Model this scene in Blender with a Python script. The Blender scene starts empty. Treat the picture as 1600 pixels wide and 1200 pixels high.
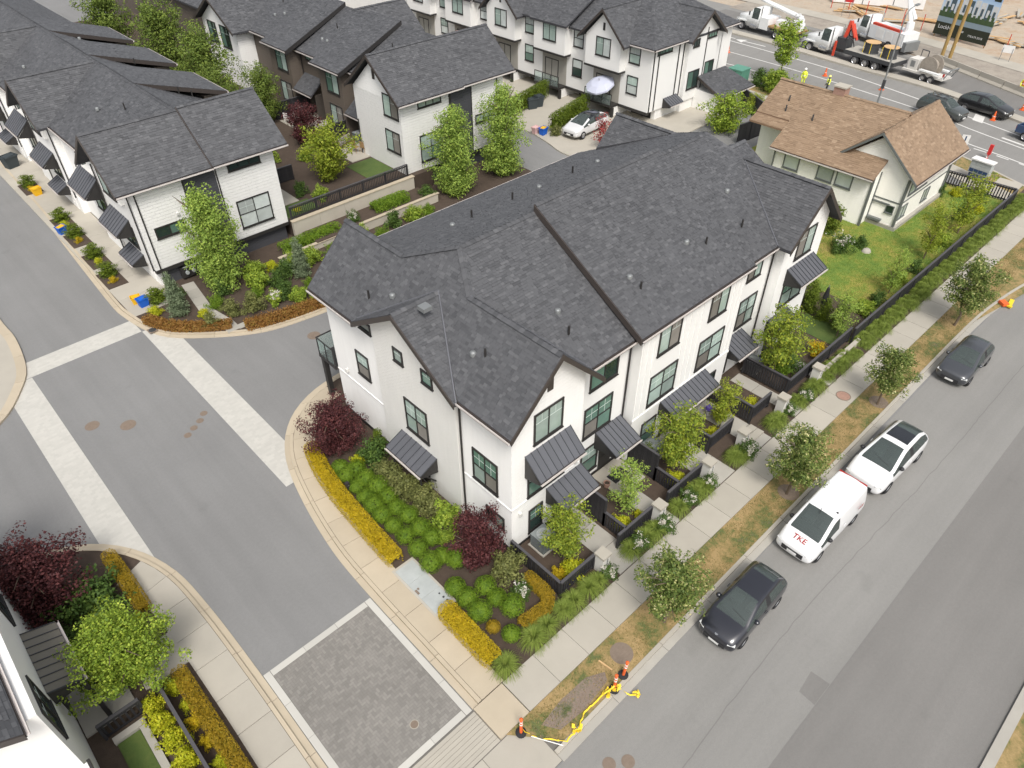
import bpy, math, random
import numpy as np
from mathutils import Matrix, Vector
R = math.radians
sc = bpy.context.scene
col = sc.collection
random.seed(4); rng = np.random.default_rng(4)

# ------------------------------------------------------------------ camera
CAM_H = 26.5
yaw, pitch, roll = R(46.8), R(40.9), R(-.23)
fw = Vector((math.cos(pitch)*math.cos(yaw), math.cos(pitch)*math.sin(yaw), -math.sin(pitch)))
rt = Vector((math.sin(yaw), -math.cos(yaw), 0)); up = rt.cross(fw)
r2 = rt*math.cos(roll) + up*math.sin(roll); u2 = up*math.cos(roll) - rt*math.sin(roll)
cd = bpy.data.cameras.new('camera'); cam = bpy.data.objects.new('camera', cd); col.objects.link(cam)
cd.sensor_width = 36; cd.lens = 36*1127.6/1600; cd.clip_end = 2000; cd.clip_start = .5
m = Matrix.Identity(4)
for i in range(3): m[i][0], m[i][1], m[i][2] = r2[i], u2[i], -fw[i]
m[2][3] = CAM_H
cam.matrix_world = m
sc.camera = cam
# ------------------------------------------------------------------ light: bright overcast
SUN_EL, SUN_AZ = R(55), R(236)          # azimuth measured from +X towards +Y
w = bpy.data.worlds.new('World'); sc.world = w; w.use_nodes = True
nt = w.node_tree; bg = nt.nodes['Background']
sky = nt.nodes.new('ShaderNodeTexSky'); sky.sky_type = 'NISHITA'; sky.sun_disc = False
sky.sun_elevation = SUN_EL; sky.sun_rotation = R(90) - SUN_AZ
sky.air_density = 1.0; sky.dust_density = 4.0; sky.ozone_density = 1.0
hs = nt.nodes.new('ShaderNodeHueSaturation'); hs.inputs['Saturation'].default_value = .28
nt.links.new(sky.outputs[0], hs.inputs['Color']); nt.links.new(hs.outputs[0], bg.inputs[0])
bg.inputs[1].default_value = .125
sd = bpy.data.lights.new('sun', 'SUN'); sd.energy = 1.5; sd.angle = R(17); sd.color = (1, .96, .90)
so = bpy.data.objects.new('sun', sd); col.objects.link(so)
dv = Vector((math.cos(SUN_EL)*math.cos(SUN_AZ), math.cos(SUN_EL)*math.sin(SUN_AZ), math.sin(SUN_EL)))
so.rotation_euler = dv.to_track_quat('Z', 'Y').to_euler(); so.location = (0, 0, 60)
sc.view_settings.view_transform = 'Standard'; sc.view_settings.look = 'None'
sc.view_settings.gamma = 1; sc.view_settings.exposure = .61; sc.view_settings.use_curve_mapping = False

# ------------------------------------------------------------------ materials
MATS = {}
def lin(c): return tuple(c) + (1,)
def newmat(name):
    mt = bpy.data.materials.new(name); mt.use_nodes = True
    n = mt.node_tree; b = n.nodes['Principled BSDF']; MATS[name] = mt
    return mt, n, b
def nd(n, t, **kw):
    x = n.nodes.new(t)
    for k, v in kw.items(): setattr(x, k, v)
    return x
def mathn(n, op, a, b=None):
    x = nd(n, 'ShaderNodeMath', operation=op)
    for i, v in enumerate((a, b)):
        if v is None: continue
        if isinstance(v, (int, float)): x.inputs[i].default_value = v
        else: n.links.new(v, x.inputs[i])
    return x.outputs[0]
def noise(n, pos, scale, detail=4, rough=.6):
    x = nd(n, 'ShaderNodeTexNoise'); x.inputs['Scale'].default_value = scale
    x.inputs['Detail'].default_value = detail; x.inputs['Roughness'].default_value = rough
    n.links.new(pos, x.inputs['Vector']); return x.outputs['Fac']
def ramp(n, fac, stops):
    r = nd(n, 'ShaderNodeValToRGB'); e = r.color_ramp.elements
    while len(e) < len(stops): e.new(.5)
    for k, (p, c) in enumerate(stops): e[k].position = p; e[k].color = lin(c)
    n.links.new(fac, r.inputs[0]); return r.outputs[0]
def mul(n, colr, fac, lo, hi):
    v = nd(n, 'ShaderNodeMapRange'); v.inputs['To Min'].default_value = lo; v.inputs['To Max'].default_value = hi
    n.links.new(fac, v.inputs['Value'])
    h = nd(n, 'ShaderNodeHueSaturation'); n.links.new(v.outputs[0], h.inputs['Value'])
    if isinstance(colr, tuple): h.inputs['Color'].default_value = lin(colr)
    else: n.links.new(colr, h.inputs['Color'])
    return h.outputs[0]
def mat(name, base, rough=.8, var=.12, scale=1.5, fine=0, fscale=60, bump=0, bscale=50, rnd=0, metal=0, spec=.4, coat=0):
    """plain procedural surface: two noise octaves of tone, optional bump, optional tone per loose piece and per object"""
    mt, n, b = newmat(name)
    pos = nd(n, 'ShaderNodeNewGeometry')
    P = pos.outputs['Position']
    c = mul(n, tuple(base), noise(n, P, scale), 1-var, 1+var)
    if fine: c = mul(n, c, noise(n, P, fscale, 2), 1-fine, 1+fine)
    if rnd:
        oi = nd(n, 'ShaderNodeObjectInfo')
        f = mathn(n, 'FRACT', mathn(n, 'ADD', pos.outputs['Random Per Island'], oi.outputs['Random']))
        c = mul(n, c, f, 1-rnd, 1+rnd)
    n.links.new(c, b.inputs['Base Color'])
    b.inputs['Roughness'].default_value = rough; b.inputs['Metallic'].default_value = metal
    b.inputs['Specular IOR Level'].default_value = spec
    if coat: b.inputs['Coat Weight'].default_value = coat; b.inputs['Coat Roughness'].default_value = .04
    if bump:
        bp = nd(n, 'ShaderNodeBump'); bp.inputs['Strength'].default_value = bump; bp.inputs['Distance'].default_value = .01
        n.links.new(noise(n, P, bscale, 3), bp.inputs['Height']); n.links.new(bp.outputs[0], b.inputs['Normal'])
    return mt
def leafmat(name, stops, trans=.25, rough=.6):
    """leaves: every leaf face takes its own tone of the ramp, plus a slow drift through the plant"""
    mt, n, b = newmat(name)
    g = nd(n, 'ShaderNodeNewGeometry')
    f = mathn(n, 'ADD', mathn(n, 'MULTIPLY', g.outputs['Random Per Island'], .6),
              mathn(n, 'MULTIPLY', mathn(n, 'SUBTRACT', mathn(n, 'MULTIPLY', noise(n, g.outputs['Position'], 2.6, 3), 2.2), .6), .4))
    c = ramp(n, f, stops)
    n.links.new(c, b.inputs['Base Color']); b.inputs['Roughness'].default_value = rough
    b.inputs['Specular IOR Level'].default_value = .25
    t = nd(n, 'ShaderNodeBsdfTranslucent'); n.links.new(c, t.inputs['Color'])
    mx = nd(n, 'ShaderNodeMixShader'); mx.inputs[0].default_value = trans
    n.links.new(b.outputs[0], mx.inputs[1]); n.links.new(t.outputs[0], mx.inputs[2])
    n.links.new(mx.outputs[0], n.nodes['Material Output'].inputs['Surface'])
    return mt
def patchmat(name, stops, scale=.6, fine=.25, rough=.9, bump=.5):
    """patchy ground: noise through a colour ramp"""
    mt, n, b = newmat(name)
    P = nd(n, 'ShaderNodeNewGeometry').outputs['Position']
    f = mathn(n, 'ADD', mathn(n, 'MULTIPLY', noise(n, P, scale, 5, .65), .75), mathn(n, 'MULTIPLY', noise(n, P, scale*9, 3), .25))
    c = mul(n, ramp(n, f, stops), noise(n, P, 45, 3), 1-fine, 1+fine)
    n.links.new(c, b.inputs['Base Color']); b.inputs['Roughness'].default_value = rough
    bp = nd(n, 'ShaderNodeBump'); bp.inputs['Strength'].default_value = bump; bp.inputs['Distance'].default_value = .03
    n.links.new(noise(n, P, 30, 3), bp.inputs['Height']); n.links.new(bp.outputs[0], b.inputs['Normal'])
    return mt
def roadmat(name, base, axis, fine=.24):
    """worn asphalt: aggregate, slow tone drift, wheel-track streaks along one axis, a few oily stains"""
    mt, n, b = newmat(name)
    P = nd(n, 'ShaderNodeNewGeometry').outputs['Position']
    mp = nd(n, 'ShaderNodeMapping'); n.links.new(P, mp.inputs['Vector']); mp.inputs['Scale'].default_value = (.06,1.1,1) if axis == 'x' else (1.1,.06,1)
    c = mul(n, tuple(base), noise(n, P, .16, 5), .84, 1.16)
    c = mul(n, c, noise(n, mp.outputs[0], 1.0, 4), .86, 1.14)
    c = mul(n, c, noise(n, P, 38, 2, .8), 1-fine, 1+fine)
    c = mul(n, c, noise(n, P, 7, 4, .7), .90, 1.10)
    sp = noise(n, P, .55, 3, .5); st = nd(n, 'ShaderNodeMapRange'); n.links.new(sp, st.inputs['Value']); st.inputs['From Min'].default_value = .66; st.inputs['From Max'].default_value = .74; st.inputs['To Min'].default_value = 0; st.inputs['To Max'].default_value = 1
    c = mul(n, c, st.outputs[0], 1.0, .93)
    n.links.new(c, b.inputs['Base Color']); b.inputs['Roughness'].default_value = .92; b.inputs['Specular IOR Level'].default_value = .3
    bp = nd(n, 'ShaderNodeBump'); bp.inputs['Strength'].default_value = .35; bp.inputs['Distance'].default_value = .01
    n.links.new(noise(n, P, 110, 2), bp.inputs['Height']); n.links.new(bp.outputs[0], b.inputs['Normal'])
def sidingmat(name, base, step, axis='z', depth=.012, brick=False):
    """painted lap siding, shakes or painted brick: fine relief only"""
    mt, n, b = newmat(name)
    P = nd(n, 'ShaderNodeNewGeometry').outputs['Position']
    s = nd(n, 'ShaderNodeSeparateXYZ'); n.links.new(P, s.inputs[0])
    c = mul(n, tuple(base), noise(n, P, .7), .94, 1.05)
    c = mul(n, c, noise(n, P, 25, 2), .97, 1.03)
    mp = nd(n, 'ShaderNodeMapping'); n.links.new(P, mp.inputs['Vector']); mp.inputs['Scale'].default_value = (5,5,.35)
    c = mul(n, c, noise(n, mp.outputs[0], 1.0, 4), .94, 1.05)
    n.links.new(c, b.inputs['Base Color']); b.inputs['Roughness'].default_value = .65
    bp = nd(n, 'ShaderNodeBump'); bp.inputs['Strength'].default_value = .9; bp.inputs['Distance'].default_value = depth*2.6
    if brick:
        h = nd(n, 'ShaderNodeTexBrick'); cb = nd(n, 'ShaderNodeCombineXYZ')
        n.links.new(mathn(n, 'ADD', s.outputs[0], s.outputs[1]), cb.inputs[0]); n.links.new(s.outputs[2], cb.inputs[1])
        n.links.new(cb.outputs[0], h.inputs['Vector'])
        h.inputs['Scale'].default_value = 1; h.inputs['Brick Width'].default_value = step*2.6; h.inputs['Row Height'].default_value = step
        h.inputs['Mortar Size'].default_value = .012; h.inputs['Color1'].default_value = (1, 1, 1, 1); h.inputs['Color2'].default_value = (.7, .7, .7, 1); h.inputs['Mortar'].default_value = (0, 0, 0, 1)
        n.links.new(h.outputs['Color'], bp.inputs['Height'])
    else:
        f = mathn(n, 'FRACT', mathn(n, 'DIVIDE', s.outputs['XYZ'.index(axis.upper())], step))
        n.links.new(mathn(n, 'SUBTRACT', 1, f), bp.inputs['Height'])
    n.links.new(bp.outputs[0], b.inputs['Normal'])
    return mt

# ------------------------------------------------------------------ mesh helpers
class MB:
    """collects shapes, then links them as one mesh object"""
    def __init__(s): s.v = []; s.f = []
    def add(s, v, f):
        k = len(s.v); s.v += [tuple(p) for p in v]; s.f += [tuple(i+k for i in q) for q in f]; return s
    def box(s, x0, x1, y0, y1, z0, z1):
        return s.add([(x, y, z) for z in (z0, z1) for y in (y0, y1) for x in (x0, x1)],
                     [(0,2,3,1),(4,5,7,6),(0,1,5,4),(2,6,7,3),(0,4,6,2),(1,3,7,5)])
    def obox(s, c, d, rz=0, tilt=None):
        M4 = Matrix.Rotation(rz, 3, 'Z')
        if tilt is not None: M4 = M4 @ tilt
        v = [Vector(c) + M4 @ Vector((x*d[0]/2, y*d[1]/2, z*d[2]/2)) for z in (-1,1) for y in (-1,1) for x in (-1,1)]
        return s.add(v, [(0,2,3,1),(4,5,7,6),(0,1,5,4),(2,6,7,3),(0,4,6,2),(1,3,7,5)])
    def prism(s, poly, d):
        """poly of 3-D points pushed along d"""
        n = len(poly); d = Vector(d); a = [Vector(p) for p in poly]; b = [p+d for p in a]
        nrm = (a[1]-a[0]).cross(a[2]-a[1])
        f = [tuple(range(n-1,-1,-1)), tuple(range(n, 2*n))] + [(i, (i+1)%n, n+(i+1)%n, n+i) for i in range(n)]
        if nrm.dot(d) < 0: f = [q[::-1] for q in f]
        return s.add(a+b, f)
    def poly(s, pts): return s.add(pts, [tuple(range(len(pts)))])
    def tube(s, p0, p1, r0, r1=None, n=8, cap=True):
        r1 = r0 if r1 is None else r1
        p0, p1 = Vector(p0), Vector(p1); q = (p1-p0).to_track_quat('Z', 'Y')
        v = [p + q @ Vector((r*math.cos(2*math.pi*i/n), r*math.sin(2*math.pi*i/n), 0)) for p, r in ((p0,r0),(p1,r1)) for i in range(n)]
        f = [(i, (i+1)%n, n+(i+1)%n, n+i) for i in range(n)]
        if cap: f += [tuple(range(n-1,-1,-1)), tuple(range(n, 2*n))]
        return s.add(v, f)
    def path(s, pts, r, n=6):
        for a, b in zip(pts, pts[1:]): s.tube(a, b, r, n=n)
        return s
    def lathe(s, prof, c=(0,0,0), n=16):
        k = len(prof); v = [(c[0]+r*math.cos(2*math.pi*i/n), c[1]+r*math.sin(2*math.pi*i/n), c[2]+z) for i in range(n) for r, z in prof]
        return s.add(v, [(i*k+j, ((i+1)%n)*k+j, ((i+1)%n)*k+j+1, i*k+j+1) for i in range(n) for j in range(k-1)])
    def build(s, name, mt, parent=None, smooth=False, kind=None, label=None):
        me = bpy.data.meshes.new(name); off = wloc(parent) if parent else Vector((0,0,0))
        v = [(p[0]-off[0], p[1]-off[1], p[2]-off[2]) for p in s.v] if parent else s.v
        me.from_pydata(v, [], s.f); me.update()
        return place(name, me, mt, parent, smooth, kind, label)
def wloc(o):
    v = Vector((0,0,0))
    while o: v += Vector(o.location); o = o.parent
    return v
def place(name, me, mt, parent=None, smooth=False, kind=None, label=None, loc=None):
    o = bpy.data.objects.new(name, me); col.objects.link(o)
    if mt is not None and not me.materials: me.materials.append(MATS[mt] if isinstance(mt, str) else mt)
    if smooth: me.polygons.foreach_set('use_smooth', [True]*len(me.polygons))
    if parent: o.parent = parent
    if kind: o['kind'] = kind
    if label: o['label'] = label
    if loc is not None: o.location = loc
    return o
def tag(o, label=None, cat=None, group=None, kind=None):
    for k, v in (('label', label), ('category', cat), ('group', group), ('kind', kind)):
        if v: o[k] = v
    return o
def thing(name, label, cat, loc=(0,0,0), rz=0, group=None):
    o = bpy.data.objects.new(name, None); col.objects.link(o); o.empty_display_size = .2
    o.location = loc; o.rotation_euler = (0, 0, rz); return tag(o, label, cat, group)
def dup(o, loc=None, rz=None, label=None, group=None, parent=None, scale=None):
    c = o.copy(); col.objects.link(c)
    if parent: c.parent = parent
    if loc is not None: c.location = loc
    if rz is not None: c.rotation_euler = (0, 0, rz)
    if scale is not None: c.scale = scale
    tag(c, label, None, group)
    for ch in list(o.children): dup(ch, parent=c)
    return c
def structure(name, mb, mt): return tag(mb.build(name, mt), kind='structure')
def npmesh(name, V, F4):
    """fast quads from numpy"""
    me = bpy.data.meshes.new(name); n = len(V); k = len(F4)
    me.vertices.add(n); me.vertices.foreach_set('co', np.asarray(V, 'f').ravel())
    me.loops.add(k*4); me.loops.foreach_set('vertex_index', np.asarray(F4, 'i').ravel())
    me.polygons.add(k); me.polygons.foreach_set('loop_start', np.arange(0, 4*k, 4, dtype='i'))
    me.polygons.foreach_set('loop_total', np.full(k, 4, 'i')); me.update(calc_edges=True); me.validate(); me.shade_flat()
    return me
def curve(pts, step=.4):
    """smooth polyline through pts, resampled about every step metres"""
    P = [np.array(p, float) for p in pts]; P = [2*P[0]-P[1]] + P + [2*P[-1]-P[-2]]; out = []
    for i in range(1, len(P)-2):
        k = max(1, int(np.linalg.norm(P[i+1]-P[i])/step))
        for j in range(k):
            t = j/k; a, b, c, d = P[i-1], P[i], P[i+1], P[i+2]
            out.append(.5*((2*b)+(c-a)*t+(2*a-5*b+4*c-d)*t*t+(3*b-a-3*c+d)*t**3))
    return np.array(out + [P[-2]])
def offset(pl, d):
    """polyline moved d to its right"""
    t = np.gradient(pl[:, :2], axis=0); t /= np.linalg.norm(t, axis=1)[:, None]+1e-9
    return pl[:, :2] + d*np.stack([t[:, 1], -t[:, 0]], 1)
def ribbon(parent, name, mt, pl, d0, d1, z0, z1, piece, gap=.02, jit=.0):
    """a band beside a polyline, cut into pieces: each piece a child of parent"""
    L = np.concatenate([[0], np.cumsum(np.linalg.norm(np.diff(pl, axis=0), axis=1))]); n = max(1, round(L[-1]/piece)); A, B = offset(pl, d0), offset(pl, d1)
    at = lambda Q, s: np.array([np.interp(s, L, Q[:, 0]), np.interp(s, L, Q[:, 1])])
    for i in range(n):
        s0, s1 = L[-1]*i/n + gap/2, L[-1]*(i+1)/n - gap/2; k = max(1, int((s1-s0)/.6)); zt = z1 + random.uniform(-jit, jit)
        ss = np.linspace(s0, s1, k+1); b = MB(); v = []
        for s in ss:
            p, q = at(A, s), at(B, s); v += [(p[0],p[1],z0),(p[0],p[1],zt),(q[0],q[1],zt),(q[0],q[1],z0)]
        f = [(0,1,2,3), (4*k+3,4*k+2,4*k+1,4*k)]
        for j in range(k):
            for e in range(4): f.append((4*j+e, 4*(j+1)+e, 4*(j+1)+(e+1)%4, 4*j+(e+1)%4))
        b.add(v, [q[::-1] for q in f] if d1 > d0 else f); b.build(name, mt, parent)
def slabs(parent, name, mt, x0, x1, y0, y1, z0, z1, nx, ny, gap=.02, jit=.003):
    for i in range(nx):
        for j in range(ny):
            b = MB(); b.box(x0+(x1-x0)*i/nx+gap/2, x0+(x1-x0)*(i+1)/nx-gap/2, y0+(y1-y0)*j/ny+gap/2, y0+(y1-y0)*(j+1)/ny-gap/2, z0, z1+random.uniform(-jit, jit))
            b.build(name, mt, parent)
# ------------------------------------------------------------------ palette
roadmat('asphalt', (.205,.203,.199), 'y')
roadmat('asphalt_street', (.230,.224,.211), 'x', .32)
roadmat('asphalt_dark', (.184,.177,.167), 'x')
mat('concrete', (.395,.365,.31), .85, .10, .8, .06, 60, .15, 90, rnd=.06)
mat('concrete_warm', (.44,.375,.28), .85, .12, .9, .07, 60, .15, 90, rnd=.06)
mat('concrete_grey', (.36,.34,.30), .85, .14, 1.2, .08, 60, .2, 90, rnd=.05)
mat('paver_white', (.47,.455,.415), .8, .10, .6, .05, 60, rnd=.05)
mat('paver_grey', (.212,.200,.182), .85, .18, .45, .05, 60, .15, 90, rnd=.13)
mat('grout', (.15,.14,.125), .95, .1)
mat('paint_white', (.62,.61,.58), .7, .15, 2)
mat('soil', (.07,.05,.037), .95, .3, 3, .35, 40, .8, 40)
patchmat('verge', [(.30,(.15,.12,.08)),(.41,(.10,.125,.035)),(.49,(.24,.18,.07)),(.60,(.36,.25,.115)),(.72,(.12,.14,.045))], .75)
patchmat('verge_dirt', [(.3,(.16,.12,.09)),(.5,(.22,.17,.135)),(.62,(.07,.09,.03)),(.75,(.2,.15,.10))], 1.1)
patchmat('lawn', [(.34,(.085,.165,.026)),(.46,(.155,.225,.034)),(.56,(.26,.25,.045)),(.66,(.33,.25,.08)),(.8,(.11,.18,.03))], .35)
patchmat('turf', [(.3,(.05,.085,.018)),(.5,(.07,.11,.022)),(.7,(.10,.13,.03))], .8)
patchmat('dirt', [(.3,(.30,.24,.18)),(.5,(.42,.35,.27)),(.65,(.36,.24,.15)),(.8,(.22,.21,.14))], .25)
patchmat('gravel_strip', [(.3,(.22,.19,.16)),(.6,(.34,.30,.25)),(.8,(.2,.2,.12))], .6)
# shingles: dimensional tabs, every tab its own grey
def shinglemat(name, a, b_, c):
    mt, n, b = newmat(name); g = nd(n, 'ShaderNodeNewGeometry'); oi = nd(n, 'ShaderNodeObjectInfo')
    f = mathn(n, 'FRACT', mathn(n, 'ADD', g.outputs['Random Per Island'], oi.outputs['Random']))
    cc = mul(n, ramp(n, f, [(0, a), (.45, b_), (.8, b_), (1, c)]), noise(n, g.outputs['Position'], 140, 2), .65, 1.35)
    cc = mul(n, cc, noise(n, g.outputs['Position'], .5), .88, 1.12)
    n.links.new(cc, b.inputs['Base Color']); b.inputs['Roughness'].default_value = .62; b.inputs['Specular IOR Level'].default_value = .5
shinglemat('shingle', (.058,.059,.063), (.082,.083,.088), (.110,.111,.116))
shinglemat('shingle_tan', (.215,.145,.09), (.265,.182,.115), (.32,.228,.15))
mat('deck', (.05,.05,.055), .9); mat('deck_tan', (.22,.14,.09), .9)
W_ = (.80,.79,.765)
mat('white_wall', W_, .7, .04, .6, .02, 30)
sidingmat('white_lap', W_, .19); sidingmat('white_shake', W_, .21, brick=True); sidingmat('white_brick', (.80,.785,.745), .09, brick=True, depth=.008)
sidingmat('brown_lap', (.105,.085,.068), .2); sidingmat('brown_dark', (.062,.052,.043), .2)
sidingmat('charcoal_lap', (.052,.053,.060), .19); sidingmat('cream_lap', (.84,.82,.75), .14)
mat('trim_dark', (.030,.028,.027), .5, .1); mat('trim_bronze', (.055,.045,.04), .5, .1)
mat('gutter', (.62,.57,.54), .4, .1); mat('soffit', (.50,.42,.33), .8); mat('soffit_dark', (.06,.055,.05), .8)
mat('metal_roof', (.115,.118,.130), .45, .08, 1.5, metal=.2, rnd=.06); mat('seam', (.06,.062,.07), .45, metal=.2)
mat('metal_roof_tan', (.17,.155,.125), .45, .08, 1.5, metal=.2)
mat('fence_black', (.028,.027,.030), .6, .2, 4, rnd=.2); mat('fence_cap', (.075,.072,.078), .55, .1)
mat('grey_trim', (.14,.15,.145), .6); mat('stone_white', (.60,.58,.54), .8, .1, 2)
mat('retaining', (.46,.42,.35), .9, .22, .5, .12, 20, .3, 40)
def panemat(name, c, rough=.06, spec=.6):
    mt, n, b = newmat(name); P = nd(n, 'ShaderNodeNewGeometry'); oi = nd(n, 'ShaderNodeObjectInfo')
    cc = mul(n, c, oi.outputs['Random'], .7, 1.25); cc = mul(n, cc, noise(n, P.outputs['Position'], 1.6, 2), .75, 1.2)
    n.links.new(cc, b.inputs['Base Color']); b.inputs['Roughness'].default_value = rough; b.inputs['Specular IOR Level'].default_value = spec
panemat('pane_blind', (.36,.45,.405)); panemat('pane_dark', (.03,.05,.045)); panemat('pane_green', (.13,.225,.18)); panemat('pane_screen', (.22,.205,.185), .35, .3)
panemat('pane_white', (.52,.56,.54))
mat('muntin', (.55,.62,.58), .5)
mat('rubber', (.022,.022,.024), .8); mat('rim', (.45,.45,.46), .3, metal=.8); mat('black_plastic', (.025,.025,.027), .5)
mat('chrome', (.6,.6,.6), .2, metal=.9); mat('plate', (.7,.7,.68), .5)
mat('lamp_clear', (.55,.56,.55), .12, spec=.7); mat('lamp_red', (.35,.02,.015), .2); mat('lamp_amber', (.5,.14,.02), .3)
for nm, c in (('navy', (.016,.017,.024)), ('white', (.78,.78,.78)), ('graphite', (.045,.048,.055)), ('green_grey', (.055,.062,.06)), ('blue', (.02,.05,.12)), ('silver', (.62,.62,.62)), ('black', (.012,.012,.013))):
    mat('car_'+nm, c, .28, .02, coat=.9, spec=.5)
mt, n, b = newmat('car_glass'); b.inputs['Base Color'].default_value = (.085,.105,.10,1); b.inputs['Roughness'].default_value = .03; b.inputs['Specular IOR Level'].default_value = .9
tp = nd(n, 'ShaderNodeBsdfTransparent'); tp.inputs[0].default_value = (.50,.60,.57,1); mx = nd(n, 'ShaderNodeMixShader'); mx.inputs[0].default_value = .62
n.links.new(tp.outputs[0], mx.inputs[1]); n.links.new(b.outputs[0], mx.inputs[2]); n.links.new(mx.outputs[0], n.nodes['Material Output'].inputs['Surface'])
mat('seat', (.20,.20,.20), .8, .2, 4); mat('dash', (.09,.09,.092), .6)
mt, n, b = newmat('roof_glass'); b.inputs['Base Color'].default_value = (.012,.014,.018,1); b.inputs['Roughness'].default_value = .03; b.inputs['Specular IOR Level'].default_value = .9
mat('orange', (.75,.13,.03), .6, .1); mat('yellow_tape', (.78,.56,.03), .6, .1); mat('reflect', (.8,.78,.74), .5)
mat('bin_blue', (.01,.11,.52), .5); mat('bin_yellow', (.75,.42,.01), .5); mat('bin_dark', (.04,.05,.055), .6)
mat('wood', (.30,.19,.09), .8, .2, 5); mat('pole_wood', (.33,.22,.08), .85, .2, 5); mat('lumber', (.55,.36,.18), .8, .2, 3); mat('steel', (.25,.26,.26), .5, metal=.4)
mat('ac_grey', (.10,.115,.115), .6, .1); mat('ac_top', (.22,.24,.24), .5, .1); mat('fan', (.36,.38,.38), .5)
mat('rust', (.20,.155,.12), .85, .2, 8, .2, 60); mat('utility_green', (.10,.27,.20), .5); mat('vault', (.40,.42,.41), .75, .2, 2, .1, 40, metal=.1)
mat('truck_white', (.76,.77,.76), .4, .06, 2, .05, 20, coat=.3); mat('truck_red', (.55,.06,.03), .5); mat('steel_dark', (.05,.052,.055), .6)
mat('bark', (.16,.12,.085), .9, .25, 8, bump=.5, bscale=20)
mat('skin', (.45,.29,.21), .6); mat('vest', (.72,.80,.06), .7); mat('cloth_orange', (.75,.16,.03), .7); mat('helmet', (.8,.78,.2), .4); mat('helmet_white', (.8,.8,.78), .4)
mat('lavender', (.48,.50,.60), .8, .05); mat('pink', (.62,.40,.38), .8, .05); mat('white_plastic', (.72,.71,.69), .5); mat('wicker', (.23,.17,.09), .8)
mat('red_paint', (.55,.03,.03), .5); mat('brick_red', (.36,.22,.17), .9, .25, 6, rnd=.15)
leafmat('leaf_tree', [(0,(0.0829,0.146,0.0191)),(.35,(0.176,0.263,0.0287)),(.7,(0.303,0.398,0.0447)),(1,(0.526,0.574,0.0957))])
leafmat('leaf_maple', [(0,(.08,.14,.018)),(.4,(.19,.26,.03)),(.8,(.34,.38,.04)),(1,(.52,.44,.05))])
leafmat('leaf_pear', [(0,(0.116,0.194,0.0342)),(.4,(0.233,0.342,0.0621)),(.8,(0.365,0.466,0.0854)),(1,(0.528,0.606,0.139))])
leafmat('leaf_limegreen', [(0,(.11,.17,.014)),(.5,(.24,.30,.026)),(1,(.42,.43,.06))])
leafmat('leaf_court', [(0,(.065,.105,.018)),(.4,(.13,.19,.035)),(.8,(.22,.28,.05)),(1,(.34,.38,.09))])
leafmat('leaf_linden', [(0,(0.0546,0.0936,0.0234)),(.4,(0.117,0.172,0.039)),(.72,(0.234,0.273,0.0683)),(.86,(0.663,0.605,0.293)),(1,(0.85,0.839,0.488))])
leafmat('leaf_dark', [(0,(0.0375,0.075,0.018)),(.5,(0.075,0.135,0.027)),(1,(0.15,0.225,0.045))])
leafmat('leaf_box', [(0,(.055,.115,.010)),(.5,(.14,.235,.018)),(1,(.26,.36,.032))])
leafmat('leaf_lime', [(0,(0.247,0.286,0.013)),(.5,(0.442,0.468,0.0195)),(1,(0.676,0.598,0.039))])
leafmat('leaf_gold', [(0,(.10,.08,.006)),(.15,(.28,.20,.008)),(.4,(.46,.34,.012)),(.8,(.62,.46,.02)),(1,(.58,.26,.012))])
leafmat('leaf_orange', [(0,(.07,.06,.008)),(.15,(.18,.14,.012)),(.4,(.30,.21,.014)),(.75,(.42,.27,.02)),(1,(.26,.27,.025))])
leafmat('leaf_rust', [(0,(0.117,0.065,0.0156)),(.4,(0.247,0.111,0.026)),(.7,(0.338,0.195,0.052)),(1,(0.195,0.182,0.026))])
leafmat('leaf_purple', [(0,(.028,.010,.013)),(.45,(.075,.022,.024)),(.8,(.135,.042,.04)),(1,(.24,.10,.09))], .15)
leafmat('leaf_red', [(0,(0.135,0.018,0.0225)),(.5,(0.3,0.045,0.045)),(1,(0.48,0.105,0.09))], .15)
leafmat('leaf_olive', [(0,(0.0805,0.0934,0.029)),(.5,(0.169,0.185,0.0563)),(1,(0.322,0.322,0.113))])
leafmat('leaf_conifer', [(0,(0.0945,0.135,0.0743)),(.5,(0.176,0.223,0.121)),(1,(0.297,0.351,0.216))])
leafmat('leaf_arbor', [(0,(0.056,0.0868,0.0084)),(.5,(0.112,0.161,0.014)),(1,(0.196,0.252,0.0252))])
leafmat('leaf_grass', [(0,(0.101,0.155,0.027)),(.5,(0.203,0.27,0.0473)),(1,(0.351,0.419,0.101))])
leafmat('leaf_verge', [(0,(0.072,0.102,0.024)),(.35,(0.12,0.132,0.036)),(.6,(0.336,0.24,0.096)),(1,(0.456,0.324,0.144))], .15)
leafmat('leaf_lawn', [(0,(0.0906,0.181,0.0271)),(.5,(0.154,0.254,0.0363)),(1,(0.307,0.326,0.0635))], .15)
leafmat('petal', [(0,(.62,.55,.45)),(.5,(.78,.74,.66)),(1,(.85,.83,.8))], .2)

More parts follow.
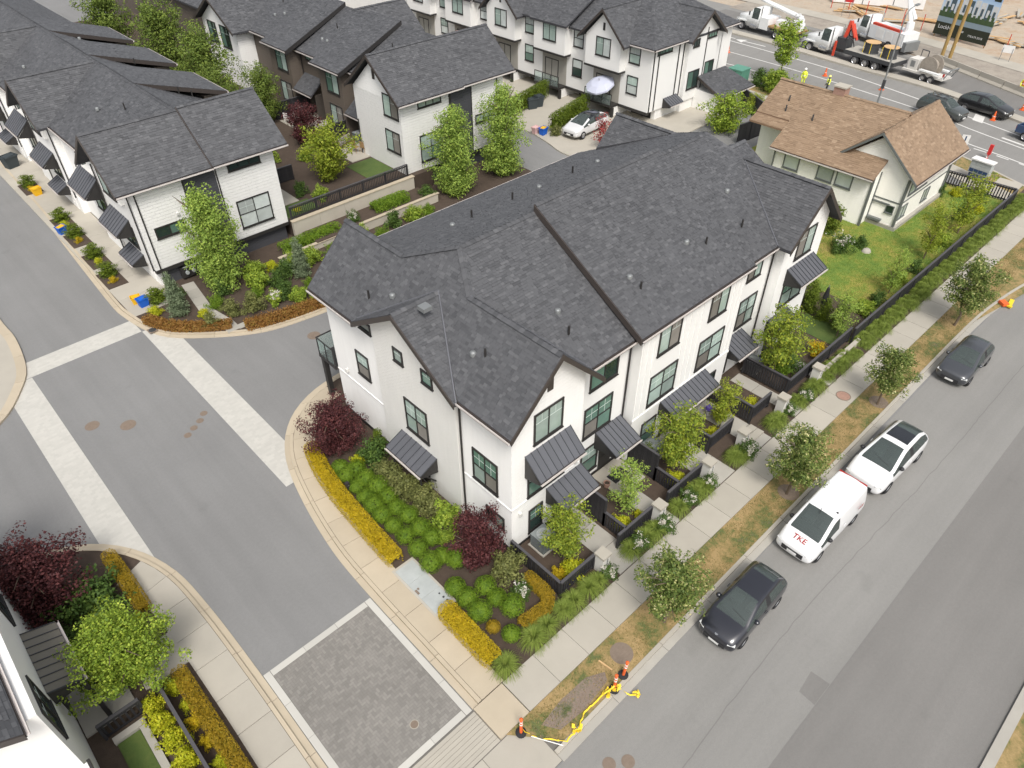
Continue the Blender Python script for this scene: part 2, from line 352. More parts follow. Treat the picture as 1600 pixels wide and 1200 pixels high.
# ------------------------------------------------------------------ ground, roads, pavements
structure('ground', MB().poly([(-250,-250,-.04),(320,-250,-.04),(320,320,-.04),(-250,320,-.04)]), 'dirt')
structure('lane', MB().poly([(-60,6.4,0),(66,6.4,0),(66,150,0),(-60,150,0)]), 'asphalt')
structure('street', MB().poly([(-60,-3.65,0),(62,-3.65,0),(66,6.4,0),(-60,6.4,0)]), 'asphalt_street')
ov = structure('street_overlay', MB().poly([(-60,-3.65,.004),(62,-3.65,.004),(62,1.38,.004),(-60,1.38,.004)]), 'asphalt_dark')
MB().poly([(16.6,1.40,.005),(17.75,1.40,.005),(17.7,2.15,.005),(16.65,2.05,.005)]).build('patch', 'asphalt_dark', ov)
b = MB()
pl = curve([(-10,3.2),(9,3.35),(12.7,3.5),(18,3.68),(22.3,3.62),(28,3.4),(34.5,3.25),(60,3.1)], .5)
pl[:, 1] += rng.normal(0, .02, len(pl))
for p, q in zip(pl, pl[1:]): b.poly([(p[0],p[1]-.018,.004),(q[0],q[1]-.018,.004),(q[0],q[1]+.018,.004),(p[0],p[1]+.018,.004)])
structure('road_crack', b, 'asphalt_dark')
# far side of the street
kb = structure('kerb', MB().box(-60,62,-4.0,-3.65,-.02,.10), 'concrete_grey')
structure('grass_bank', MB().box(-60,75,-30,-4.0,-.03,.08), 'verge')
# lane: kerbed blocks
def block(name, pl, poly_extra, sgn, bed, z=.09):
    o = offset(pl, sgn*.3); b = MB(); b.poly([(p[0],p[1],z) for p in o] + [(x,y,z) for x, y in poly_extra])
    me = structure(name, b, bed); return me
PLm = curve([(7.3,9.95),(7.3,13),(7.3,16.6),(7.42,19.6),(7.98,23.1),(8.8,26.0),(10.1,28.0),(11.8,29.2),(14.0,29.75),(18,29.9),(30,29.9),(42,29.9)], .35)
block('garden_ground', PLm, [(42,9.95)], 1, 'soil')
kb = structure('kerb', MB().poly([(x,y,.02) for x,y in ((7.35,9.96),(7.5,9.96),(7.5,10.1))]), 'concrete_grey')
ribbon(kb, 'gutter_pan', 'concrete_warm', PLm, 0, .27, -.02, .03, 2.6, .02); ribbon(kb, 'kerb_stone', 'concrete_warm', PLm, .28, .44, -.02, .118, 2.6, .022)
sw = structure('sidewalk', MB().poly([(x,y,.05) for x,y in ((7.8,9.97),(8.0,9.97),(8.0,10.2))]), 'concrete_grey')
k = int(len(PLm)*.62)
ribbon(sw, 'slab', 'concrete_warm', PLm[:np.argmin(abs(PLm[:,0]-13.6)+10*(PLm[:,1]<28))], .455, 1.55, .0, .125, 1.55, .022, .003)
PLb = curve([(8.5,90),(8.4,73),(8.2,62),(7.75,51),(7.55,46),(7.6,44),(8.2,41),(9.5,39.0),(12.8,36.5),(15.9,35.65),(20,35.4),(30,35.4),(41,35.4)], .4)
block('courtyard_ground', PLb, [(41,90)], -1, 'soil')
kb = structure('kerb', MB().poly([(x,y,.02) for x,y in ((8.6,80),(8.8,80),(8.8,80.3))]), 'concrete_grey')
ribbon(kb, 'gutter_pan', 'concrete_warm', PLb, 0, -.28, -.02, .03, 2.8, .02); ribbon(kb, 'kerb_stone', 'concrete_warm', PLb, -.29, -.46, -.02, .118, 2.8, .022)
PLl = curve([(2.3,9.95),(2.3,13),(2.3,16.5),(2.2,20.6),(1.9,23.5),(.95,25.9),(-.6,27.6),(-3,28.6),(-8,29),(-22,29)], .35)
block('west_garden_ground', PLl, [(-22,9.95)], -1, 'soil')
kb = structure('kerb', MB().poly([(x,y,.02) for x,y in ((2.0,9.96),(2.1,9.96),(2.1,10.1))]), 'concrete_grey')
ribbon(kb, 'gutter_pan', 'concrete_warm', PLl, 0, -.26, -.02, .03, 2.6, .02); ribbon(kb, 'kerb_stone', 'concrete_warm', PLl, -.27, -.42, -.02, .118, 2.6, .022)
sw = structure('sidewalk', MB().poly([(x,y,.05) for x,y in ((1.2,9.97),(1.4,9.97),(1.4,10.2))]), 'concrete_grey')
ribbon(sw, 'slab', 'concrete', PLl[:np.argmin(abs(PLl[:,1]-25.2))], -.435, -1.75, .0, .125, 1.7, .022, .003)
MB().box(-1.15,.52,18.9,20.65,.0,.12).build('slab', 'concrete', sw)
PLi = curve([(1.9,80),(1.9,60),(1.9,48.9),(2.0,46),(1.6,42.6),(.8,40.7),(-.9,38.5),(-4,37.3),(-22,37)], .35)
block('plaza', PLi, [(-22,80)], 1, 'concrete')
kb = structure('kerb', MB().poly([(x,y,.02) for x,y in ((1.5,70),(1.6,70),(1.6,70.2))]), 'concrete_grey')
ribbon(kb, 'kerb_stone', 'concrete_warm', PLi, 0, .5, -.02, .12, 2.8, .022)
PLe = curve([(46.9,110),(46.9,70),(46.9,50),(46.4,45),(45.6,42),(46,39.3),(48,37.6),(52,37),(66,37)], .5)
block('east_driveway_ground', PLe, [(66,110)], -1, 'concrete')
kb = structure('kerb', MB().poly([(x,y,.02) for x,y in ((47.2,90),(47.4,90),(47.4,90.2))]), 'concrete_grey')
ribbon(kb, 'kerb_stone', 'concrete', PLe, 0, -.4, -.02, .11, 3, .022)
# street sidewalk, verge, kerb
b = MB(); b.poly([(7.55,8.42,.09),(8.95,6.85,.09),(68,6.85,.09),(68,8.42,.09)]); vg = structure('verge', b, 'verge')
b = MB(); b.poly([(8.7,7.8,.094),(9.1,7.2,.094),(10.3,7.1,.094),(11.7,7.25,.094),(11.9,7.55,.094),(11.2,7.9,.094),(9.9,7.95,.094)]); b.build('bare_soil', 'verge_dirt', vg)
kb = structure('kerb', MB().box(7.6,7.9,6.45,6.7,-.02,.03), 'concrete_grey')
PLk = curve([(8.4,6.38),(16,6.42),(35,6.5),(45,6.5),(49,6.25),(52.5,5.75),(58,4.6),(62,3.8)], .6)
ribbon(kb, 'kerb_stone', 'concrete_grey', PLk, -.30, 0, -.02, .035, 3.0, .02)
ribbon(kb, 'kerb_stone', 'concrete', PLk, -.47, -.305, -.02, .115, 3.0, .02)
MB().poly([(46,6.75,.088),(62,3.8,.088),(66,6.9,.088),(46,6.95,.088)]).build('grass', 'verge', vg)
sw = structure('sidewalk', MB().box(8.9,66.9,8.5,9.8,-.02,.08), 'concrete_grey')
slabs(sw, 'slab', 'concrete', 8.75, 67, 8.42, 9.93, 0, .115, 36, 1)
structure('planting_strip', MB().poly([(8.75,9.93,.085),(68,9.93,.085),(68,11.2,.085),(8.75,11.2,.085)]), 'soil')
# corner ramp and lane crossing
sw = structure('crossing', MB().box(2.3,8.7,6.45,9.93,-.02,.028), 'grout')
slabs(sw, 'slab', 'concrete_warm', 7.3, 8.73, 8.42, 9.93, 0, .112, 1, 1)
slabs(sw, 'strip', 'concrete', 2.35, 7.28, 8.42, 9.86, 0, .05, 1, 9, .012)
slabs(sw, 'slab', 'concrete', 2.35, 8.4, 6.45, 8.4, 0, .045, 3, 1)
# paver square at the lane mouth
ps = structure('paver_square', MB().box(2.32,7.26,9.94,16.45,-.02,.0215), 'grout')
for x0,x1,y0,y1 in ((2.32,2.60,9.94,16.45),(6.98,7.26,9.94,16.45),(2.61,6.97,9.94,10.22),(2.61,6.97,16.17,16.45)):
    n_ = max(1, round(max(x1-x0, y1-y0)/1.5)); slabs(ps, 'edge_slab', 'paver_white', x0, x1, y0, y1, 0, .03, n_ if x1-x0 > 1 else 1, n_ if y1-y0 > 1 else 1, .012, .002)
V = []; F = []
def brick(x0, x1, y0, y1, z0, z1, g=.004, jz=.0012):
    k = len(V); x0 += g; x1 -= g; y0 += g; y1 -= g; z1 += rng.uniform(-1,1)*jz
    V.extend([(x0,y0,z0),(x1,y0,z0),(x1,y1,z0),(x0,y1,z0),(x0,y0,z1),(x1,y0,z1),(x1,y1,z1),(x0,y1,z1)])
    F.extend([(k+4,k+5,k+6,k+7),(k,k+1,k+5,k+4),(k+1,k+2,k+6,k+5),(k+2,k+3,k+7,k+6),(k+3,k,k+4,k+7)])
u = .105; X0, X1, Y0, Y1 = 2.61, 6.97, 10.23, 16.16; ni = int((X1-X0)/u)+1; nj = int((Y1-Y0)/u)+1
for i in range(-2, ni+2):
    for j in range(-2, nj+2):
        q = (i - j) % 4                                   # herringbone
        if q == 0: r_ = (i, i+2, j, j+1)
        elif q == 3: r_ = (i, i+1, j, j+2)
        else: continue
        a0, a1, c0, c1 = X0+r_[0]*u, X0+r_[1]*u, Y0+r_[2]*u, Y0+r_[3]*u
        a0, a1, c0, c1 = max(a0,X0), min(a1,X1), max(c0,Y0), min(c1,Y1)
        if a1-a0 > .03 and c1-c0 > .03: brick(a0, a1, c0, c1, 0, .026)
place('pavers', npmesh('pavers', V, F), 'paver_grey', ps, kind='stuff')
# pale paver bands across the lanes
for (x0,x1,y0,y1) in ((1.2,7.84,41.55,43.15),(.05,1.55,23.6,41.5),(7.86,9.4,24.3,41.5)):
    pb = structure('paver_band', MB().poly([(x0,y0,.003),(x1,y0,.003),(x1,y1,.003),(x0,y1,.003)]), 'paver_white')
    V = []; F = []; rows = int((y1-y0)/.16)
    for j in range(rows):
        x = x0 - (j % 2)*.11
        while x < x1:
            wd = .22; a, c = max(x, x0), min(x+wd, x1)
            if c-a > .04: brick(a, c, y0+j*(y1-y0)/rows, y0+(j+1)*(y1-y0)/rows, 0, .0036, .002, .0001)
            x += wd
    place('pavers', npmesh('pavers', V, F), 'paver_white', pb, kind='stuff')
# covers set in the paving
def cover(name, label, x, y, r, z, mt='rust', group=None, lid=True, square=False):
    t = thing(name, label, 'manhole cover', (x, y, z), group=group)
    b = MB()
    if square: b.box(x-r,x+r,y-r,y+r,z-.03,z+.006)
    else: b.lathe([(0,.006),(r,.006),(r,-.03)], (x,y,z), 20)
    b.build('frame', ('concrete' if 'collar' in label else 'rust') if lid else mt, t)
    if lid:
        b = MB(); b.lathe([(0,.012),(r*.86,.012),(r*.86,-.02)], (x,y,z), 20); b.build('lid', mt, t)
        b = MB()
        for i in range(-2, 3): b.box(x-r*.6, x+r*.6, y+i*r*.26-.012, y+i*r*.26+.012, z+.012, z+.018)
        b.build('lid_rib', mt, t)
g_ = 'manhole covers in the lane asphalt'
cover('manhole_cover', 'round iron manhole cover between the pale paver bands', 2.6,35.1,.37,0, group=g_)
cover('manhole_cover', 'round iron manhole cover between the pale paver bands', 4.0,33.85,.4,0, group=g_)
for x, y in ((7.3,31.95),(6.9,31.55),(6.42,31.25),(5.95,30.95)): cover('valve_cover', 'small round iron valve cover, one of four in a line on the lane', x, y, .2, 0, group='valve covers in a line')
cover('manhole_cover', 'iron manhole cover beside the kerb under the glass balcony', 15.3,33.9,.4,0)
cover('drain_grate', 'dark square drain grate in the kerb at the paver bands', 8.35,41.05,.26,.118,'steel_dark',square=True)
cover('manhole_cover', 'large ribbed manhole lid set in the dry grass verge', 12.95,7.6,.46,.095)
cover('manhole_cover', 'round valve cover in the street beside the kerb, one of a pair', 9.5,5.25,.24,.005, group='valve covers near the kerb')
cover('manhole_cover', 'round valve cover in the street beside the kerb, one of a pair', 10.05,4.85,.24,.005, group='valve covers near the kerb')
cover('drain_grate', 'drain cover with pale square collar in the herringbone pavers', 5.4,11.0,.17,.03)
cover('tree_grate', 'brown round tree ring around a street tree on the verge beside the white car', 25.0,7.45,.5,.095)
cover('tree_grate', 'brown round tree ring around a street tree on the verge near the grey car', 34.25,7.45,.5,.095)
cover('round_pad', 'round reddish brick pad beside the sidewalk under the young street tree', 33.3,9.0,.4,.12,'brick_red')
# ------------------------------------------------------------------ building helpers
def face(axis, plane):
    """(u along the wall, d outwards, z) to world, for a wall on a constant x or y"""
    return {'x-': lambda u, d, z: (plane-d, u, z), 'x+': lambda u, d, z: (plane+d, u, z),
            'y-': lambda u, d, z: (u, plane-d, z), 'y+': lambda u, d, z: (u, plane+d, z)}[axis]
def fbox(b, f, u0, u1, d0, d1, z0, z1):
    p, q = f(u0, d0, z0), f(u1, d1, z1)
    return b.box(min(p[0],q[0]), max(p[0],q[0]), min(p[1],q[1]), max(p[1],q[1]), z0, z1)
def clip(poly, cl):
    """convex clip in 2-D; cl counter-clockwise"""
    out = poly
    for i in range(len(cl)):
        a, b = cl[i], cl[(i+1) % len(cl)]; ex, ey = b[0]-a[0], b[1]-a[1]; src = out; out = []
        if not src: break
        for j in range(len(src)):
            p, q = src[j-1], src[j]
            dp = ex*(p[1]-a[1])-ey*(p[0]-a[0]); dq = ex*(q[1]-a[1])-ey*(q[0]-a[0])
            if dp*dq < 0: t = dp/(dp-dq); out.append((p[0]+t*(q[0]-p[0]), p[1]+t*(q[1]-p[1])))
            if dq >= 0: out.append(q)
    return out
def make_roof(bld, planes, ridges=(), mt='shingle', deck='deck', ex=.13, tw=(.14,.19,.25,.31), thick=.16, single=0, name='roof'):
    """planes: convex polygons; a deck slab under each, real shingle tabs in courses on top"""
    d = MB(); V = []; F = []; tabs = []
    for P in planes:
        P = [Vector(p) for p in P]; nrm = (P[1]-P[0]).cross(P[2]-P[0])
        if nrm.z < 0: P = P[::-1]; nrm = -nrm
        nrm.normalize(); d.prism(P, (0,0,-thick))
        e = Vector((-nrm.y, nrm.x, 0)); e = e.normalized() if e.length > 1e-6 else Vector((1,0,0)); s = nrm.cross(e); c0 = P[0].dot(nrm)
        Q = [(p.dot(e), p.dot(s)) for p in P]; area = sum(Q[i-1][0]*Q[i][1]-Q[i][0]*Q[i-1][1] for i in range(len(Q)))
        if area < 0: Q = Q[::-1]
        b0 = min(q[1] for q in Q); b1 = max(q[1] for q in Q); a0 = min(q[0] for q in Q); a1 = max(q[0] for q in Q)
        edges = [(Q[i], Q[(i+1) % len(Q)]) for i in range(len(Q))]
        inside = lambda x, y: all((B[0]-A[0])*(y-A[1])-(B[1]-A[1])*(x-A[0]) >= 0 for A, B in edges)
        r = math.floor(b0/ex)
        while r*ex < b1:
            y0 = r*ex; y1 = y0+ex*1.1; x = a0 - random.random()*.4
            while x < a1:
                wd = random.choice(tw); x1 = x+wd; h = random.choice((.010,.016,.026))
                if all(inside(*c) for c in ((x,y0),(x1,y0),(x1,y1),(x,y1))): tabs.append((x, x1-.006, y0, y1, h, e, s, nrm, c0))
                else:
                    cp = clip([(x,y0),(x1-.006,y0),(x1-.006,y1),(x,y1)], Q)
                    if len(cp) > 2:
                        k = len(V); V.extend(e*p+s*q+nrm*(c0+.003+h*max(0,1-(q-y0)/(y1-y0))) for p, q in cp); F.append(tuple(range(k, k+len(cp))))
                x = x1
            r += 1
    camp = Vector((0,0,CAM_H))
    mid = lambda t: t[5]*(t[0]+t[1])/2 + t[6]*(t[2]+t[3])/2 + t[7]*t[8]
    if single: tabs.sort(key=lambda t: (mid(t)-camp).length)
    roof = d.build(name, deck, bld)
    def tabgeo(t):
        x0, x1, y0, y1, h, e, s, nn, c0 = t
        return [e*x0+s*y0+nn*(c0+h), e*x1+s*y0+nn*(c0+h), e*x1+s*y1+nn*(c0+.003), e*x0+s*y1+nn*(c0+.003), e*x0+s*y0+nn*(c0-.004), e*x1+s*y0+nn*(c0-.004)]
    for t in tabs[single:]:
        k = len(V); V.extend(tabgeo(t)); F.append((k,k+1,k+2,k+3)); F.append((k+4,k+5,k+1,k))
    for p, q in ridges:                                    # ridge caps
        p, q = Vector(p), Vector(q); dr = (q-p); L = dr.length; dr /= L; sd_ = dr.cross(Vector((0,0,1))).normalized(); n_ = int(L/.24)
        slope = .7
        for i in range(n_):
            A = p+dr*(L*i/n_); B = p+dr*(L*(i+1.15)/n_); h = .035+random.uniform(0,.012)
            k = len(V); V.extend([A+Vector((0,0,h+.015)), B+Vector((0,0,h-.005)), B+sd_*.16+Vector((0,0,h-.09)), A+sd_*.16+Vector((0,0,h-.075)), B-sd_*.16+Vector((0,0,h-.09)), A-sd_*.16+Vector((0,0,h-.075))])
            F.append((k,k+3,k+2,k+1)); F.append((k,k+1,k+4,k+5))
    o = wloc(roof); me = bpy.data.meshes.new('shingles'); me.from_pydata([(v.x-o.x, v.y-o.y, v.z-o.z) for v in V], [], F); me.update()
    place('shingles', me, mt, roof, kind='stuff')
    cache = {}
    for t in tabs[:single]:
        key = round(t[1]-t[0], 3), t[4]
        if key not in cache:
            wd = t[1]-t[0]; hh = t[3]-t[2]; h = t[4]; m_ = bpy.data.meshes.new('shingle')
            m_.from_pydata([(0,0,h),(wd,0,h),(wd,hh,.003),(0,hh,.003),(0,0,-.004),(wd,0,-.004)], [], [(0,1,2,3),(4,5,1,0),(1,5,2),(0,3,4)]); m_.materials.append(MATS[mt]); cache[key] = m_
        so_ = bpy.data.objects.new('shingle', cache[key]); col.objects.link(so_); so_.parent = roof
        e, s, nn = t[5], t[6], t[7]; M4 = Matrix((( e.x,s.x,nn.x,0),(e.y,s.y,nn.y,0),(e.z,s.z,nn.z,0),(0,0,0,1)))
        M4.translation = e*t[0]+s*t[2]+nn*t[8]-o; so_.matrix_basis = M4
    return roof
def gable(x0, x1, y0, y1, ze, zr, axis, mid=None):
    """two planes and the ridge of a plain gable roof"""
    if axis == 'x':
        c = (y0+y1)/2 if mid is None else mid
        return [[(x0,y0,ze),(x1,y0,ze),(x1,c,zr),(x0,c,zr)], [(x1,y1,ze),(x0,y1,ze),(x0,c,zr),(x1,c,zr)]], ((x0,c,zr),(x1,c,zr))
    c = (x0+x1)/2 if mid is None else mid
    return [[(x0,y1,ze),(x0,y0,ze),(c,y0,zr),(c,y1,zr)], [(x1,y0,ze),(x1,y1,ze),(c,y1,zr),(c,y0,zr)]], ((c,y0,zr),(c,y1,zr))
def barge(bld, p, q, d, mt='trim_bronze', h=.26, t=.05, name='barge_board'):
    p, q, d = Vector(p), Vector(q), Vector(d); z = Vector((0,0,1))
    MB().prism([p-z*.005, q-z*.005, q-z*h, p-z*h], d*t).build(name, mt, bld)
def gutter(bld, p, q, d, mt='gutter'):
    p, q, d = Vector(p), Vector(q), Vector(d).normalized(); z = Vector((0,0,1))
    MB().prism([p-z*.04, q-z*.04, q-z*.2, p-z*.2], d*.03).build('fascia', 'trim_bronze', bld)
    b = MB(); b.prism([p+d*.032-z*.16, q+d*.032-z*.16, q+d*.13-z*.16, p+d*.13-z*.16], (0,0,.02)); b.prism([p+d*.115-z*.16, q+d*.115-z*.16, q+d*.13-z*.16, p+d*.13-z*.16], (0,0,.12)); b.build('gutter', mt, bld)
def window(bld, f, u0, u1, z0, z1, cols=2, rows=1, panes=('pane_blind',), grid=True, fr=.085, frame='trim_dark', sill=True):
    b = MB(); D = .055
    fbox(b, f, u0, u1, 0, D, z1-fr, z1); fbox(b, f, u0, u1, 0, D, z0, z0+fr); fbox(b, f, u0, u0+fr, 0, D-.002, z0+fr, z1-fr); fbox(b, f, u1-fr, u1, 0, D-.002, z0+fr, z1-fr)
    iw, ih = u1-u0-2*fr, z1-z0-2*fr; m_ = .05
    for i in range(1, cols): c = u0+fr+iw*i/cols; fbox(b, f, c-m_/2, c+m_/2, 0, D-.006, z0+fr, z1-fr)
    for j in range(1, rows): c = z0+fr+ih*j/rows; fbox(b, f, u0+fr, u1-fr, 0, D-.009, c-m_/2, c+m_/2)
    if sill: fbox(b, f, u0-.03, u1+.03, 0, D+.03, z0-.05, z0-.001)
    w_ = b.build('window', frame, bld); k = 0; mu = MB()
    for i in range(cols):
        for j in range(rows):
            a0, a1 = u0+fr+iw*i/cols+(m_/2 if i else 0), u0+fr+iw*(i+1)/cols-(m_/2 if i < cols-1 else 0)
            c0, c1 = z0+fr+ih*j/rows+(m_/2 if j else 0), z0+fr+ih*(j+1)/rows-(m_/2 if j < rows-1 else 0)
            p = MB(); fbox(p, f, a0, a1, .002, .014, c0, c1); p.build('pane', panes[k % len(panes)], w_); k += 1
            if grid and j == rows-1 and a1-a0 > .35:
                am, zc = (a0+a1)/2, c0+(c1-c0)*(.5 if rows > 1 else .68); fbox(mu, f, am-.011, am+.011, .014, .022, zc if rows == 1 else c0, c1); fbox(mu, f, a0, a1, .0141, .0215, zc-.011, zc+.011)
    if mu.v: mu.build('muntin', 'muntin', w_)
    return w_
def awning(bld, f, u0, u1, zt, zl, proj, n, mt='metal_roof', sides=True):
    """standing-seam canopy: pans, seams, gutter, dark closed cheeks"""
    S = lambda u, t, h=0: Vector(f(u, proj*t+.01, zt+(zl-zt)*t+h))
    b = MB(); b.prism([S(u0,0,-.03),S(u1,0,-.03),S(u1,1,-.03),S(u0,1,-.03)], (0,0,-.10)); a = b.build('awning', 'trim_dark', bld)
    sm = MB()
    for i in range(n):
        c0, c1 = u0+(u1-u0)*i/n, u0+(u1-u0)*(i+1)/n
        p = MB(); p.prism([S(c0+.012,.0,0),S(c1-.012,.0,0),S(c1-.012,1,0),S(c0+.012,1,0)], (0,0,-.028)); p.build('roof_panel', mt, a)
    for i in range(n+1):
        c = u0+(u1-u0)*i/n; sm.prism([S(c-.011,0,-.028),S(c+.011,0,-.028),S(c+.011,1,-.028),S(c-.011,1,-.028)], (0,0,.062))
    sm.build('seam', 'seam', a)
    b = MB(); fbox(b, f, u0-.01, u1+.01, proj+.012, proj+.10, zl-.12, zl-.10); fbox(b, f, u0-.01, u1+.01, proj+.085, proj+.10, zl-.10, zl-.02); b.build('gutter', 'gutter', a)
    if sides:
        for c, t in ((u0+.005, .05), (u1-.055, .05)):
            b = MB(); v0, v1 = Vector(f(c, 0, 0)), Vector(f(c+t, 0, 0)); dd = v1-v0
            b.prism([Vector(f(c, .005, zt-.14)), Vector(f(c, proj-.03, zl-.14)), Vector(f(c, proj-.1, zl-.2)), Vector(f(c, .005, zl-.42))], dd); b.build('bracket', 'trim_dark', a)
    return a
def spout(bld, x, y, z0, z1, r=.045, mt='trim_dark'):
    MB().tube((x,y,z0),(x,y,z1),r).build('downspout', mt, bld)
def vent(bld, p, kind=0):
    x, y, z = p
    if kind == 0: MB().tube((x,y,z-.1),(x,y,z+.35),.05).build('vent_pipe', 'trim_dark', bld)
    elif kind == 1:
        MB().lathe([(.125,-.12),(.135,.05),(.1,.10),(0,.11)], (x,y,z), 12).build('roof_vent', 'steel', bld, True)
    else: MB().obox((x,y,z+.08),(.42,.42,.18)).build('roof_vent', 'steel', bld)
def door(bld, f, u0, u1, z0, z1, mt='trim_dark', knob=True):
    b = MB(); fbox(b, f, u0, u1, 0, .03, z0, z1); o = b.build('door', mt, bld)
    b = MB()
    for k in range(2): fbox(b, f, u0+.12, u1-.12, .03, .045, z0+.15+k*(z1-z0)*.48, z0+(z1-z0)*(.45+.48*k)-.08)
    b.build('door_panel', mt, o)
    if knob: q = f(u1-.12, .06, z0+1.0); MB().lathe([(0,-.04),(.04,0),(0,.04)], q, 8).build('handle', 'chrome', o)
    return o
def wallbox(bld, mt, x0, x1, y0, y1, z0, z1): return MB().box(x0,x1,y0,y1,z0,z1).build('wall', mt, bld)

# ------------------------------------------------------------------ the corner townhouse row
T = thing('townhouse_row', 'large white townhouse row with charcoal shingle gables between lane and street', 'building', (13.12,14.02,0))
MX = lambda x: 49.72 - x                                   # the row mirrors about x = 24.86
Fy = face('y-', 14.02); Fr = face('y-', 14.62); Fx = face('x-', 13.12); Fb = face('x-', 12.90)
wallbox(T, 'white_wall', 17.19, 32.53, 14.62, 28.35, 0, 7.72)
wallbox(T, 'white_wall', 20.9, 28.82, 14.02, 14.66, 0, 7.98)
for mir in (0, 1):
    X = MX if mir else (lambda x: x)
    P = [(X(13.12),14.02,0),(X(17.2),14.02,0),(X(17.2),14.02,8.2),(X(15.16),14.02,10.2),(X(13.12),14.02,8.2)]
    MB().prism(P, (0,12.98,0)).build('wall', 'white_lap', T)
    P = [(X(12.9),17.1,0),(X(12.9),22.7,0),(X(12.9),22.7,8.3),(X(12.9),20.2,9.85),(X(12.9),17.1,7.95)]
    MB().prism(P, ((-.6 if mir else .6),0,0)).build('wall', 'white_brick', T)
    # roof of the end unit: slope towards the lane, its two front gables and the hip up to the main ridge
    zr = 10.35
    L1 = [(X(12.6),13.5,7.75),(X(12.6),16.5,7.75),(X(15.2),16.5,zr),(X(15.2),13.5,zr)]
    L3 = [(X(12.6),23.5,7.75),(X(12.6),27.4,7.75),(X(15.2),27.4,zr),(X(15.2),23.5,zr)]
    L4 = [(X(12.6),16.5,7.75),(X(14.85),20.2,10.0),(X(15.2),20.2,zr),(X(15.2),16.5,zr)]
    L5 = [(X(14.85),20.2,10.0),(X(12.6),23.5,7.75),(X(15.2),23.5,zr),(X(15.2),20.2,zr)]
    L2 = [(X(15.2),18.58,zr),(X(16.29),20.4,11.44),(X(15.2),23.0,zr)]
    A1 = [(X(15.2),13.5,zr),(X(15.2),18.58,zr),(X(17.8),14.25,7.75),(X(17.8),13.5,7.75)]
    A2 = [(X(15.2),23.0,zr),(X(15.2),27.4,zr),(X(17.8),27.4,7.75),(X(17.8),27.25,7.75)] if False else [(X(15.2),23.0,zr),(X(15.2),27.4,zr),(X(16.9),27.4,8.65)]
    B1 = [(X(12.42),16.5,7.67),(X(12.52),16.5,7.67),(X(14.85),20.2,10.0),(X(12.42),20.2,10.0)]
    B2 = [(X(12.42),20.2,10.0),(X(14.85),20.2,10.0),(X(12.77),23.5,7.92),(X(12.42),23.5,7.92)]
    rg = [((X(15.2),13.5,zr),(X(15.2),18.58,zr)), ((X(15.2),23.0,zr),(X(15.2),27.4,zr)), ((X(15.2),18.58,zr),(X(16.29),20.4,11.44)), ((X(16.29),20.4,11.44),(X(15.2),23.0,zr)), ((X(12.42),20.2,10.0),(X(14.85),20.2,10.0))]
    make_roof(T, [L1, L2, L3, L4, L5, A1, A2, B1, B2], rg, single=0 if mir else 300)
    sg = 1 if mir else -1
    barge(T, (X(12.6),13.5,7.75),(X(15.2),13.5,zr),(0,-1,0)); barge(T, (X(15.2),13.5,zr),(X(17.8),13.5,7.75),(0,-1,0))
    barge(T, (X(12.6),27.4,7.75),(X(15.2),27.4,zr),(0,1,0)); barge(T, (X(12.42),16.5,7.67),(X(12.42),20.2,10.0),(sg,0,0)); barge(T, (X(12.42),20.2,10.0),(X(12.42),23.5,7.92),(sg,0,0))
    gutter(T, (X(12.6),13.5,7.75),(X(12.6),16.5,7.75),(sg,0,0)); gutter(T, (X(12.6),23.5,7.75),(X(12.6),27.4,7.75),(sg,0,0))
    # valley flashing
    for p, q in (((12.52,16.5,7.67),(14.85,20.2,10.0)),((12.77,23.5,7.92),(14.85,20.2,10.0)),((15.2,18.58,10.35),(17.8,14.25,7.75))):
        p, q = Vector((X(p[0]),p[1],p[2]+.03)), Vector((X(q[0]),q[1],q[2]+.03)); MB().tube(p, q, .045, n=6).build('valley_flashing', 'metal_roof', T)
    # wall foot and corner boards
    b = MB(); b.box(min(X(13.09),X(17.23)), max(X(13.09),X(17.23)), 13.985, 14.02, 0, .28); b.build('base_trim', 'trim_dark', T)
    if not mir:
        b = MB(); b.box(13.085,13.12,14.0,17.08,0,.28); b.box(13.085,13.12,22.75,27.0,0,.28); b.build('base_trim', 'trim_dark', T)
# main slopes between the end units
mid = [[(17.8-.001,14.25,7.75),(20.75,14.25,7.75),(20.75,20.4,11.44),(16.29,20.4,11.44),(15.2,18.58,10.35)],
       [(28.97,14.25,7.75),(MX(17.8),14.25,7.75),(MX(15.2),18.58,10.35),(MX(16.29),20.4,11.44),(28.97,20.4,11.44)],
       [(16.29,20.4,11.44),(MX(16.29),20.4,11.44),(MX(15.2),23.0,10.35),(MX(16.9),27.4,8.65),(MX(16.9),28.8,7.91),(16.9,28.8,7.91),(16.9,27.4,8.65),(15.2,23.0,10.35)]]
mid[2] = [(16.29,20.4,11.44),(MX(16.29),20.4,11.44),(MX(15.2),23.0,10.35),(MX(16.9),28.8,7.92),(16.9,28.8,7.92),(15.2,23.0,10.35)]
rg = [((16.29,20.4,11.44),(20.6,20.4,11.44)), ((29.1,20.4,11.44),(MX(16.29),20.4,11.44))]
make_roof(T, mid, rg)
make_roof(T, [[(20.55,13.85,8.02),(29.17,13.85,8.02),(29.17,20.4,11.80),(20.55,20.4,11.80)]], [((20.55,20.4,11.80),(29.17,20.4,11.80))], thick=.30)
gutter(T, (20.55,13.85,8.02),(29.17,13.85,8.02),(0,-1,0)); barge(T, (20.55,13.85,8.02),(20.55,20.4,11.80),(-1,0,0), h=.34)
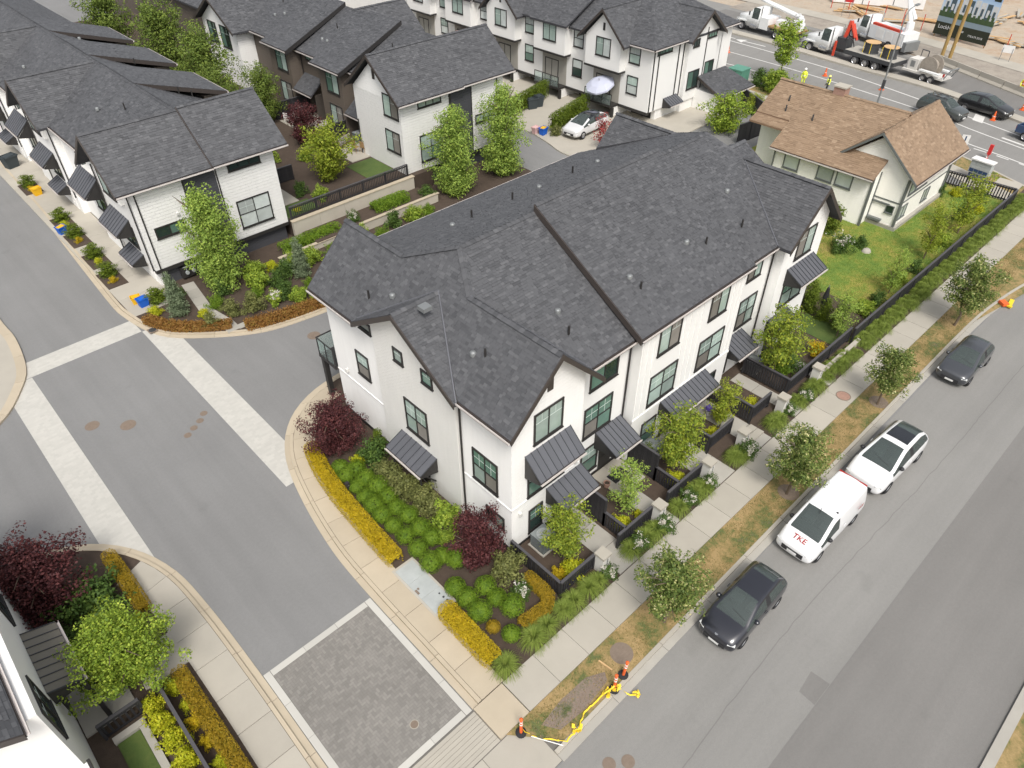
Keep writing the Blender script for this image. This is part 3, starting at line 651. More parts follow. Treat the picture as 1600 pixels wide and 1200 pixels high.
gutter(T, (17.8,14.25,7.75),(20.75,14.25,7.75),(0,-1,0)); gutter(T, (28.97,14.25,7.75),(MX(17.8),14.25,7.75),(0,-1,0)); gutter(T, (16.9,28.8,7.92),(MX(16.9),28.8,7.92),(0,1,0))
for x in (21.0,21.4,21.8,24.05,24.5,24.95,25.4,28.0,28.4,28.75):                 # board and batten on the centre bay
    b = MB(); b.box(x-.025, x+.025, 13.985, 14.02, 2.9, 7.95); b.build('batten', 'white_wall', T)
b = MB(); b.box(20.88,28.84,13.975,14.02,2.75,2.9); b.build('belt_course', 'white_wall', T)
b = MB(); b.box(20.88,28.84,13.98,14.02,0,.28); b.box(17.22,20.88,14.58,14.62,0,.28); b.build('base_trim', 'trim_dark', T)
b = MB(); b.box(13.08,13.12,22.75,27.02,2.82,2.90); b.box(13.08,13.12,14.0,17.08,2.82,2.90); b.box(13.08,17.22,13.98,14.02,2.82,2.9); b.build('belt_course', 'white_wall', T)
wd = window
Z3 = (5.95,7.55); Z2 = (3.18,5.0)
wd(T, Fy, 14.30, 15.95, *Z3, 2, 1, ('pane_blind','pane_blind'))
wd(T, Fy, 14.0, 16.2, 3.0, 4.75, 2, 2, ('pane_green','pane_blind')); wd(T, Fy, 14.1, 14.95, .55, 2.05, 1, 2, ('pane_dark','pane_green'))
wd(T, Fr, 18.05, 19.95, *Z2, 2, 2, ('pane_screen','pane_green','pane_green','pane_green')); wd(T, Fr, 18.25, 20.1, 5.95, 7.45, 2, 1, ('pane_green','pane_dark')); wd(T, Fr, 18.05, 19.25, .65, 2.4, 1, 2, ('pane_green','pane_blind'))
wd(T, Fy, 22.1, 23.72, 6.12, 7.72, 2, 1, ('pane_blind','pane_screen')); wd(T, Fy, 26.0, 27.5, 6.12, 7.72, 2, 1, ('pane_screen','pane_blind'))
wd(T, Fy, 21.86, 23.95, *Z2, 2, 2, ('pane_blind',)); wd(T, Fy, 25.7, 27.82, *Z2, 2, 2, ('pane_screen','pane_blind','pane_blind','pane_blind'))
wd(T, Fy, 21.75, 22.9, .5, 2.1, 1, 2, ('pane_green','pane_blind')); wd(T, Fy, 27.4, 27.95, 1.2, 2.05, 1, 1, ('pane_dark',), False)
wd(T, Fr, 30.2, 31.5, 6.15, 7.4, 2, 1, ('pane_screen','pane_blind')); wd(T, Fr, 30.1, 31.75, *Z2, 2, 2, ('pane_screen','pane_blind','pane_blind','pane_blind')); wd(T, Fr, 31.0, 31.6, 1.2, 2.1, 1, 1, ('pane_dark',), False)
wd(T, Fy, 33.75, 35.45, 6.25, 7.9, 2, 1, ('pane_screen','pane_blind')); wd(T, Fy, 33.4, 35.75, 3.3, 5.1, 2, 2, ('pane_blind','pane_green'))
wd(T, Fx, 14.82, 16.39, 3.15, 4.97, 2, 2, ('pane_screen','pane_green','pane_blind','pane_green')); wd(T, Fx, 14.46, 15.63, 1.22, 1.95, 2, 1, ('pane_blind','pane_dark'), False)
wd(T, Fb, 19.15, 20.78, 3.15, 5.05, 2, 2, ('pane_screen','pane_blind','pane_blind','pane_blind')); wd(T, Fb, 20.47, 21.15, 6.95, 7.68, 1, 1, ('pane_blind',)); wd(T, Fb, 18.47, 19.22, 6.88, 7.62, 1, 1, ('pane_green',))
wd(T, Fx, 23.83, 24.88, 3.83, 5.28, 1, 2, ('pane_screen','pane_blind')); wd(T, Fx, 23.15, 24.1, 7.0, 7.55, 1, 1, ('pane_dark',), False)
for u in (15.0, 34.45): b = MB(); fbox(b, Fy, u, u+.3, 0, .04, 8.35, 9.05); b.build('gable_vent', 'trim_bronze', T)
awning(T, Fy, 13.84, 16.46, 5.63, 4.78, .92, 8); awning(T, Fy, 15.15, 17.35, 2.68, 2.15, 1.15, 6)
awning(T, Fr, 18.95, 20.72, 3.05, 2.45, 1.35, 6); awning(T, Fy, 23.0, 26.68, 2.85, 2.38, 1.02, 12)
awning(T, Fr, 29.1, 30.95, 2.9, 2.4, 1.2, 6); awning(T, Fy, 33.3, 36.0, 5.88, 5.3, 1.0, 9); awning(T, Fy, 32.55, 34.6, 2.9, 2.4, 1.1, 6)
awning(T, Fb, 18.7, 21.32, 2.58, 2.12, 1.0, 7)
for f, u0, u1 in ((Fy,15.6,16.5),(Fr,19.4,20.3),(Fy,23.4,24.3),(Fr,29.3,30.2),(Fy,33.0,33.9),(Fb,19.4,20.3)): door(T, f, u0, u1, .2, 2.2)
for z, u in ((2.15,19.0),(2.15,21.05)): MB().tube((12.0,u-.05,z-.1),(12.88,u-.05,.9),.04).build('awning_post', 'trim_dark', T); MB().tube((12.05,u-.05,0),(12.05,u-.05,2.0),.045).build('awning_post', 'trim_dark', T)
spout(T, 13.05, 17.03, 0, 7.6); spout(T, 20.82, 14.55, 2.9, 7.55); spout(T, 32.42, 14.55, 0, 7.55); spout(T, 13.05, 22.85, 0, 7.5); spout(T, 17.24, 14.5, 2.4, 5.0)
for p, k_ in (((13.6,19.5,10.05),2),((13.95,22.3,9.18),1),((13.5,23.5,8.72),0),((13.9,17.0,9.1),1),((14.05,16.45,9.2),0),((18.2,16.6,9.22),1),((17.95,15.7,8.7),0),((22.2,16.1,9.36),1),((22.3,15.5,8.98),0),((26.4,16.15,9.4),1),((27.4,15.7,9.1),0),((31.6,17.5,9.75),1),((30.7,15.8,8.75),0),
             ((19.0,24.3,9.85),1),((20.2,24.3,9.85),0),((22.9,24.3,9.85),0),((24.8,24.3,9.85),1),((27.3,24.3,9.85),0),((29.3,24.3,9.85),1),((36.6,21.0,9.3),2)): vent(T, p, k_)
for p, d in (((17.0,13.98,3.4),0),((13.09,15.0,2.45),0)): pass
# glass balcony on the lane end
b = MB(); b.box(12.95,16.6,27.0,28.6,2.75,2.92); bal = b.build('balcony', 'trim_dark', T)
b = MB()
for x, y in ((12.98,27.05),(12.98,27.8),(12.98,28.55),(14.2,28.55),(15.4,28.55),(16.55,28.55)): b.box(x-.025,x+.025,y-.025,y+.025,2.92,3.98)
b.box(12.955,13.005,27.0,28.6,3.98,4.03); b.box(13.005,16.6,28.53,28.58,3.98,4.03); b.build('railing', 'trim_dark', bal)
mt, n, bs = newmat('clear_glass'); bs.inputs['Base Color'].default_value = (.75,.85,.82,1); bs.inputs['Roughness'].default_value = .02; bs.inputs['Transmission Weight'].default_value = .9; bs.inputs['IOR'].default_value = 1.1
for y0, y1 in ((27.09,27.76),(27.84,28.51)): MB().box(12.975,12.985,y0,y1,3.0,3.95).build('pane', 'clear_glass', bal)
for x0, x1 in ((13.02,14.16),(14.24,15.36),(15.44,16.5)): MB().box(x0,x1,28.545,28.555,3.0,3.95).build('pane', 'clear_glass', bal)
MB().box(13.0,13.25,28.3,28.55,0,2.75).build('balcony_post', 'trim_dark', T)
# wall lamps
for f, u, z in ((Fy,13.55,2.35),(Fy,16.9,3.15),(Fx,26.0,3.3)): b = MB(); fbox(b, f, u-.07, u+.07, 0, .14, z-.1, z+.1); b.build('wall_lamp', 'paint_white', T)
# ------------------------------------------------------------------ west row: white end unit on the curved garden, row running away
def end_base(Tn, x0, x1, y, zb=1.42):
    """overhanging upper storeys on a dark recessed base, with a dark band"""
    b = MB(); b.box(x0-.03, x1+.03, y-.03, y+.25, zb-.22, zb+.02); b.build('band', 'trim_dark', Tn)
    MB().box(x0+.5, x1-.15, y+.3, y+5, 0, zb).build('wall', 'charcoal_lap', Tn)
T2 = thing('townhouse_row', 'white townhouse row with dark base and metal awnings over garage driveways', 'building', (10.74,45.13,0))
wallbox(T2, 'white_shake', 10.74, 20.4, 45.13, 51.0, 1.42, 7.02)
MB().prism([(10.74,45.13,7.02),(10.74,51.0,7.02),(10.74,48.06,9.45)], (9.6,0,0)).build('wall', 'white_lap', T2)
wallbox(T2, 'white_lap', 10.86, 20.2, 45.5, 51, 0, 1.4); wallbox(T2, 'white_lap', 11.2, 20.9, 51.0, 112, 0, 7.0)
end_base(T2, 10.74, 20.4, 45.13)
pls = []; rgs = []
g, r_ = gable(9.95, 16.05, 44.72, 51.4, 7.02, 9.78, 'x'); pls += g; rgs.append(r_)
g, r_ = gable(16.05, 21.35, 44.66, 51.46, 7.08, 9.92, 'x'); pls += g; rgs.append(r_)
g, r_ = gable(10.75, 21.3, 48.1, 112, 7.05, 9.62, 'y', 16.1); pls += g; rgs.append(r_)
for yc in (62.4, 75.6, 88.8):
    g, r_ = gable(9.95, 16.0, yc-3.4, yc+3.4, 7.0, 9.6, 'x'); pls += g; rgs.append(r_)
make_roof(T2, pls, rgs, ex=.16, tw=(.2,.28,.38))
for yc in (48.06, 62.4, 75.6, 88.8):
    h = 3.34 if yc < 50 else 3.4; zt = 9.78 if yc < 50 else 9.6
    barge(T2, (9.95,yc-h,7.02),(9.95,yc,zt),(-1,0,0)); barge(T2, (9.95,yc,zt),(9.95,yc+h,7.02),(-1,0,0))
    fx = face('x-', 10.74)
    if yc > 50:
        MB().prism([(10.74,yc-2.9,0),(10.74,yc+2.9,0),(10.74,yc+2.9,7.0),(10.74,yc,9.3),(10.74,yc-2.9,7.0)], (.8,0,0)).build('wall', 'white_lap', T2)
    b = MB(); fbox(b, fx, yc-1.5, yc+1.5, .0, .25, 5.6, 7.7); b.build('wall', 'white_wall', T2)
    fb = face('x-', 10.49)
    window(T2, fb, yc-1.1, yc+1.1, 5.75, 7.4, 2, 1, ('pane_dark','pane_blind')); window(T2, fx, yc-1.2, yc+1.0, 2.3, 3.9, 2, 1, ('pane_dark','pane_green'))
    awning(T2, fx, yc-1.0, yc+2.1, 4.35, 3.55, 1.05, 8); awning(T2, fx, yc-1.4, yc+.9, 2.0, 1.55, .9, 6)
    awning(T2, face('x-', 10.74), yc+3.05, yc+6.3, 5.75, 4.75, 1.15, 9); wallbox(T2, 'white_lap', 10.76, 11.4, yc+3.0, yc+6.4, 0, 5.6)
    window(T2, face('x-', 11.2), yc+6.6, yc+7.5, 5.3, 6.7, 1, 2, ('pane_blind',)); window(T2, face('x-', 10.76), yc+3.4, yc+5.6, 2.9, 4.4, 2, 1, ('pane_dark','pane_blind'))
    door(T2, face('x-', 10.86 if yc < 50 else 10.74), yc-1.9, yc+1.9, .12, 1.38, 'white_wall', False); spout(T2, 10.66, yc-2.75, 1.4, 6.9); spout(T2, 10.66, yc+2.85, 0, 6.9); spout(T2, 11.1, yc+7.9, 0, 6.9)
gutter(T2, (9.95,44.72,7.02),(16.05,44.72,7.02),(0,-1,0)); gutter(T2, (16.05,44.66,7.08),(21.35,44.66,7.08),(0,-1,0)); barge(T2, (16.03,44.66,7.08),(16.03,48.06,9.92),(-1,0,0), h=.2)
gutter(T2, (10.75,51.5,7.05),(10.75,59,7.05),(-1,0,0)); gutter(T2, (10.75,65.9,7.05),(10.75,72.2,7.05),(-1,0,0))
F2 = face('y-', 45.13)
b = MB(); fbox(b, F2, 14.1, 16.2, 0, .03, 1.42, 7.0); b.build('panel', 'charcoal_lap', T2)
b = MB(); fbox(b, F2, 14.02, 14.1, 0, .05, 1.42, 7.0); b.build('panel_trim', 'trim_dark', T2)
window(T2, F2, 17.05, 19.45, 2.12, 4.12, 2, 2, ('pane_white',)); window(T2, F2, 17.1, 19.42, 6.22, 6.92, 3, 1, ('pane_dark',), False); window(T2, F2, 11.5, 13.4, 3.45, 4.22, 2, 1, ('pane_dark','pane_green'), False)
spout(T2, 11.05, 45.08, 0, 6.9); spout(T2, 16.28, 45.08, 1.4, 6.95)
b = MB(); fbox(b, F2, 13.1, 13.25, 0, .14, 4.6, 4.75); b.build('wall_lamp', 'paint_white', T2)
b = MB(); b.box(12.2,14.4,45.05,45.4,.25,.95); mr = b.build('meter_panel', 'trim_dark', T2)
b = MB()
for i in range(4): b.tube((12.55+i*.45,45.03,.62),(12.55+i*.45,44.93,.62),.13,n=10); b.tube((12.55+i*.45,45.0,.75),(12.55+i*.45,45.0,1.05),.02)
b.tube((12.35,45.0,1.05),(14.1,45.0,1.05),.025); b.build('gas_meter', 'fan', mr)
# dormer-like rear bays over the courtyard
for yc in (58.5, 67.5, 76.5):
    P = [(16.3,yc-3,9.55),(16.3,yc+3,9.55),(22.6,yc+3,7.55),(22.6,yc-3,7.55)]; make_roof(T2, [P], ex=.16, tw=(.2,.28,.38), thick=.2)
    wallbox(T2, 'brown_lap', 20.9, 22.1, yc-2.7, yc+2.7, 1.5, 7.5); gutter(T2, (22.6,yc-3,7.55),(22.6,yc+3,7.55),(1,0,0)); barge(T2, (16.3,yc-3,9.55),(22.6,yc-3,7.55),(0,-1,0), h=.3)
for p, k_ in (((13.4,55.6,8.5),1),((14.4,52.9,9.0),0),((12.8,70,8.2),1),((18.9,55.0,8.5),0),((19.6,54.5,8.2),0),((19.0,63,8.7),0),((18,72,8.9),1)): vent(T2, p, k_)

# ------------------------------------------------------------------ middle row: white end unit, brown courtyard side
T3 = thing('townhouse_row', 'townhouse row with brown courtyard side and white gabled end above the retaining wall', 'building', (31.1,45.3,0))
wallbox(T3, 'white_shake', 31.1, 41.6, 45.3, 51.4, 1.42, 7.05)
MB().prism([(31.1,45.3,7.05),(31.1,51.4,7.05),(31.1,48.35,9.6)], (10.4,0,0)).build('wall', 'white_lap', T3)
end_base(T3, 31.1, 41.6, 45.3); wallbox(T3, 'brown_lap', 33.2, 43.0, 51.4, 112, 0, 7.0); wallbox(T3, 'white_lap', 40.5, 43.0, 51.5, 112, 0, 7.05)
pls = []; rgs = []
g, r_ = gable(30.65, 37.0, 44.82, 51.9, 7.12, 10.0, 'x'); pls += g; rgs.append(r_)
g, r_ = gable(37.0, 42.6, 44.9, 51.8, 7.16, 10.0, 'x'); pls += g; rgs.append(r_)
g, r_ = gable(32.7, 43.6, 48.4, 112, 7.0, 9.6, 'y', 38.3); pls += g; rgs.append(r_)
for yc in (61.5, 76): g, r_ = gable(38.3, 44.0, yc-3.2, yc+3.2, 7.0, 9.55, 'x'); pls += g; rgs.append(r_)
g, r_ = gable(30.9, 38.3, 71.2, 79.5, 7.0, 9.5, 'x'); pls += g; rgs.append(r_)
make_roof(T3, pls, rgs, ex=.16, tw=(.2,.28,.38))
barge(T3, (30.65,44.82,7.12),(30.65,48.36,10.0),(-1,0,0)); barge(T3, (30.65,48.36,10.0),(30.65,51.9,7.12),(-1,0,0)); gutter(T3, (30.65,44.82,7.12),(37,44.82,7.12),(0,-1,0)); gutter(T3, (37,44.9,7.16),(42.6,44.9,7.16),(0,-1,0))
gutter(T3, (32.7,51.9,7.0),(32.7,71.2,7.0),(-1,0,0)); barge(T3, (42.6,44.9,7.16),(42.6,48.36,10.0),(1,0,0))
F3 = face('y-', 45.3); F3x = face('x-', 31.1)
window(T3, F3x, 45.5, 47.4, 5.75, 7.45, 2, 1, ('pane_screen','pane_blind')); window(T3, F3x, 45.65, 47.5, 3.0, 4.7, 2, 1, ('pane_screen','pane_blind'))
window(T3, F3, 32.75, 35.05, 6.3, 7.0, 3, 1, ('pane_blind',), False); window(T3, F3, 32.7, 34.85, 2.05, 4.2, 2, 2, ('pane_blind','pane_blind','pane_green','pane_blind')); window(T3, F3, 38.5, 40.3, 3.65, 4.35, 2, 1, ('pane_blind',), False)
b = MB(); fbox(b, F3, 36.0, 38.1, 0, .03, 1.42, 7.1); b.build('panel', 'charcoal_lap', T3)
b = MB(); fbox(b, F3, 35.92, 36.0, 0, .05, 1.42, 7.1); fbox(b, F3, 38.1, 38.18, 0, .05, 1.42, 7.1); b.build('panel_trim', 'trim_dark', T3)
spout(T3, 35.85, 45.24, 1.4, 7.0); spout(T3, 40.9, 45.24, 0, 7.0); spout(T3, 31.02, 51.2, 1.5, 4.4)
b = MB(); fbox(b, F3x, 48.15, 48.45, 0, .04, 8.2, 8.9); b.build('gable_vent', 'trim_bronze', T3)
b = MB(); fbox(b, F3, 39.0, 39.15, 0, .14, 4.8, 4.95); b.build('wall_lamp', 'paint_white', T3)
F3b = face('x-', 32.0)
for yc in (56.4, 64.8):
    wallbox(T3, 'brown_lap', 32.0, 33.3, yc-1.75, yc+1.75, 1.5, 7.1)
    make_roof(T3, [[(31.55,yc+2.2,7.12),(31.55,yc-2.2,7.12),(38.3,yc-2.2,9.95),(38.3,yc+2.2,9.95)]], ex=.16, tw=(.2,.28,.38), thick=.28); gutter(T3, (31.55,yc-2.2,7.12),(31.55,yc+2.2,7.12),(-1,0,0)); barge(T3, (31.55,yc-2.2,7.12),(38.3,yc-2.2,9.95),(0,-1,0), h=.34, mt='trim_dark')
    window(T3, F3b, yc-1.25, yc+.65, 5.0, 6.85, 2, 1, ('pane_blind','pane_green')); window(T3, F3b, yc-1.25, yc+.65, 2.2, 4.0, 2, 1, ('pane_screen','pane_blind'))
    spout(T3, 33.1, yc-1.9, 1.5, 6.9)
    # porch lean-to beside each bay
    make_roof(T3, [[(31.75,yc-2.0,3.85),(31.75,yc-5.0,3.85),(33.2,yc-5.0,4.95),(33.2,yc-2.0,4.95)]], ex=.16, tw=(.2,.28,.38), thick=.14); gutter(T3, (31.75,yc-5.0,3.85),(31.75,yc-2.0,3.85),(-1,0,0))
    wallbox(T3, 'brown_dark', 32.2, 33.25, yc-5.0, yc-4.85, 1.5, 3.8); door(T3, face('x-', 33.2), yc-3.6, yc-2.7, 1.55, 3.6, 'brown_dark'); window(T3, face('x-', 33.2), yc-4.3, yc-2.6, 6.2, 6.9, 2, 1, ('pane_green',), False)
    for k_ in range(3): b = MB(); b.box(33.12,33.2,yc-4.4,yc-4.3,2.2+.5*k_,2.35+.5*k_); b.build('wall_lamp', 'paint_white', T3)
wallbox(T3, 'white_lap', 31.5, 33.4, 71.8, 78.9, 1.5, 7.0); MB().prism([(31.5,71.8,7.0),(31.5,78.9,7.0),(31.5,75.35,9.2)], (2,0,0)).build('wall', 'white_lap', T3)
window(T3, face('x-',31.5), 73.3, 75.2, 5.0, 7.0, 2, 1, ('pane_dark','pane_green')); window(T3, face('x-',31.5), 76.0, 77.8, 5.0, 7.0, 2, 1, ('pane_dark','pane_green'))
barge(T3, (30.9,71.2,7.0),(30.9,75.35,9.5),(-1,0,0)); barge(T3, (30.9,75.35,9.5),(30.9,79.5,7.0),(-1,0,0))
for p, k_ in (((36,52.5,8.6),0),((34.3,53.2,7.85),2),((36,60.7,8.6),0),((34.5,61,7.9),2),((34.5,60.2,7.9),2),((35.5,69,8.4),2),((35,70,8.2),2),((36.6,71,8.9),0)): vent(T3, p, 0 if k_ == 0 else 1)

# ------------------------------------------------------------------ east row along the arterial
T4 = thing('townhouse_row', 'tall white townhouse row with overhanging bays and balconies above driveways', 'building', (56.1,41.0,0))
wallbox(T4, 'white_wall', 56.1, 67.0, 41.0, 112, 1.1, 6.95); wallbox(T4, 'white_wall', 57.6, 66.9, 41.15, 112, 0, 1.12)
b = MB(); b.box(56.04,56.4,40.98,112,.9,1.16); b.build('band', 'trim_dark', T4)
pls = [[(55.65,40.55,6.92),(62.4,46.8,10.6),(62.4,112,10.6),(55.65,112,6.92)], [(69.0,40.55,6.92),(69.0,112,6.92),(62.4,112,10.6),(62.4,46.8,10.6)], [(55.65,40.55,6.92),(69.0,40.55,6.92),(62.4,46.8,10.6)]]
rgs = [((62.4,46.8,10.6),(62.4,112,10.6)), ((55.65,40.55,6.92),(62.4,46.8,10.6)), ((69,40.55,6.92),(62.4,46.8,10.6))]
g, r_ = gable(60.5, 66.1, 40.0, 46, 6.75, 9.0, 'y'); pls += g; rgs.append(r_)
for yc in (46.2, 60.3, 74.4): g, r_ = gable(54.75, 62, yc-2.9, yc+2.9, 6.75, 9.5, 'x'); pls += g; rgs.append(r_)
make_roof(T4, pls, rgs, ex=.16, tw=(.2,.28,.38))
barge(T4, (60.5,40.0,6.75),(63.3,40.0,9.0),(0,-1,0)); barge(T4, (63.3,40.0,9.0),(66.1,40.0,6.75),(0,-1,0)); gutter(T4, (55.65,40.55,6.92),(60.5,40.55,6.92),(0,-1,0)); gutter(T4, (66.1,40.55,6.92),(69,40.55,6.92),(0,-1,0)); gutter(T4, (55.65,40.55,6.92),(55.65,43.3,6.92),(-1,0,0))
MB().prism([(61.0,40.6,1.1),(65.6,40.6,1.1),(65.6,40.6,7.0),(63.3,40.6,8.7),(61.0,40.6,7.0)], (0,.6,0)).build('wall', 'white_wall', T4)
wallbox(T4, 'white_wall', 61.0, 68.5, 40.75, 41.2, 0, 1.12); wallbox(T4, 'white_wall', 66.9, 68.6, 41.0, 112, 0, 6.9)
F4 = face('x-', 56.1); F4b = face('x-', 55.2); F4y = face('y-', 41.0); F4g = face('y-', 40.6)
pk = ('pane_blind','pane_white','pane_dark','pane_green')
for i, y in enumerate((42.4, 49.4, 56.2, 63.2, 70.2, 77.2)):
    window(T4, F4, y, y+1.3, 5.15, 6.8, 1, 2, (pk[i % 2], 'pane_white')); window(T4, F4, y, y+1.3, 2.4, 4.05, 1, 2, (pk[(i+1) % 4], pk[i % 2]))
for i, yc in enumerate((46.2, 53.2, 60.3, 67.3, 74.4)):
    gb = i % 2 == 0; hw = 2.15
    P = [(55.2,yc-hw,4.3),(55.2,yc+hw,4.3),(55.2,yc+hw,7.0)] + ([(55.2,yc,9.15)] if gb else []) + [(55.2,yc-hw,7.0)]
    MB().prism(P, (.92,0,0)).build('wall', 'white_wall', T4)
    b = MB(); b.box(55.14,56.12,yc-hw-.04,yc+hw+.04,4.14,4.32); b.build('band', 'trim_dark', T4)
    window(T4, F4b, yc-.95, yc+.85, 5.35, 7.0, 2, 1, (pk[(i+1) % 2], 'pane_blind'))
    if gb: b = MB(); fbox(b, F4b, yc-.12, yc+.12, 0, .04, 7.6, 8.25); b.build('gable_vent', 'trim_dark', T4); barge(T4, (54.75,yc-2.9,6.75),(54.75,yc,9.5),(-1,0,0)); barge(T4, (54.75,yc,9.5),(54.75,yc+2.9,6.75),(-1,0,0))
    else: gutter(T4, (55.2,yc-2.6,7.02),(55.2,yc+2.6,7.02),(-1,0,0)); make_roof(T4, [[(54.9,yc+2.5,7.1),(54.9,yc-2.5,7.1),(60,yc-2.5,9.7),(60,yc+2.5,9.7)]], ex=.16, tw=(.2,.28,.38))
    # balcony: flat grey panel, shade of the recess put into its colour; deck, glass, posts
    b = MB(); fbox(b, F4, yc-1.7, yc+1.7, 0, .02, 1.16, 4.14); b.build('recess_shade', 'concrete_grey', T4)
    b = MB(); b.box(54.9,56.1,yc-1.75,yc+1.75,1.0,1.16); bal = b.build('balcony', 'trim_dark', T4)
    b = MB()
    for u in (-1.7,-.57,.57,1.7): b.box(54.92,54.98,yc+u-.03,yc+u+.03,1.16,2.2)
    b.box(54.92,54.98,yc-1.72,yc+1.72,2.2,2.26); b.build('railing', 'trim_dark', bal)
    for u in (-1.66,-.53,.61): MB().box(54.945,54.955,yc+u,yc+u+1.05,1.22,2.16).build('pane', 'clear_glass', bal)
    MB().box(55.0,55.25,yc-1.9,yc-1.65,0,1.0).build('balcony_post', 'trim_dark', T4); MB().box(55.3,57.6,yc-1.68,yc-1.5,0,1.0).build('wall', 'white_wall', T4)
    door(T4, face('x-', 57.6), yc-4.6, yc-2.2, .05, 1.0, 'trim_dark', False); window(T4, F4, yc-.6, yc+1.3, 1.2, 3.4, 2, 1, ('pane_dark',), False)
for x in (56.3, 57.0, 60.0, 60.75): MB().box(x-.06,x+.06,40.94,41.0,1.16,6.85).build('corner_board', 'trim_dark', T4)
window(T4, F4y, 56.7, 58.9, 6.15, 6.8, 4, 1, ('pane_green',), False); window(T4, F4g, 61.6, 62.6, 5.95, 6.65, 2, 1, ('pane_dark',), False); window(T4, F4g, 61.4, 63.2, 2.1, 3.8, 2, 1, ('pane_green','pane_dark'), False); window(T4, F4g, 64.0, 65.5, 2.6, 4.2, 2, 1, ('pane_green','pane_dark'), False); window(T4, F4g, 63.9, 65.3, 6.35, 6.95, 3, 1, ('pane_green',), False)
MB().box(63.7,63.8,40.55,40.6,1.2,7.4).build('corner_board', 'trim_dark', T4)
awning(T4, F4y, 58.4, 60.4, 1.95, 1.45, 1.0, 6)
make_roof(T4, [[(62.6,37.2,1.9),(68.2,37.2,1.9),(67.6,40.5,3.1),(63.0,40.5,3.1)]], ex=.16, tw=(.2,.28,.38)); wallbox(T4, 'white_wall', 63.0, 67.6, 37.7, 40.7, 0, 1.85); barge(T4, (62.6,37.2,1.9),(63.0,40.5,3.1),(-1,0,0)); gutter(T4, (62.6,37.2,1.9),(68.2,37.2,1.9),(0,-1,0))
for x in (63.0,65.2,67.5): MB().box(x-.06,x+.06,37.64,37.7,0,1.8).build('corner_board', 'trim_dark', T4)

# ------------------------------------------------------------------ old cream house with tan roof
H = thing('cream_house', 'cream clapboard house with tan shingle roof and brick chimney', 'house', (53.2,15.6,.3))
zg = .0
MB().prism([(53.2,15.6,zg),(53.2,20.9,zg),(53.2,20.9,4.1),(53.2,18.25,6.25),(53.2,15.6,4.1)], (8.2,0,0)).build('wall', 'cream_lap', H)
wallbox(H, 'cream_lap', 52.1, 53.6, 17.6, 25.5, zg, 4.15); MB().prism([(52.3,18.4,zg),(61.4,18.4,zg),(61.4,18.4,4.1),(56.75,18.4,6.9),(52.3,18.4,4.1)], (0,7.1,0)).build('wall', 'cream_lap', H)
wallbox(H, 'cream_lap', 54.6, 60.5, 25.4, 28.4, zg, 4.1)
pls, rg = gable(51.6, 61.9, 17.45, 28.7, 3.85, 7.1, 'y', 56.8)
pls[0] = [(51.6,25.75,3.85),(51.6,17.45,3.85),(53.5,17.45,5.0375),(53.5,25.75,5.0375)]; pls.append([(53.5,25.75,5.0375),(53.5,18.22,5.0375),(56.8,18.22,7.1),(56.8,25.75,7.1)]); pls[1] = [(61.9,18.22,3.85),(61.9,28.7,3.85),(56.8,28.7,7.1),(56.8,18.22,7.1)]; rg = ((56.8,18.22,7.1),(56.8,28.7,7.1))
pls.append([(53.9,28.7,5.2),(53.9,25.75,5.2),(56.8,25.75,7.05),(56.8,28.7,7.05)]); pls.append([(53.0,28.7,4.75),(53.0,25.75,4.75),(53.9,25.75,5.1),(53.9,28.7,5.1)])
g, r2_ = gable(52.75, 61.9, 14.9, 21.55, 3.95, 6.75, 'x'); pls += g
make_roof(H, pls, [rg, r2_], mt='shingle_tan', deck='deck_tan', ex=.16, tw=(.24,.32,.4), thick=.14)
for p, q in (((52.75,14.9,3.95),(52.75,18.22,6.75)),((52.75,18.22,6.75),(52.75,21.55,3.95))): barge(H, p, q, (-1,0,0), 'grey_trim', h=.2)
gutter(H, (51.6,17.45,3.85),(51.6,25.75,3.85),(-1,0,0)); gutter(H, (52.75,14.9,3.95),(61.9,14.9,3.95),(0,-1,0))
for x, y in ((53.16,15.56),(53.16,17.62),(61.4,15.56)): MB().box(x-.08,x+.08,y-.08,y+.08,.0,3.95).build('corner_board', 'grey_trim', H)
MB().box(52.02,52.14,17.5,17.66,0,3.8).build('corner_board', 'grey_trim', H); MB().box(52.02,52.1,25.4,25.5,0,3.8).build('corner_board', 'grey_trim', H)
Hy = face('y-', 15.6); Hx = face('x-', 52.1); Hx2 = face('x-', 53.2)
b = MB(); fbox(b, Hy, 53.2, 61.4, 0, .03, 2.05, 2.15); fbox(b, Hx2, 15.6, 17.6, 0, .03, 2.05, 2.15); b.build('belt_course', 'grey_trim', H)
for a, c, z0, z1, n_ in ((54.0,57.2,2.5,3.8,3),(58.6,60.0,2.9,3.5,2),(57.4,58.5,.8,1.8,2),(53.5,54.7,.75,1.75,2)): window(H, Hy, a, c, z0, z1, n_, 1, ('pane_white',), False, .06, 'grey_trim')
for a, c in ((19.0,20.3),(20.5,21.8),(23.3,24.6)): window(H, Hx, a, c, 2.4, 3.7, 1, 1, ('pane_white',), False, .09, 'grey_trim')
window(H, Hx2, 15.9, 16.5, 1.2, 1.8, 1, 1, ('pane_dark',), False, .05, 'grey_trim'); b = MB(); fbox(b, Hx2, 16.3, 17.6, .02, .12, 1.75, 1.88); b.build('lintel', 'grey_trim', H)
b = MB(); fbox(b, Hx2, 16.5, 17.5, .02, .3, .45, .62); b.build('planter_shelf', 'grey_trim', H)
b = MB(); b.box(53.05,61.6,15.35,20.9,0,.32); b.build('foundation', 'concrete_grey', H)
ch = MB().box(56.6,57.4,23.3,24.2,5.2,7.55).build('chimney', 'brick_red', H); MB().box(56.53,57.47,23.23,24.27,7.55,7.65).build('chimney_cap', 'concrete', ch)
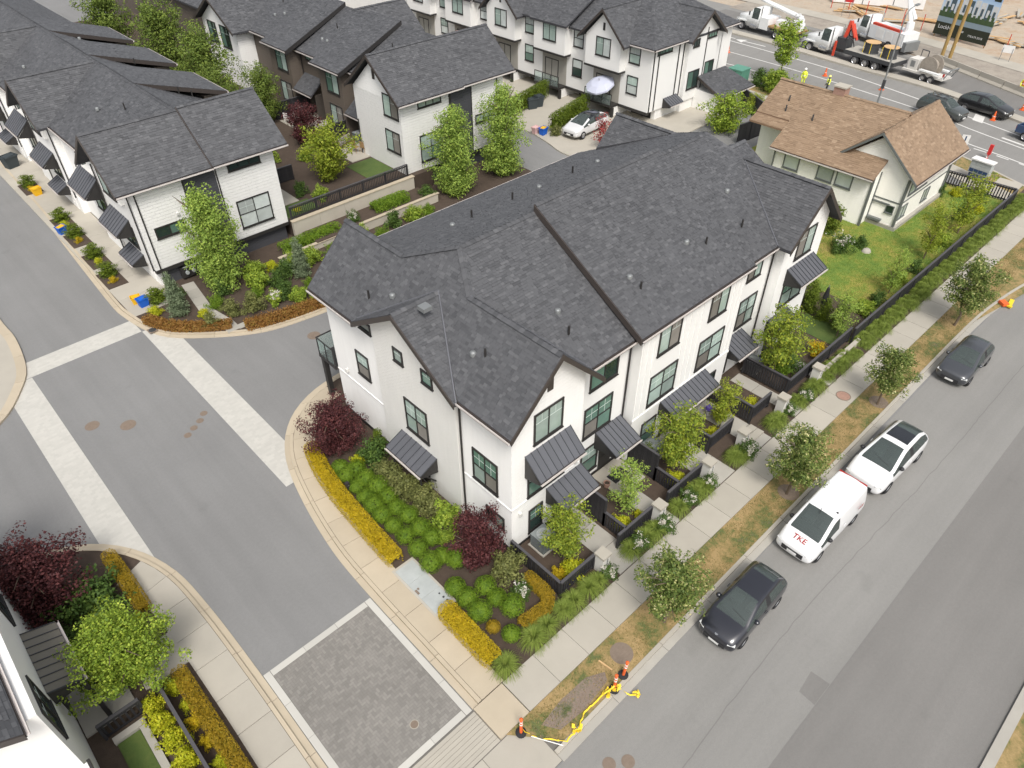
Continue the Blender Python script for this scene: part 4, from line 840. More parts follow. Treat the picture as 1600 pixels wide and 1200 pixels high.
for x, y, z in ((54.5,26.6,5.75),(55.3,26.9,6.2),(54.3,24.2,5.7),(53.4,18.4,5.15),(53.6,17.9,5.3)): MB().tube((x,y,z-.2),(x,y,z+.3),.06).build('vent_pipe', 'steel_dark', H)
# bay beyond the ridge
MB().prism([(60.5,25.0,5.2),(63.0,25.0,4.6),(63.0,28.0,4.6),(60.5,28.0,5.2)], (0,0,-.15)).build('porch_roof', 'shingle_tan', H); wallbox(H, 'cream_lap', 60.4, 62.8, 25.2, 27.8, 0, 4.5)

# ------------------------------------------------------------------ house at the lane's west side
T5 = thing('townhouse', 'white townhouse corner with tan metal porch roof beside the round green tree', 'building', (-3.15,16.0,0))
MB().box(-14,-3.15,16.1,27.5,0,6.05).build('wall', 'white_wall', T5); MB().prism([(-3.5,16.1,5.9),(-14,16.1,5.9),(-9.0,16.1,9.0)], (0,5.1,0)).build('wall', 'white_wall', T5)
pls, rg = gable(-14.6, -3.55, 15.6, 21.4, 6.25, 9.7, 'y'); make_roof(T5, pls, [rg]); barge(T5, (-3.55,15.6,6.25),(-9.07,15.6,9.7),(0,-1,0)); gutter(T5, (-3.55,15.6,6.25),(-3.55,21.4,6.25),(1,0,0))
F5 = face('x+', -3.15)
wallbox(T5, 'white_wall', -6.5, -3.0, 9.0, 16.1, 0, 2.6)
awning(T5, F5, 18.75, 21.65, 3.3, 2.95, 1.05, 8, 'metal_roof_tan')
window(T5, F5, 21.9, 23.6, 3.6, 5.4, 2, 1, ('pane_dark',)); window(T5, F5, 16.6, 18.2, 3.6, 5.3, 2, 1, ('pane_dark',)); door(T5, F5, 19.6, 20.6, .2, 2.4)
for y in (18.85,21.5): MB().box(-2.25,-2.1,y-.07,y+.07,0,2.8).build('porch_post', 'trim_dark', T5)
b = MB(); b.box(-3.04,-2.95,9.0,16.1,2.6,2.72); b.build('parapet_trim', 'trim_dark', T5)
MB().box(-3.1,-1.3,18.6,21.8,0,.2).build('porch_floor', 'concrete_grey', T5)
T5.location.x -= .3
# ------------------------------------------------------------------ terraces, walls, fences
tr = structure('terrace', MB().box(20.6,33.3,44.75,110,-.02,1.5), 'soil')
for x0,x1,y0,y1 in ((29.3,32.9,50.2,54.5),(29.6,33.0,58.6,62.4),(20.5,22.6,47.3,50.5),(20.5,22.4,55,58.5)): MB().box(x0,x1,y0,y1,1.4,1.545).build('patio', 'concrete', tr)
for x0,x1,y0,y1 in ((28.5,31.0,46.6,49.9),(20.5,23.2,45.4,47.2)): MB().box(x0,x1,y0,y1,1.4,1.53).build('lawn', 'turf', tr)
RW = thing('retaining_wall', 'long pale concrete retaining wall below the courtyard fence', 'wall', (20.4,44.6,0))
for i in range(5): MB().box(20.45+i*2.16,20.45+(i+1)*2.16-.015,44.5,44.78,0,1.55).build('panel', 'retaining', RW)
MB().box(20.4,31.3,44.46,44.82,1.55,1.62).build('cap', 'concrete_warm', RW)
RW2 = thing('retaining_wall', 'low concrete planter wall stepped below the tall retaining wall', 'wall', (24.5,42.3,0))
for i in range(3): MB().box(24.6+i*2.4,24.6+(i+1)*2.4-.015,42.25,42.45,0,.75).build('panel', 'retaining', RW2)
MB().box(24.55,31.9,42.2,42.5,.75,.80).build('cap', 'concrete_warm', RW2)
structure('raised_bed', MB().box(21.0,31.5,42.46,44.5,-.02,.6), 'soil')
RW3 = thing('retaining_wall', 'short low concrete edging wall beside the blue conifer', 'wall', (18,42.5,0)); MB().box(18.0,22.5,42.45,42.65,0,.5).build('panel', 'retaining', RW3); MB().box(17.95,22.55,42.4,42.7,.5,.55).build('cap', 'concrete_warm', RW3)
PK = {}
def fence(label, p0, p1, z, h, sp=.14, wd=.10, posts=2.0, group=None, solid=False, capw=.12):
    p0, p1 = Vector((*p0,0)), Vector((*p1,0)); d = p1-p0; L = d.length
    t = thing('picket_fence', label, 'fence', (p0.x,p0.y,z), math.atan2(d.y,d.x), group)
    def part(name, b, mt): me = bpy.data.meshes.new(name); me.from_pydata(b.v, [], b.f); me.update(); return place(name, me, mt, t)
    part('top_rail', MB().box(-.03,L+.03,-capw/2,capw/2,h,h+.05), 'fence_cap')
    part('rail', MB().box(0,L,-.03,-.004,h-.16,h-.06), 'fence_black'); part('rail', MB().box(0,L,-.03,-.004,.1,.2), 'fence_black')
    n_ = max(1, round(L/posts))
    for i in range(n_+1): part('post', MB().box(L*i/n_-.05,L*i/n_+.05,-.05,.05,-.05,h+.002), 'fence_black')
    key = (h, wd)
    if key not in PK: me = bpy.data.meshes.new('picket'); b = MB().box(-wd/2,wd/2,0,.025,.04,h-.002); me.from_pydata(b.v, [], b.f); me.update(); me.materials.append(MATS['fence_black']); PK[key] = me
    k = int(L/sp)
    for i in range(k): o = bpy.data.objects.new('picket', PK[key]); col.objects.link(o); o.parent = t; o.location = ((i+.5)*L/k, random.uniform(-.002,.004), 0)
    return t
def pillar(x, y, num, label):
    t = thing('gate_pillar', label, 'pillar', (x,y,0), group='house number pillars along the sidewalk')
    MB().box(x-.22,x+.22,y-.22,y+.22,.05,1.12).build('shaft', 'stone_white', t); MB().box(x-.27,x+.27,y-.27,y+.27,1.12,1.24).build('cap', 'concrete', t)
    b = MB()
    for k in range(3): b.box(x+.02,x+.10,y-.232,y-.22,.62+.13*k,.70+.13*k)
    b.build('number_plate', 'grey_trim', t)
yd = structure('front_yards', MB().box(13.2,38.9,11.05,14.6,-.02,.13), 'soil')
for x0, x1, y0 in ((15.65,16.95,9.95),(18.9,19.9,9.95),(22.7,24.3,9.95),(26.3,27.6,9.95),(29.9,30.8,9.95),(33.5,34.3,9.95)):
    n_ = 3; slabs(yd, 'path_slab', 'concrete_grey', x0, x1, y0, 14.0, .0, .15, 1, n_)
slabs(yd, 'patio_slab', 'concrete', 18.9, 20.8, 12.7, 14.55, .0, .17, 2, 2)
slabs(yd, 'step', 'concrete', 26.6, 27.6, 10.4, 11.2, .0, .25, 1, 2); slabs(yd, 'step', 'concrete', 30.0, 30.8, 10.4, 11.2, .0, .25, 1, 2)
MB().box(37.0,38.9,11.7,14.4,.1,.16).build('lawn', 'turf', yd)
LW = thing('garden_wall', 'low pale concrete wall in front of the black fence by the end house', 'wall', (30.9,10.7,0))
for i in range(3): MB().box(33.6+i*1.6,33.6+(i+1)*1.6-.015,10.62,10.85,0,.42).build('panel', 'concrete', LW)
fence('black picket fence along the sidewalk at the corner yard with the grey AC unit', (13.05,11.0), (15.05,11.0), .1, .95)
fence('black picket fence beside the orange hedge along the side of the corner yard', (13.02,11.05), (13.02,13.9), .1, .95)
fence('black sidewalk fence between the first and second number pillars from the corner', (16.6,10.95), (18.9,10.95), .1, .95)
fence('black sidewalk fence between the second and third number pillars from the corner', (20.1,10.95), (22.65,10.95), .1, .95)
fence('black picket fence of the raised planter with the feathery shrub', (24.3,11.6), (26.2,11.6), .3, .95)
fence('black picket fence of the raised planter beside the stone steps', (27.7,11.35), (29.35,11.35), .3, .95)
fence('black picket fence in front of the yellow shrub by the end house', (31.0,11.2), (37.9,11.2), .25, .95)
fence('tall black privacy fence dividing the corner yard from the feathery tree', (17.12,12.2), (17.12,14.0), .1, 1.75, .11, .105)
fence('low black divider fence beside the corner yard path', (17.12,11.0), (17.12,12.2), .1, .95)
fence('tall black privacy fence beside the entry mat', (20.95,12.3), (20.95,14.4), .1, 1.75, .11, .105)
fence('low black divider fence at the bright green maple', (20.95,11.0), (20.95,12.3), .1, .95)
fence('black divider fence with steps behind the third number pillar', (24.25,11.6), (24.25,13.9), .2, 1.1)
fence('black divider fence between the two raised planters', (27.65,11.35), (27.65,13.9), .2, 1.1)
fence('black divider fence beside the wall air conditioner', (30.95,11.2), (30.95,13.9), .2, 1.1)
fence('long black fence between the old house lawn and the grass strip', (38.0,11.0), (64.0,11.0), .1, 1.1, .15, .125)
fence('black picket fence of the lawn facing the main road', (64.0,11.1), (63.6,16.3), .1, 1.15, .2, .09)
fence('black picket fence on top of the long retaining wall', (20.6,44.9), (30.95,44.9), 1.55, .98, .15, .05)
fence('dark solid fence between the two brown house patios', (29.6,54.9), (33.1,54.9), 1.5, 1.5, .12, .118)
fence('dark solid fence at the far brown house patio', (29.6,62.8), (33.1,62.8), 1.5, 1.5, .12, .118)
fence('dark courtyard fence beside the back of the white end unit', (20.9,50.8), (24.2,50.8), 1.5, 1.2, .12, .118)
fence('tall dark fence behind the cream house near the utility box', (58.5,32.4), (63.5,31.8), .0, 1.8, .12, .118)
fence('tall dark fence corner beside the small dark bush at the end house', (63.5,31.8), (67.8,39.0), .0, 1.8, .12, .118)
for i, (x, nm) in enumerate(((15.3,'beside the corner yard path'),(19.15,'beside the feathery tree yard path'),(22.95,'beside the paver gutter below the bright maple'),(25.95,'at the foot of the steps by the first raised planter'),(29.65,'at the foot of the steps by the second raised planter'),(33.25,'beside the low concrete wall of the end house'))):
    pillar(x, 10.72, '', 'white square gate pillar ' + nm)

# ------------------------------------------------------------------ plants
def leafquads(C, N, size, rs, asp=.55):
    n = len(C); N = N/np.linalg.norm(N, axis=1)[:, None]; T_ = np.cross(N, rs.normal(size=(n,3))); T_ /= np.linalg.norm(T_, axis=1)[:, None]+1e-9; B_ = np.cross(N, T_)
    s = (size*rs.uniform(.65,1.25,n))[:, None]
    V = np.stack([C-T_*s*.5, C+B_*s*asp*.5, C+T_*s*.5, C-B_*s*asp*.5], 1).reshape(-1,3)
    return V, np.arange(4*n).reshape(-1,4)
def blob(clumps, rc, per, leaf, rs, up_=.35, asp=.6):
    """leaves over the outer shells of many small clumps"""
    C = []; N = []
    for c, r in zip(clumps, rc):
        m_ = max(6, int(per*(r/np.mean(rc))**2)); d = rs.normal(size=(m_,3)); d /= np.linalg.norm(d, axis=1)[:, None]
        C.append(c + d*r*rs.uniform(.55,1.08,(m_,1))); N.append(d + rs.normal(0,.45,(m_,3)) + np.array([0,0,up_]))
    return leafquads(np.concatenate(C), np.concatenate(N), leaf, rs, asp)
def crown(seed, shape, R_, Hh, z0, nc, per, leaf, rcl, up_=.35):
    """clumps strung along limbs that leave the stem; shape: radius profile over relative height"""
    rs = np.random.default_rng(seed); cl = []; rc = []; ga = rs.uniform(0,6.28)
    nl = max(9, nc//5)
    for i in range(nl):
        t = (i+rs.uniform(.2,.8))/nl; ga += 2.4+rs.normal(0,.25); rr = np.interp(t, *zip(*shape))*R_*rs.uniform(.72,1.16); k = 5 if rr > R_*.4 else 3
        zt = z0+t*Hh; zb = z0+max(0,t-.22)*Hh
        for j in range(k):
            q = (j+.6)/k; jit = rs.normal(0,.10*R_,3)
            cl.append((rr*q*math.cos(ga)+jit[0], rr*q*math.sin(ga)+jit[1], zb+(zt-zb)*q+jit[2]*.7)); rc.append(rcl*(1.25-.5*q)*rs.uniform(.7,1.25))
    return blob(np.array(cl), np.array(rc), per, leaf, rs, up_)
SH = {'round': [(0,.55),(.2,.9),(.5,1),(.8,.75),(1,.25)], 'column': [(0,.45),(.15,.8),(.45,1),(.75,.7),(1,.12)], 'cone': [(0,1),(.3,.85),(.7,.4),(1,.06)],
      'vase': [(0,.3),(.3,.7),(.7,1),(1,.5)], 'bun': [(0,.9),(.3,1),(.7,.85),(1,.35)], 'loose': [(0,.35),(.3,.8),(.6,.95),(.85,.6),(1,.2)]}
MESH = {}
def tree_meshes(key, seed, shape, R_, Hh, z0, nc, per, leaf, rcl, trunk_r, lm):
    if key in MESH: return MESH[key]
    V, F = crown(seed, SH[shape], R_, Hh, z0, nc, per, leaf, rcl); cm = npmesh('crown', V, F); cm.materials.append(MATS[lm])
    rs = random.Random(seed); b = MB(); pts = [(0,0,-.05)]; n_ = 5
    for i in range(1, n_+1): pts.append((rs.uniform(-.05,.05)*i, rs.uniform(-.05,.05)*i, (z0+Hh*.75)*i/n_))
    for i in range(n_): b.tube(pts[i], pts[i+1], trunk_r*(1-.16*i), trunk_r*(1-.16*(i+1)), 8)
    for i in range(7):
        q = Vector(pts[2+i%3]); a = rs.uniform(0,6.28); e = q+Vector((math.cos(a)*R_*.7, math.sin(a)*R_*.7, Hh*rs.uniform(.15,.4))); mpt = (q+e)/2+Vector((0,0,.05*Hh))
        b.tube(q, mpt, trunk_r*.45, trunk_r*.3, 6); b.tube(mpt, e, trunk_r*.3, trunk_r*.1, 6)
    tm = bpy.data.meshes.new('trunk'); tm.from_pydata(b.v, [], b.f); tm.update(); tm.materials.append(MATS['bark']); MESH[key] = (tm, cm); return MESH[key]
def tree(key, label, x, y, z=0, s=1.0, rz=None, name='tree', group=None, cat='tree'):
    tm, cm = MESH[key]; t = thing(name, label, cat, (x,y,z), random.uniform(0,6.28) if rz is None else rz, group)
    if key.startswith('court'): s *= .84
    s *= 1.12; k_ = (s*random.uniform(.97,1.1), s*random.uniform(.97,1.1), s*.97)
    t.scale = k_; place('trunk', tm, None, t); place('crown', cm, None, t); return t
for k_, sd_ in (('maple_a',11),('maple_b',12)): tree_meshes(k_, sd_, 'loose', 1.15, 2.6, 1.0, 110, 62, .095, .30, .045, 'leaf_maple')
tree_meshes('feather', 14, 'loose', .85, 2.5, .7, 70, 44, .08, .24, .035, 'leaf_pear')
for k_, sd_ in (('linden_a',21),('linden_b',22)): tree_meshes(k_, sd_, 'round', 1.30, 2.3, 1.5, 130, 80, .10, .30, .06, 'leaf_linden')
for k_, sd_ in (('pear_a',31),('pear_b',32)): tree_meshes(k_, sd_, 'column', 1.8, 6.2, .5, 300, 70, .135, .46, .11, 'leaf_pear')
tree_meshes('globe', 41, 'round', 1.75, 2.7, 1.1, 190, 120, .095, .36, .08, 'leaf_tree')
for k_, sd_ in (('court_a',51),('court_b',52)): tree_meshes(k_, sd_, 'round', 2.5, 6.3, 1.0, 230, 66, .19, .62, .13, 'leaf_court')
tree_meshes('court_dark', 53, 'round', 2.4, 6.0, 1.0, 210, 66, .19, .6, .13, 'leaf_court')
tree_meshes('gold', 61, 'vase', 1.7, 2.6, .5, 130, 70, .12, .36, .06, 'leaf_limegreen')
tree_meshes('smoke', 71, 'loose', 1.25, 2.3, .4, 110, 90, .095, .32, .06, 'leaf_purple'); tree_meshes('smoke_big', 72, 'round', 1.75, 2.6, .5, 160, 100, .10, .38, .07, 'leaf_purple')
tree_meshes('yellow_thin', 81, 'loose', 1.0, 2.8, .8, 80, 40, .095, .26, .04, 'leaf_limegreen'); tree_meshes('red_thin', 82, 'loose', 1.0, 2.2, .6, 60, 22, .12, .26, .04, 'leaf_red'); tree_meshes('ash', 83, 'loose', 1.5, 3.6, 2.0, 95, 36, .2, .45, .07, 'leaf_tree')
tree_meshes('dark_bush', 84, 'round', 2.1, 2.8, .5, 130, 44, .18, .45, .08, 'leaf_tree')
# yard trees
tree('maple_a', 'small green maple in the corner yard beside the grey AC unit', 14.4, 12.1, .1, .98, 0, name='maple_tree')
tree('feather', 'feathery thin green tree between the two tall black privacy fences', 18.4, 12.0, .1, 1.05, name='feathery_tree')
tree('maple_b', 'dense bright green maple above the third yard from the corner', 21.9, 11.95, .1, 1.12, 1, name='maple_tree')
tree('yellow_thin', 'spreading lime green shrub-tree in the first raised planter', 26.2, 12.2, .2, .85, 2, name='small_tree')
tree('maple_a', 'wide green maple in front of the last entrance awning of the row', 31.6, 12.5, .2, 1.25, 3, name='maple_tree')
tree('yellow_thin', 'thin yellow-green young tree nearest the old house corner', 50.9, 12.2, .05, 1.1, 0, name='young_tree')
tree('yellow_thin', 'bushier yellow-green young tree by the far fence corner', 56.2, 12.0, .05, 1.25, 2, name='young_tree')
tree('feather', 'slim leaning young tree midway along the lawn fence', 44.9, 11.9, .05, 1.0, 1, name='young_tree')
tree('feather', 'slim young tree beside the hedge at the small turf square', 38.0, 11.9, .05, 1.0, 4, name='young_tree')
for lab, x, y, s, k_ in (('bushy street tree with cream flowers on the verge near the traffic posts', 15.25, 7.3, 1.0, 'linden_a'), ('leafy street tree on the verge beside the white van and white car', 24.85, 7.45, 1.0, 'linden_b'), ('street tree on the verge at the round brick pad', 34.0, 7.4, .92, 'linden_a'), ('street tree with pale seed clusters near the end of the verge', 44.35, 7.5, 1.12, 'linden_b')):
    tree(k_, lab, x, y, .1, s, name='linden_tree', group='street trees along the verge')
tree('pear_a', 'tall upright green tree in front of the white end unit with the slit window', 13.9, 42.6, .1, 1.0, name='upright_tree')
tree('pear_b', 'tall upright tree at the dark wall panel of the middle row', 33.7, 42.4, .1, 1.0, name='upright_tree'); tree('pear_a', 'broad upright tree at the corner of the middle row by the lane', 38.9, 42.4, .1, 1.06, 2, name='upright_tree')
for k_, lab, x, y, s in (('court_a','tallest light green courtyard tree beside the brown walls',28.8,63.0,.78),('court_b','broad courtyard tree between the two rows by the shed dormers',26.5,68.5,1.12),('court_dark','dark green courtyard tree behind the shed dormers',24.6,63.0,.9),('court_a','far courtyard tree beside the white gabled unit',27.4,79.5,1.2),('court_dark','dark far courtyard tree at the end of the roofs',26.3,92.0,1.2)):
    tree(k_, lab, x, y, 1.5, s, name='courtyard_tree', group='trees in the courtyard')
tree('gold', 'bright yellow-green spiky tree behind the black retaining wall fence', 26.3, 48.6, 1.5, 1.3, name='gold_tree'); tree('smoke', 'dusty purple smoke bush in the courtyard beside the patio', 28.7, 56.3, 1.5, 1.2, name='smoke_bush')
tree('smoke', 'dark purple smoke bush over the bright green round shrubs at the house corner', 11.75, 14.7, .1, 1.0, 1, name='smoke_bush'); tree('smoke_big', 'large purple smoke bush at the curved end of the yellow hedge', 11.1, 24.7, .1, .88, 2, name='smoke_bush'); tree('smoke_big', 'large purple smoke bush beside the white wall of the west house', -2.6, 25.2, .1, 1.12, 0, name='smoke_bush')
tree('globe', 'round dense green tree beside the tan metal porch roof', -1.2, 19.25, .1, 1.0, name='globe_tree')
tree('red_thin', 'small red-leaved tree next to the white SUV', 48.9, 40.2, .1, 1.0, name='red_maple'); tree('ash', 'green street tree at the main road beside the green utility box', 76.0, 38.7, 0, 1.05, name='street_tree'); tree('dark_bush', 'round green bush against the east row lean-to', 60.3, 35.0, 0, 1.0, name='bush_tree'); tree('dark_bush', 'low green shrub mass beside the main road sidewalk', 72.6, 37.0, 0, .7, name='bush_tree'); tree('gold', 'yellow-green shrub behind the ridge of the cream house', 65.5, 20.6, 0, .8, name='gold_tree'); tree('gold', 'yellow-green shrub at the tall dark fence corner', 66.0, 35.4, 0, .6, name='gold_tree')

def plant(key, name, label, cat, x, y, z=.09, s=(1,1,1), group=None, rz=None):
    o = place(name, MESH[key], None, loc=(x,y,z)); o.scale = s if isinstance(s, tuple) else (s,s,s); o.rotation_euler = (0,0,random.uniform(0,6.28) if rz is None else rz)
    return tag(o, label, cat, group)
def ballmesh(key, seed, n, leaf, lm, R_=.36, flat=.85, rough=.035):
    rs = np.random.default_rng(seed); d = rs.normal(size=(n,3)); d /= np.linalg.norm(d, axis=1)[:, None]; d[:,2] = np.abs(d[:,2])*np.where(rs.random(n) < .8, 1, -1)
    C = d*R_*(1+rs.normal(0,rough,(n,1))); C[:,2] *= flat; C[:,2] += R_*flat*.95
    V, F = leafquads(C, d+rs.normal(0,.42,(n,3)), leaf, rs, .7)
    d2 = rs.normal(size=(260,3)); d2 /= np.linalg.norm(d2, axis=1)[:, None]; C2 = d2*R_*.78; C2[:,2] *= flat; C2[:,2] += R_*flat*.95; V2, F2 = leafquads(C2, d2, leaf*3.2, rs, .9)
    me = npmesh(name_of(key), np.concatenate([V,V2]), np.concatenate([F,F2+len(V)])); me.materials.append(MATS[lm]); MESH[key] = me
def name_of(k_): return k_.split(':')[0]
for i in range(3): ballmesh('boxwood_ball:%d'%i, 100+i, 2000, .036, 'leaf_box', .34+.03*i, .80+.06*i)
ballmesh('gold_ball:0', 110, 1500, .036, 'leaf_orange', .28)
def shrubmesh(key, seed, R_, Hh, nc, per, leaf, rcl, lm, shape='bun', flowers=0):
    V, F = crown(seed, SH[shape], R_, Hh, .12, nc, per, leaf, rcl); me = npmesh(name_of(key), V, F); me.materials.append(MATS[lm])
    if flowers:
        me.materials.append(MATS['petal']); k_ = len(F); idx = np.zeros(k_, 'i'); zc = V.reshape(-1,4,3).mean(1); rr = np.random.default_rng(seed+1)
        # flower heads: small groups of the outer leaves
        heads = rr.choice(np.where(zc[:,2] > Hh*.55)[0], flowers)
        for h in heads: idx[np.linalg.norm(zc-zc[h], axis=1) < .10] = 1
        me.polygons.foreach_set('material_index', idx)
    MESH[key] = me
shrubmesh('shrub:olive', 120, .7, .9, 40, 50, .10, .24, 'leaf_olive'); shrubmesh('shrub:dark', 121, .7, .9, 40, 50, .10, .24, 'leaf_dark'); shrubmesh('shrub:green', 122, .75, .8, 40, 55, .11, .24, 'leaf_tree'); shrubmesh('shrub:lime', 123, .55, .5, 34, 46, .09, .2, 'leaf_lime')
shrubmesh('shrub:box', 124, .6, .45, 34, 60, .06, .2, 'leaf_box'); shrubmesh('shrub:rose', 125, .5, .55, 30, 60, .07, .18, 'leaf_dark', flowers=16); shrubmesh('shrub:white', 126, .9, 1.0, 46, 56, .10, .26, 'leaf_dark', flowers=40); shrubmesh('shrub:gold', 127, .5, .6, 30, 50, .07, .18, 'leaf_gold')
shrubmesh('shrub:hydrangea', 128, .55, .6, 30, 56, .09, .2, 'leaf_tree', flowers=26); shrubmesh('shrub:arbor', 129, .38, 1.5, 40, 60, .07, .17, 'leaf_arbor', 'column'); shrubmesh('shrub:rust', 130, .55, .4, 30, 56, .07, .18, 'leaf_rust'); shrubmesh('shrub:conifer', 131, .8, 2.9, 320, 34, .10, .2, 'leaf_conifer', 'cone'); shrubmesh('shrub:maplelow', 132, 1.2, 1.0, 70, 50, .13, .3, 'leaf_dark')
shrubmesh('shrub:groundcover', 133, .6, .2, 40, 50, .06, .14, 'leaf_arbor')
GB = 'clipped boxwood balls in the corner bed'
for i, (x, y) in enumerate([(10.29,23.24),(10.19,22.54),(10.76,22.5),(10.18,21.64),(10.72,21.69),(10.87,20.85),(10.15,20.8),(10.88,20.03),(10.08,20.06),(10.78,19.27),(10.02,19.35),(10.87,18.48),(10.07,18.55),(10.85,17.57),(10.09,17.68),(10.91,16.84),(10.08,16.75),(10.02,15.78),(10.63,15.76)]):
    plant('boxwood_ball:%d'%(i%3), 'boxwood_ball', 'round clipped boxwood ball in the double row behind the long yellow hedge', 'shrub', x, y, .09, random.uniform(1.14,1.34), GB)
for i, (x, y) in enumerate([(10.02,14.16),(10.04,13.41),(10.93,13.3),(10.95,12.62),(10.0,12.59),(11.09,11.84),(10.28,11.04),(10.95,15.2)]):
    plant('boxwood_ball:%d'%(i%3), 'boxwood_ball', 'round clipped boxwood ball scattered behind the short golden hedge', 'shrub', x, y, .09, random.uniform(1.12,1.36), 'clipped boxwood balls behind the short hedge')
plant('gold_ball:0', 'boxwood_ball', 'small orange-yellow clipped ball among the green balls', 'shrub', 9.98, 11.78, .09, 1.05)
def hedge(label, pts, wd, h, lm, n, leaf=.045, group=None, name='hedge', z=.09, tips=.05):
    n = int(n*(1.9 if leaf < .05 else 1.2)); pl = curve(pts, .25); rs = np.random.default_rng(int(abs(pl).sum()*10) % 9999); Ls = np.concatenate([[0], np.cumsum(np.linalg.norm(np.diff(pl, axis=0), axis=1))])
    s = rs.uniform(-wd*.4, Ls[-1]+wd*.4, n); a = rs.uniform(-1,1,n); side = rs.random(n) < .42
    cx = np.interp(s, Ls, pl[:,0]); cy = np.interp(s, Ls, pl[:,1]); t = np.gradient(pl, axis=0); t /= np.linalg.norm(t, axis=1)[:,None]
    tx = np.interp(s, Ls, t[:,0]); ty = np.interp(s, Ls, t[:,1]); over = np.where(s < 0, s, np.where(s > Ls[-1], s-Ls[-1], 0)); cx += tx*over; cy += ty*over
    endf = np.sqrt(np.clip(1-(over/(wd*.5))**2, .15, 1)); aa = np.where(side, np.sign(a)*(1+rs.normal(0,.06,n)), a)*wd/2*endf; zz = np.where(side, rs.uniform(.05,.92,n)*h, h*(1+rs.normal(0,tips,n))-.12*h*(np.abs(a)**6))
    C = np.stack([cx+ty*aa, cy-tx*aa, zz+z], 1); N = np.stack([np.where(side, ty*np.sign(a), 0), np.where(side, -tx*np.sign(a), 0), np.where(side, .3, 1)], 1)+rs.normal(0,.5,(n,3))
    V, F = leafquads(C, N, leaf, rs, .7)
    # inner twigs so that the hedge is not hollow
    m_ = n//6; s2 = rs.uniform(0, Ls[-1], m_); C2 = np.stack([np.interp(s2,Ls,pl[:,0])+rs.uniform(-.3,.3,m_)*wd, np.interp(s2,Ls,pl[:,1])+rs.uniform(-.3,.3,m_)*wd, z+rs.uniform(.1,.85,m_)*h], 1); V2, F2 = leafquads(C2, rs.normal(size=(m_,3)), leaf*3.5, rs, .9)
    o0 = np.array([pl[0][0], pl[0][1], z]); me = npmesh(name, np.concatenate([V,V2])-o0, np.concatenate([F,F2+len(V)])); o = place(name, me, lm, loc=tuple(o0)); return tag(o, label, 'hedge', group)
hedge('long curved golden yellow hedge along the lane sidewalk', [(9.95,25.2),(9.62,24.0),(9.38,22.6),(9.22,20.9),(9.12,19.0),(9.06,17.2)], .78, .6, 'leaf_gold', 9000)
hedge('short golden orange hedge beside the grey utility lid', [(9.08,13.5),(9.04,10.9)], .8, .6, 'leaf_gold', 4200)
hedge('low orange hedge bent around the corner of the black fence', [(12.62,12.4),(12.58,11.25),(12.2,10.95),(11.0,11.05)], .55, .45, 'leaf_orange', 3200)
hedge('orange-brown hedge curving past the purple bush on the west sidewalk', [(.12,25.6),(.18,24.0),(.2,22.2)], .6, .6, 'leaf_orange', 3000); hedge('long orange hedge between the west sidewalk and the small lawn', [(.05,18.4),(.06,16),(.1,13.2)], .6, .6, 'leaf_orange', 4600)
hedge('rusty grass border along the curved kerb beside the stone path', [(12.9,37.2),(14.6,36.7),(17.2,36.3),(18.4,36.2)], .8, .45, 'leaf_rust', 4200, .1, tips=.18); hedge('low rusty red border between the path and the bins', [(8.55,42.0),(9.3,40.4),(10.6,39.1),(11.9,38.2)], .7, .4, 'leaf_rust', 3600, .1, tips=.18)
for lab, y0 in (('clipped arborvitae hedge beside the dark bins on the east driveway', 51.6),('clipped arborvitae hedge beside the white SUV', 46.0)): hedge(lab, [(48.2,y0-.3),(51.5,y0+.5),(54.4,y0+1.2)], .8, 1.6, 'leaf_arbor', 4200, .1)
for lab, x0,x1,y,z in (('dark green mound hedge at the foot of the retaining wall',26.9,29.3,43.5,.6),('dark green trailing hedge along the retaining wall near the roof corner',19.0,23.0,43.4,.3)): hedge(lab, [(x0,y),(x1,y)], 1.1, .6, 'leaf_box', 3400, .08, z=z)
def S(k_, lab, x, y, s=1.0, z=.09, group=None, name='shrub', cat='shrub', rz=None): return plant('shrub:'+k_, name, lab, cat, x, y, z, s, group, rz)
S('arbor','slim dark green column shrub at the brick corner beside the awning',12.45,23.0,(1.1,1.1,1.0),name='column_shrub'); S('dark','dark glossy shrub between the purple bush and the brick awning',11.85,22.5,1.45); S('lime','yellow-green shrub at the foot of the large purple bush',11.2,23.1,.8)
for i,(x,y,s) in enumerate(((11.6,21.4,1.05),(11.65,20.6,1.15),(11.8,19.7,1.2),(11.9,18.8,1.2),(11.95,18.0,1.1))): S('olive','olive green leafy shrub in the row under the brick awning',x,y,s,group='olive shrubs under the brick awning')
S('green','fresh green shrub below the downspout of the brick corner',12.05,17.2,1.15); S('green','small fresh green shrub beside the purple smoke bush',11.4,16.5,.6); S('olive','olive shrub beside the side fence of the corner yard',12.2,13.35,1.25); S('rose','shrub with tiny cream flowers inside the bend of the orange hedge',11.95,12.2,1.0)
S('lime','lime shrubs under the corner yard maple',14.2,11.45,1.15,.1); S('gold','orange-gold shrub under the corner yard maple',13.6,11.7,.8,.1); S('lime','lime shrub at the pillar beside the feathery tree',17.7,11.6,.9,.1); S('lime','small lime shrub in the bed by the second pillar',18.7,11.5,.5,.1); S('lime','yellow-green shrub under the bright green maple',21.6,11.5,1.0,.1); S('lime','lime shrub in the first raised planter',25.4,12.1,.8,.2); S('lime','lime shrub in the second raised planter',28.6,11.9,1.0,.2); S('gold','bright yellow shrub behind the fence of the end house',35.4,11.9,1.2,.2); S('box','green shrub beside the wall air conditioner',32.5,12.4,1.2,.2); S('arbor','tall green column shrub beside the privacy fence at the entry',21.4,13.2,1.0,.1)
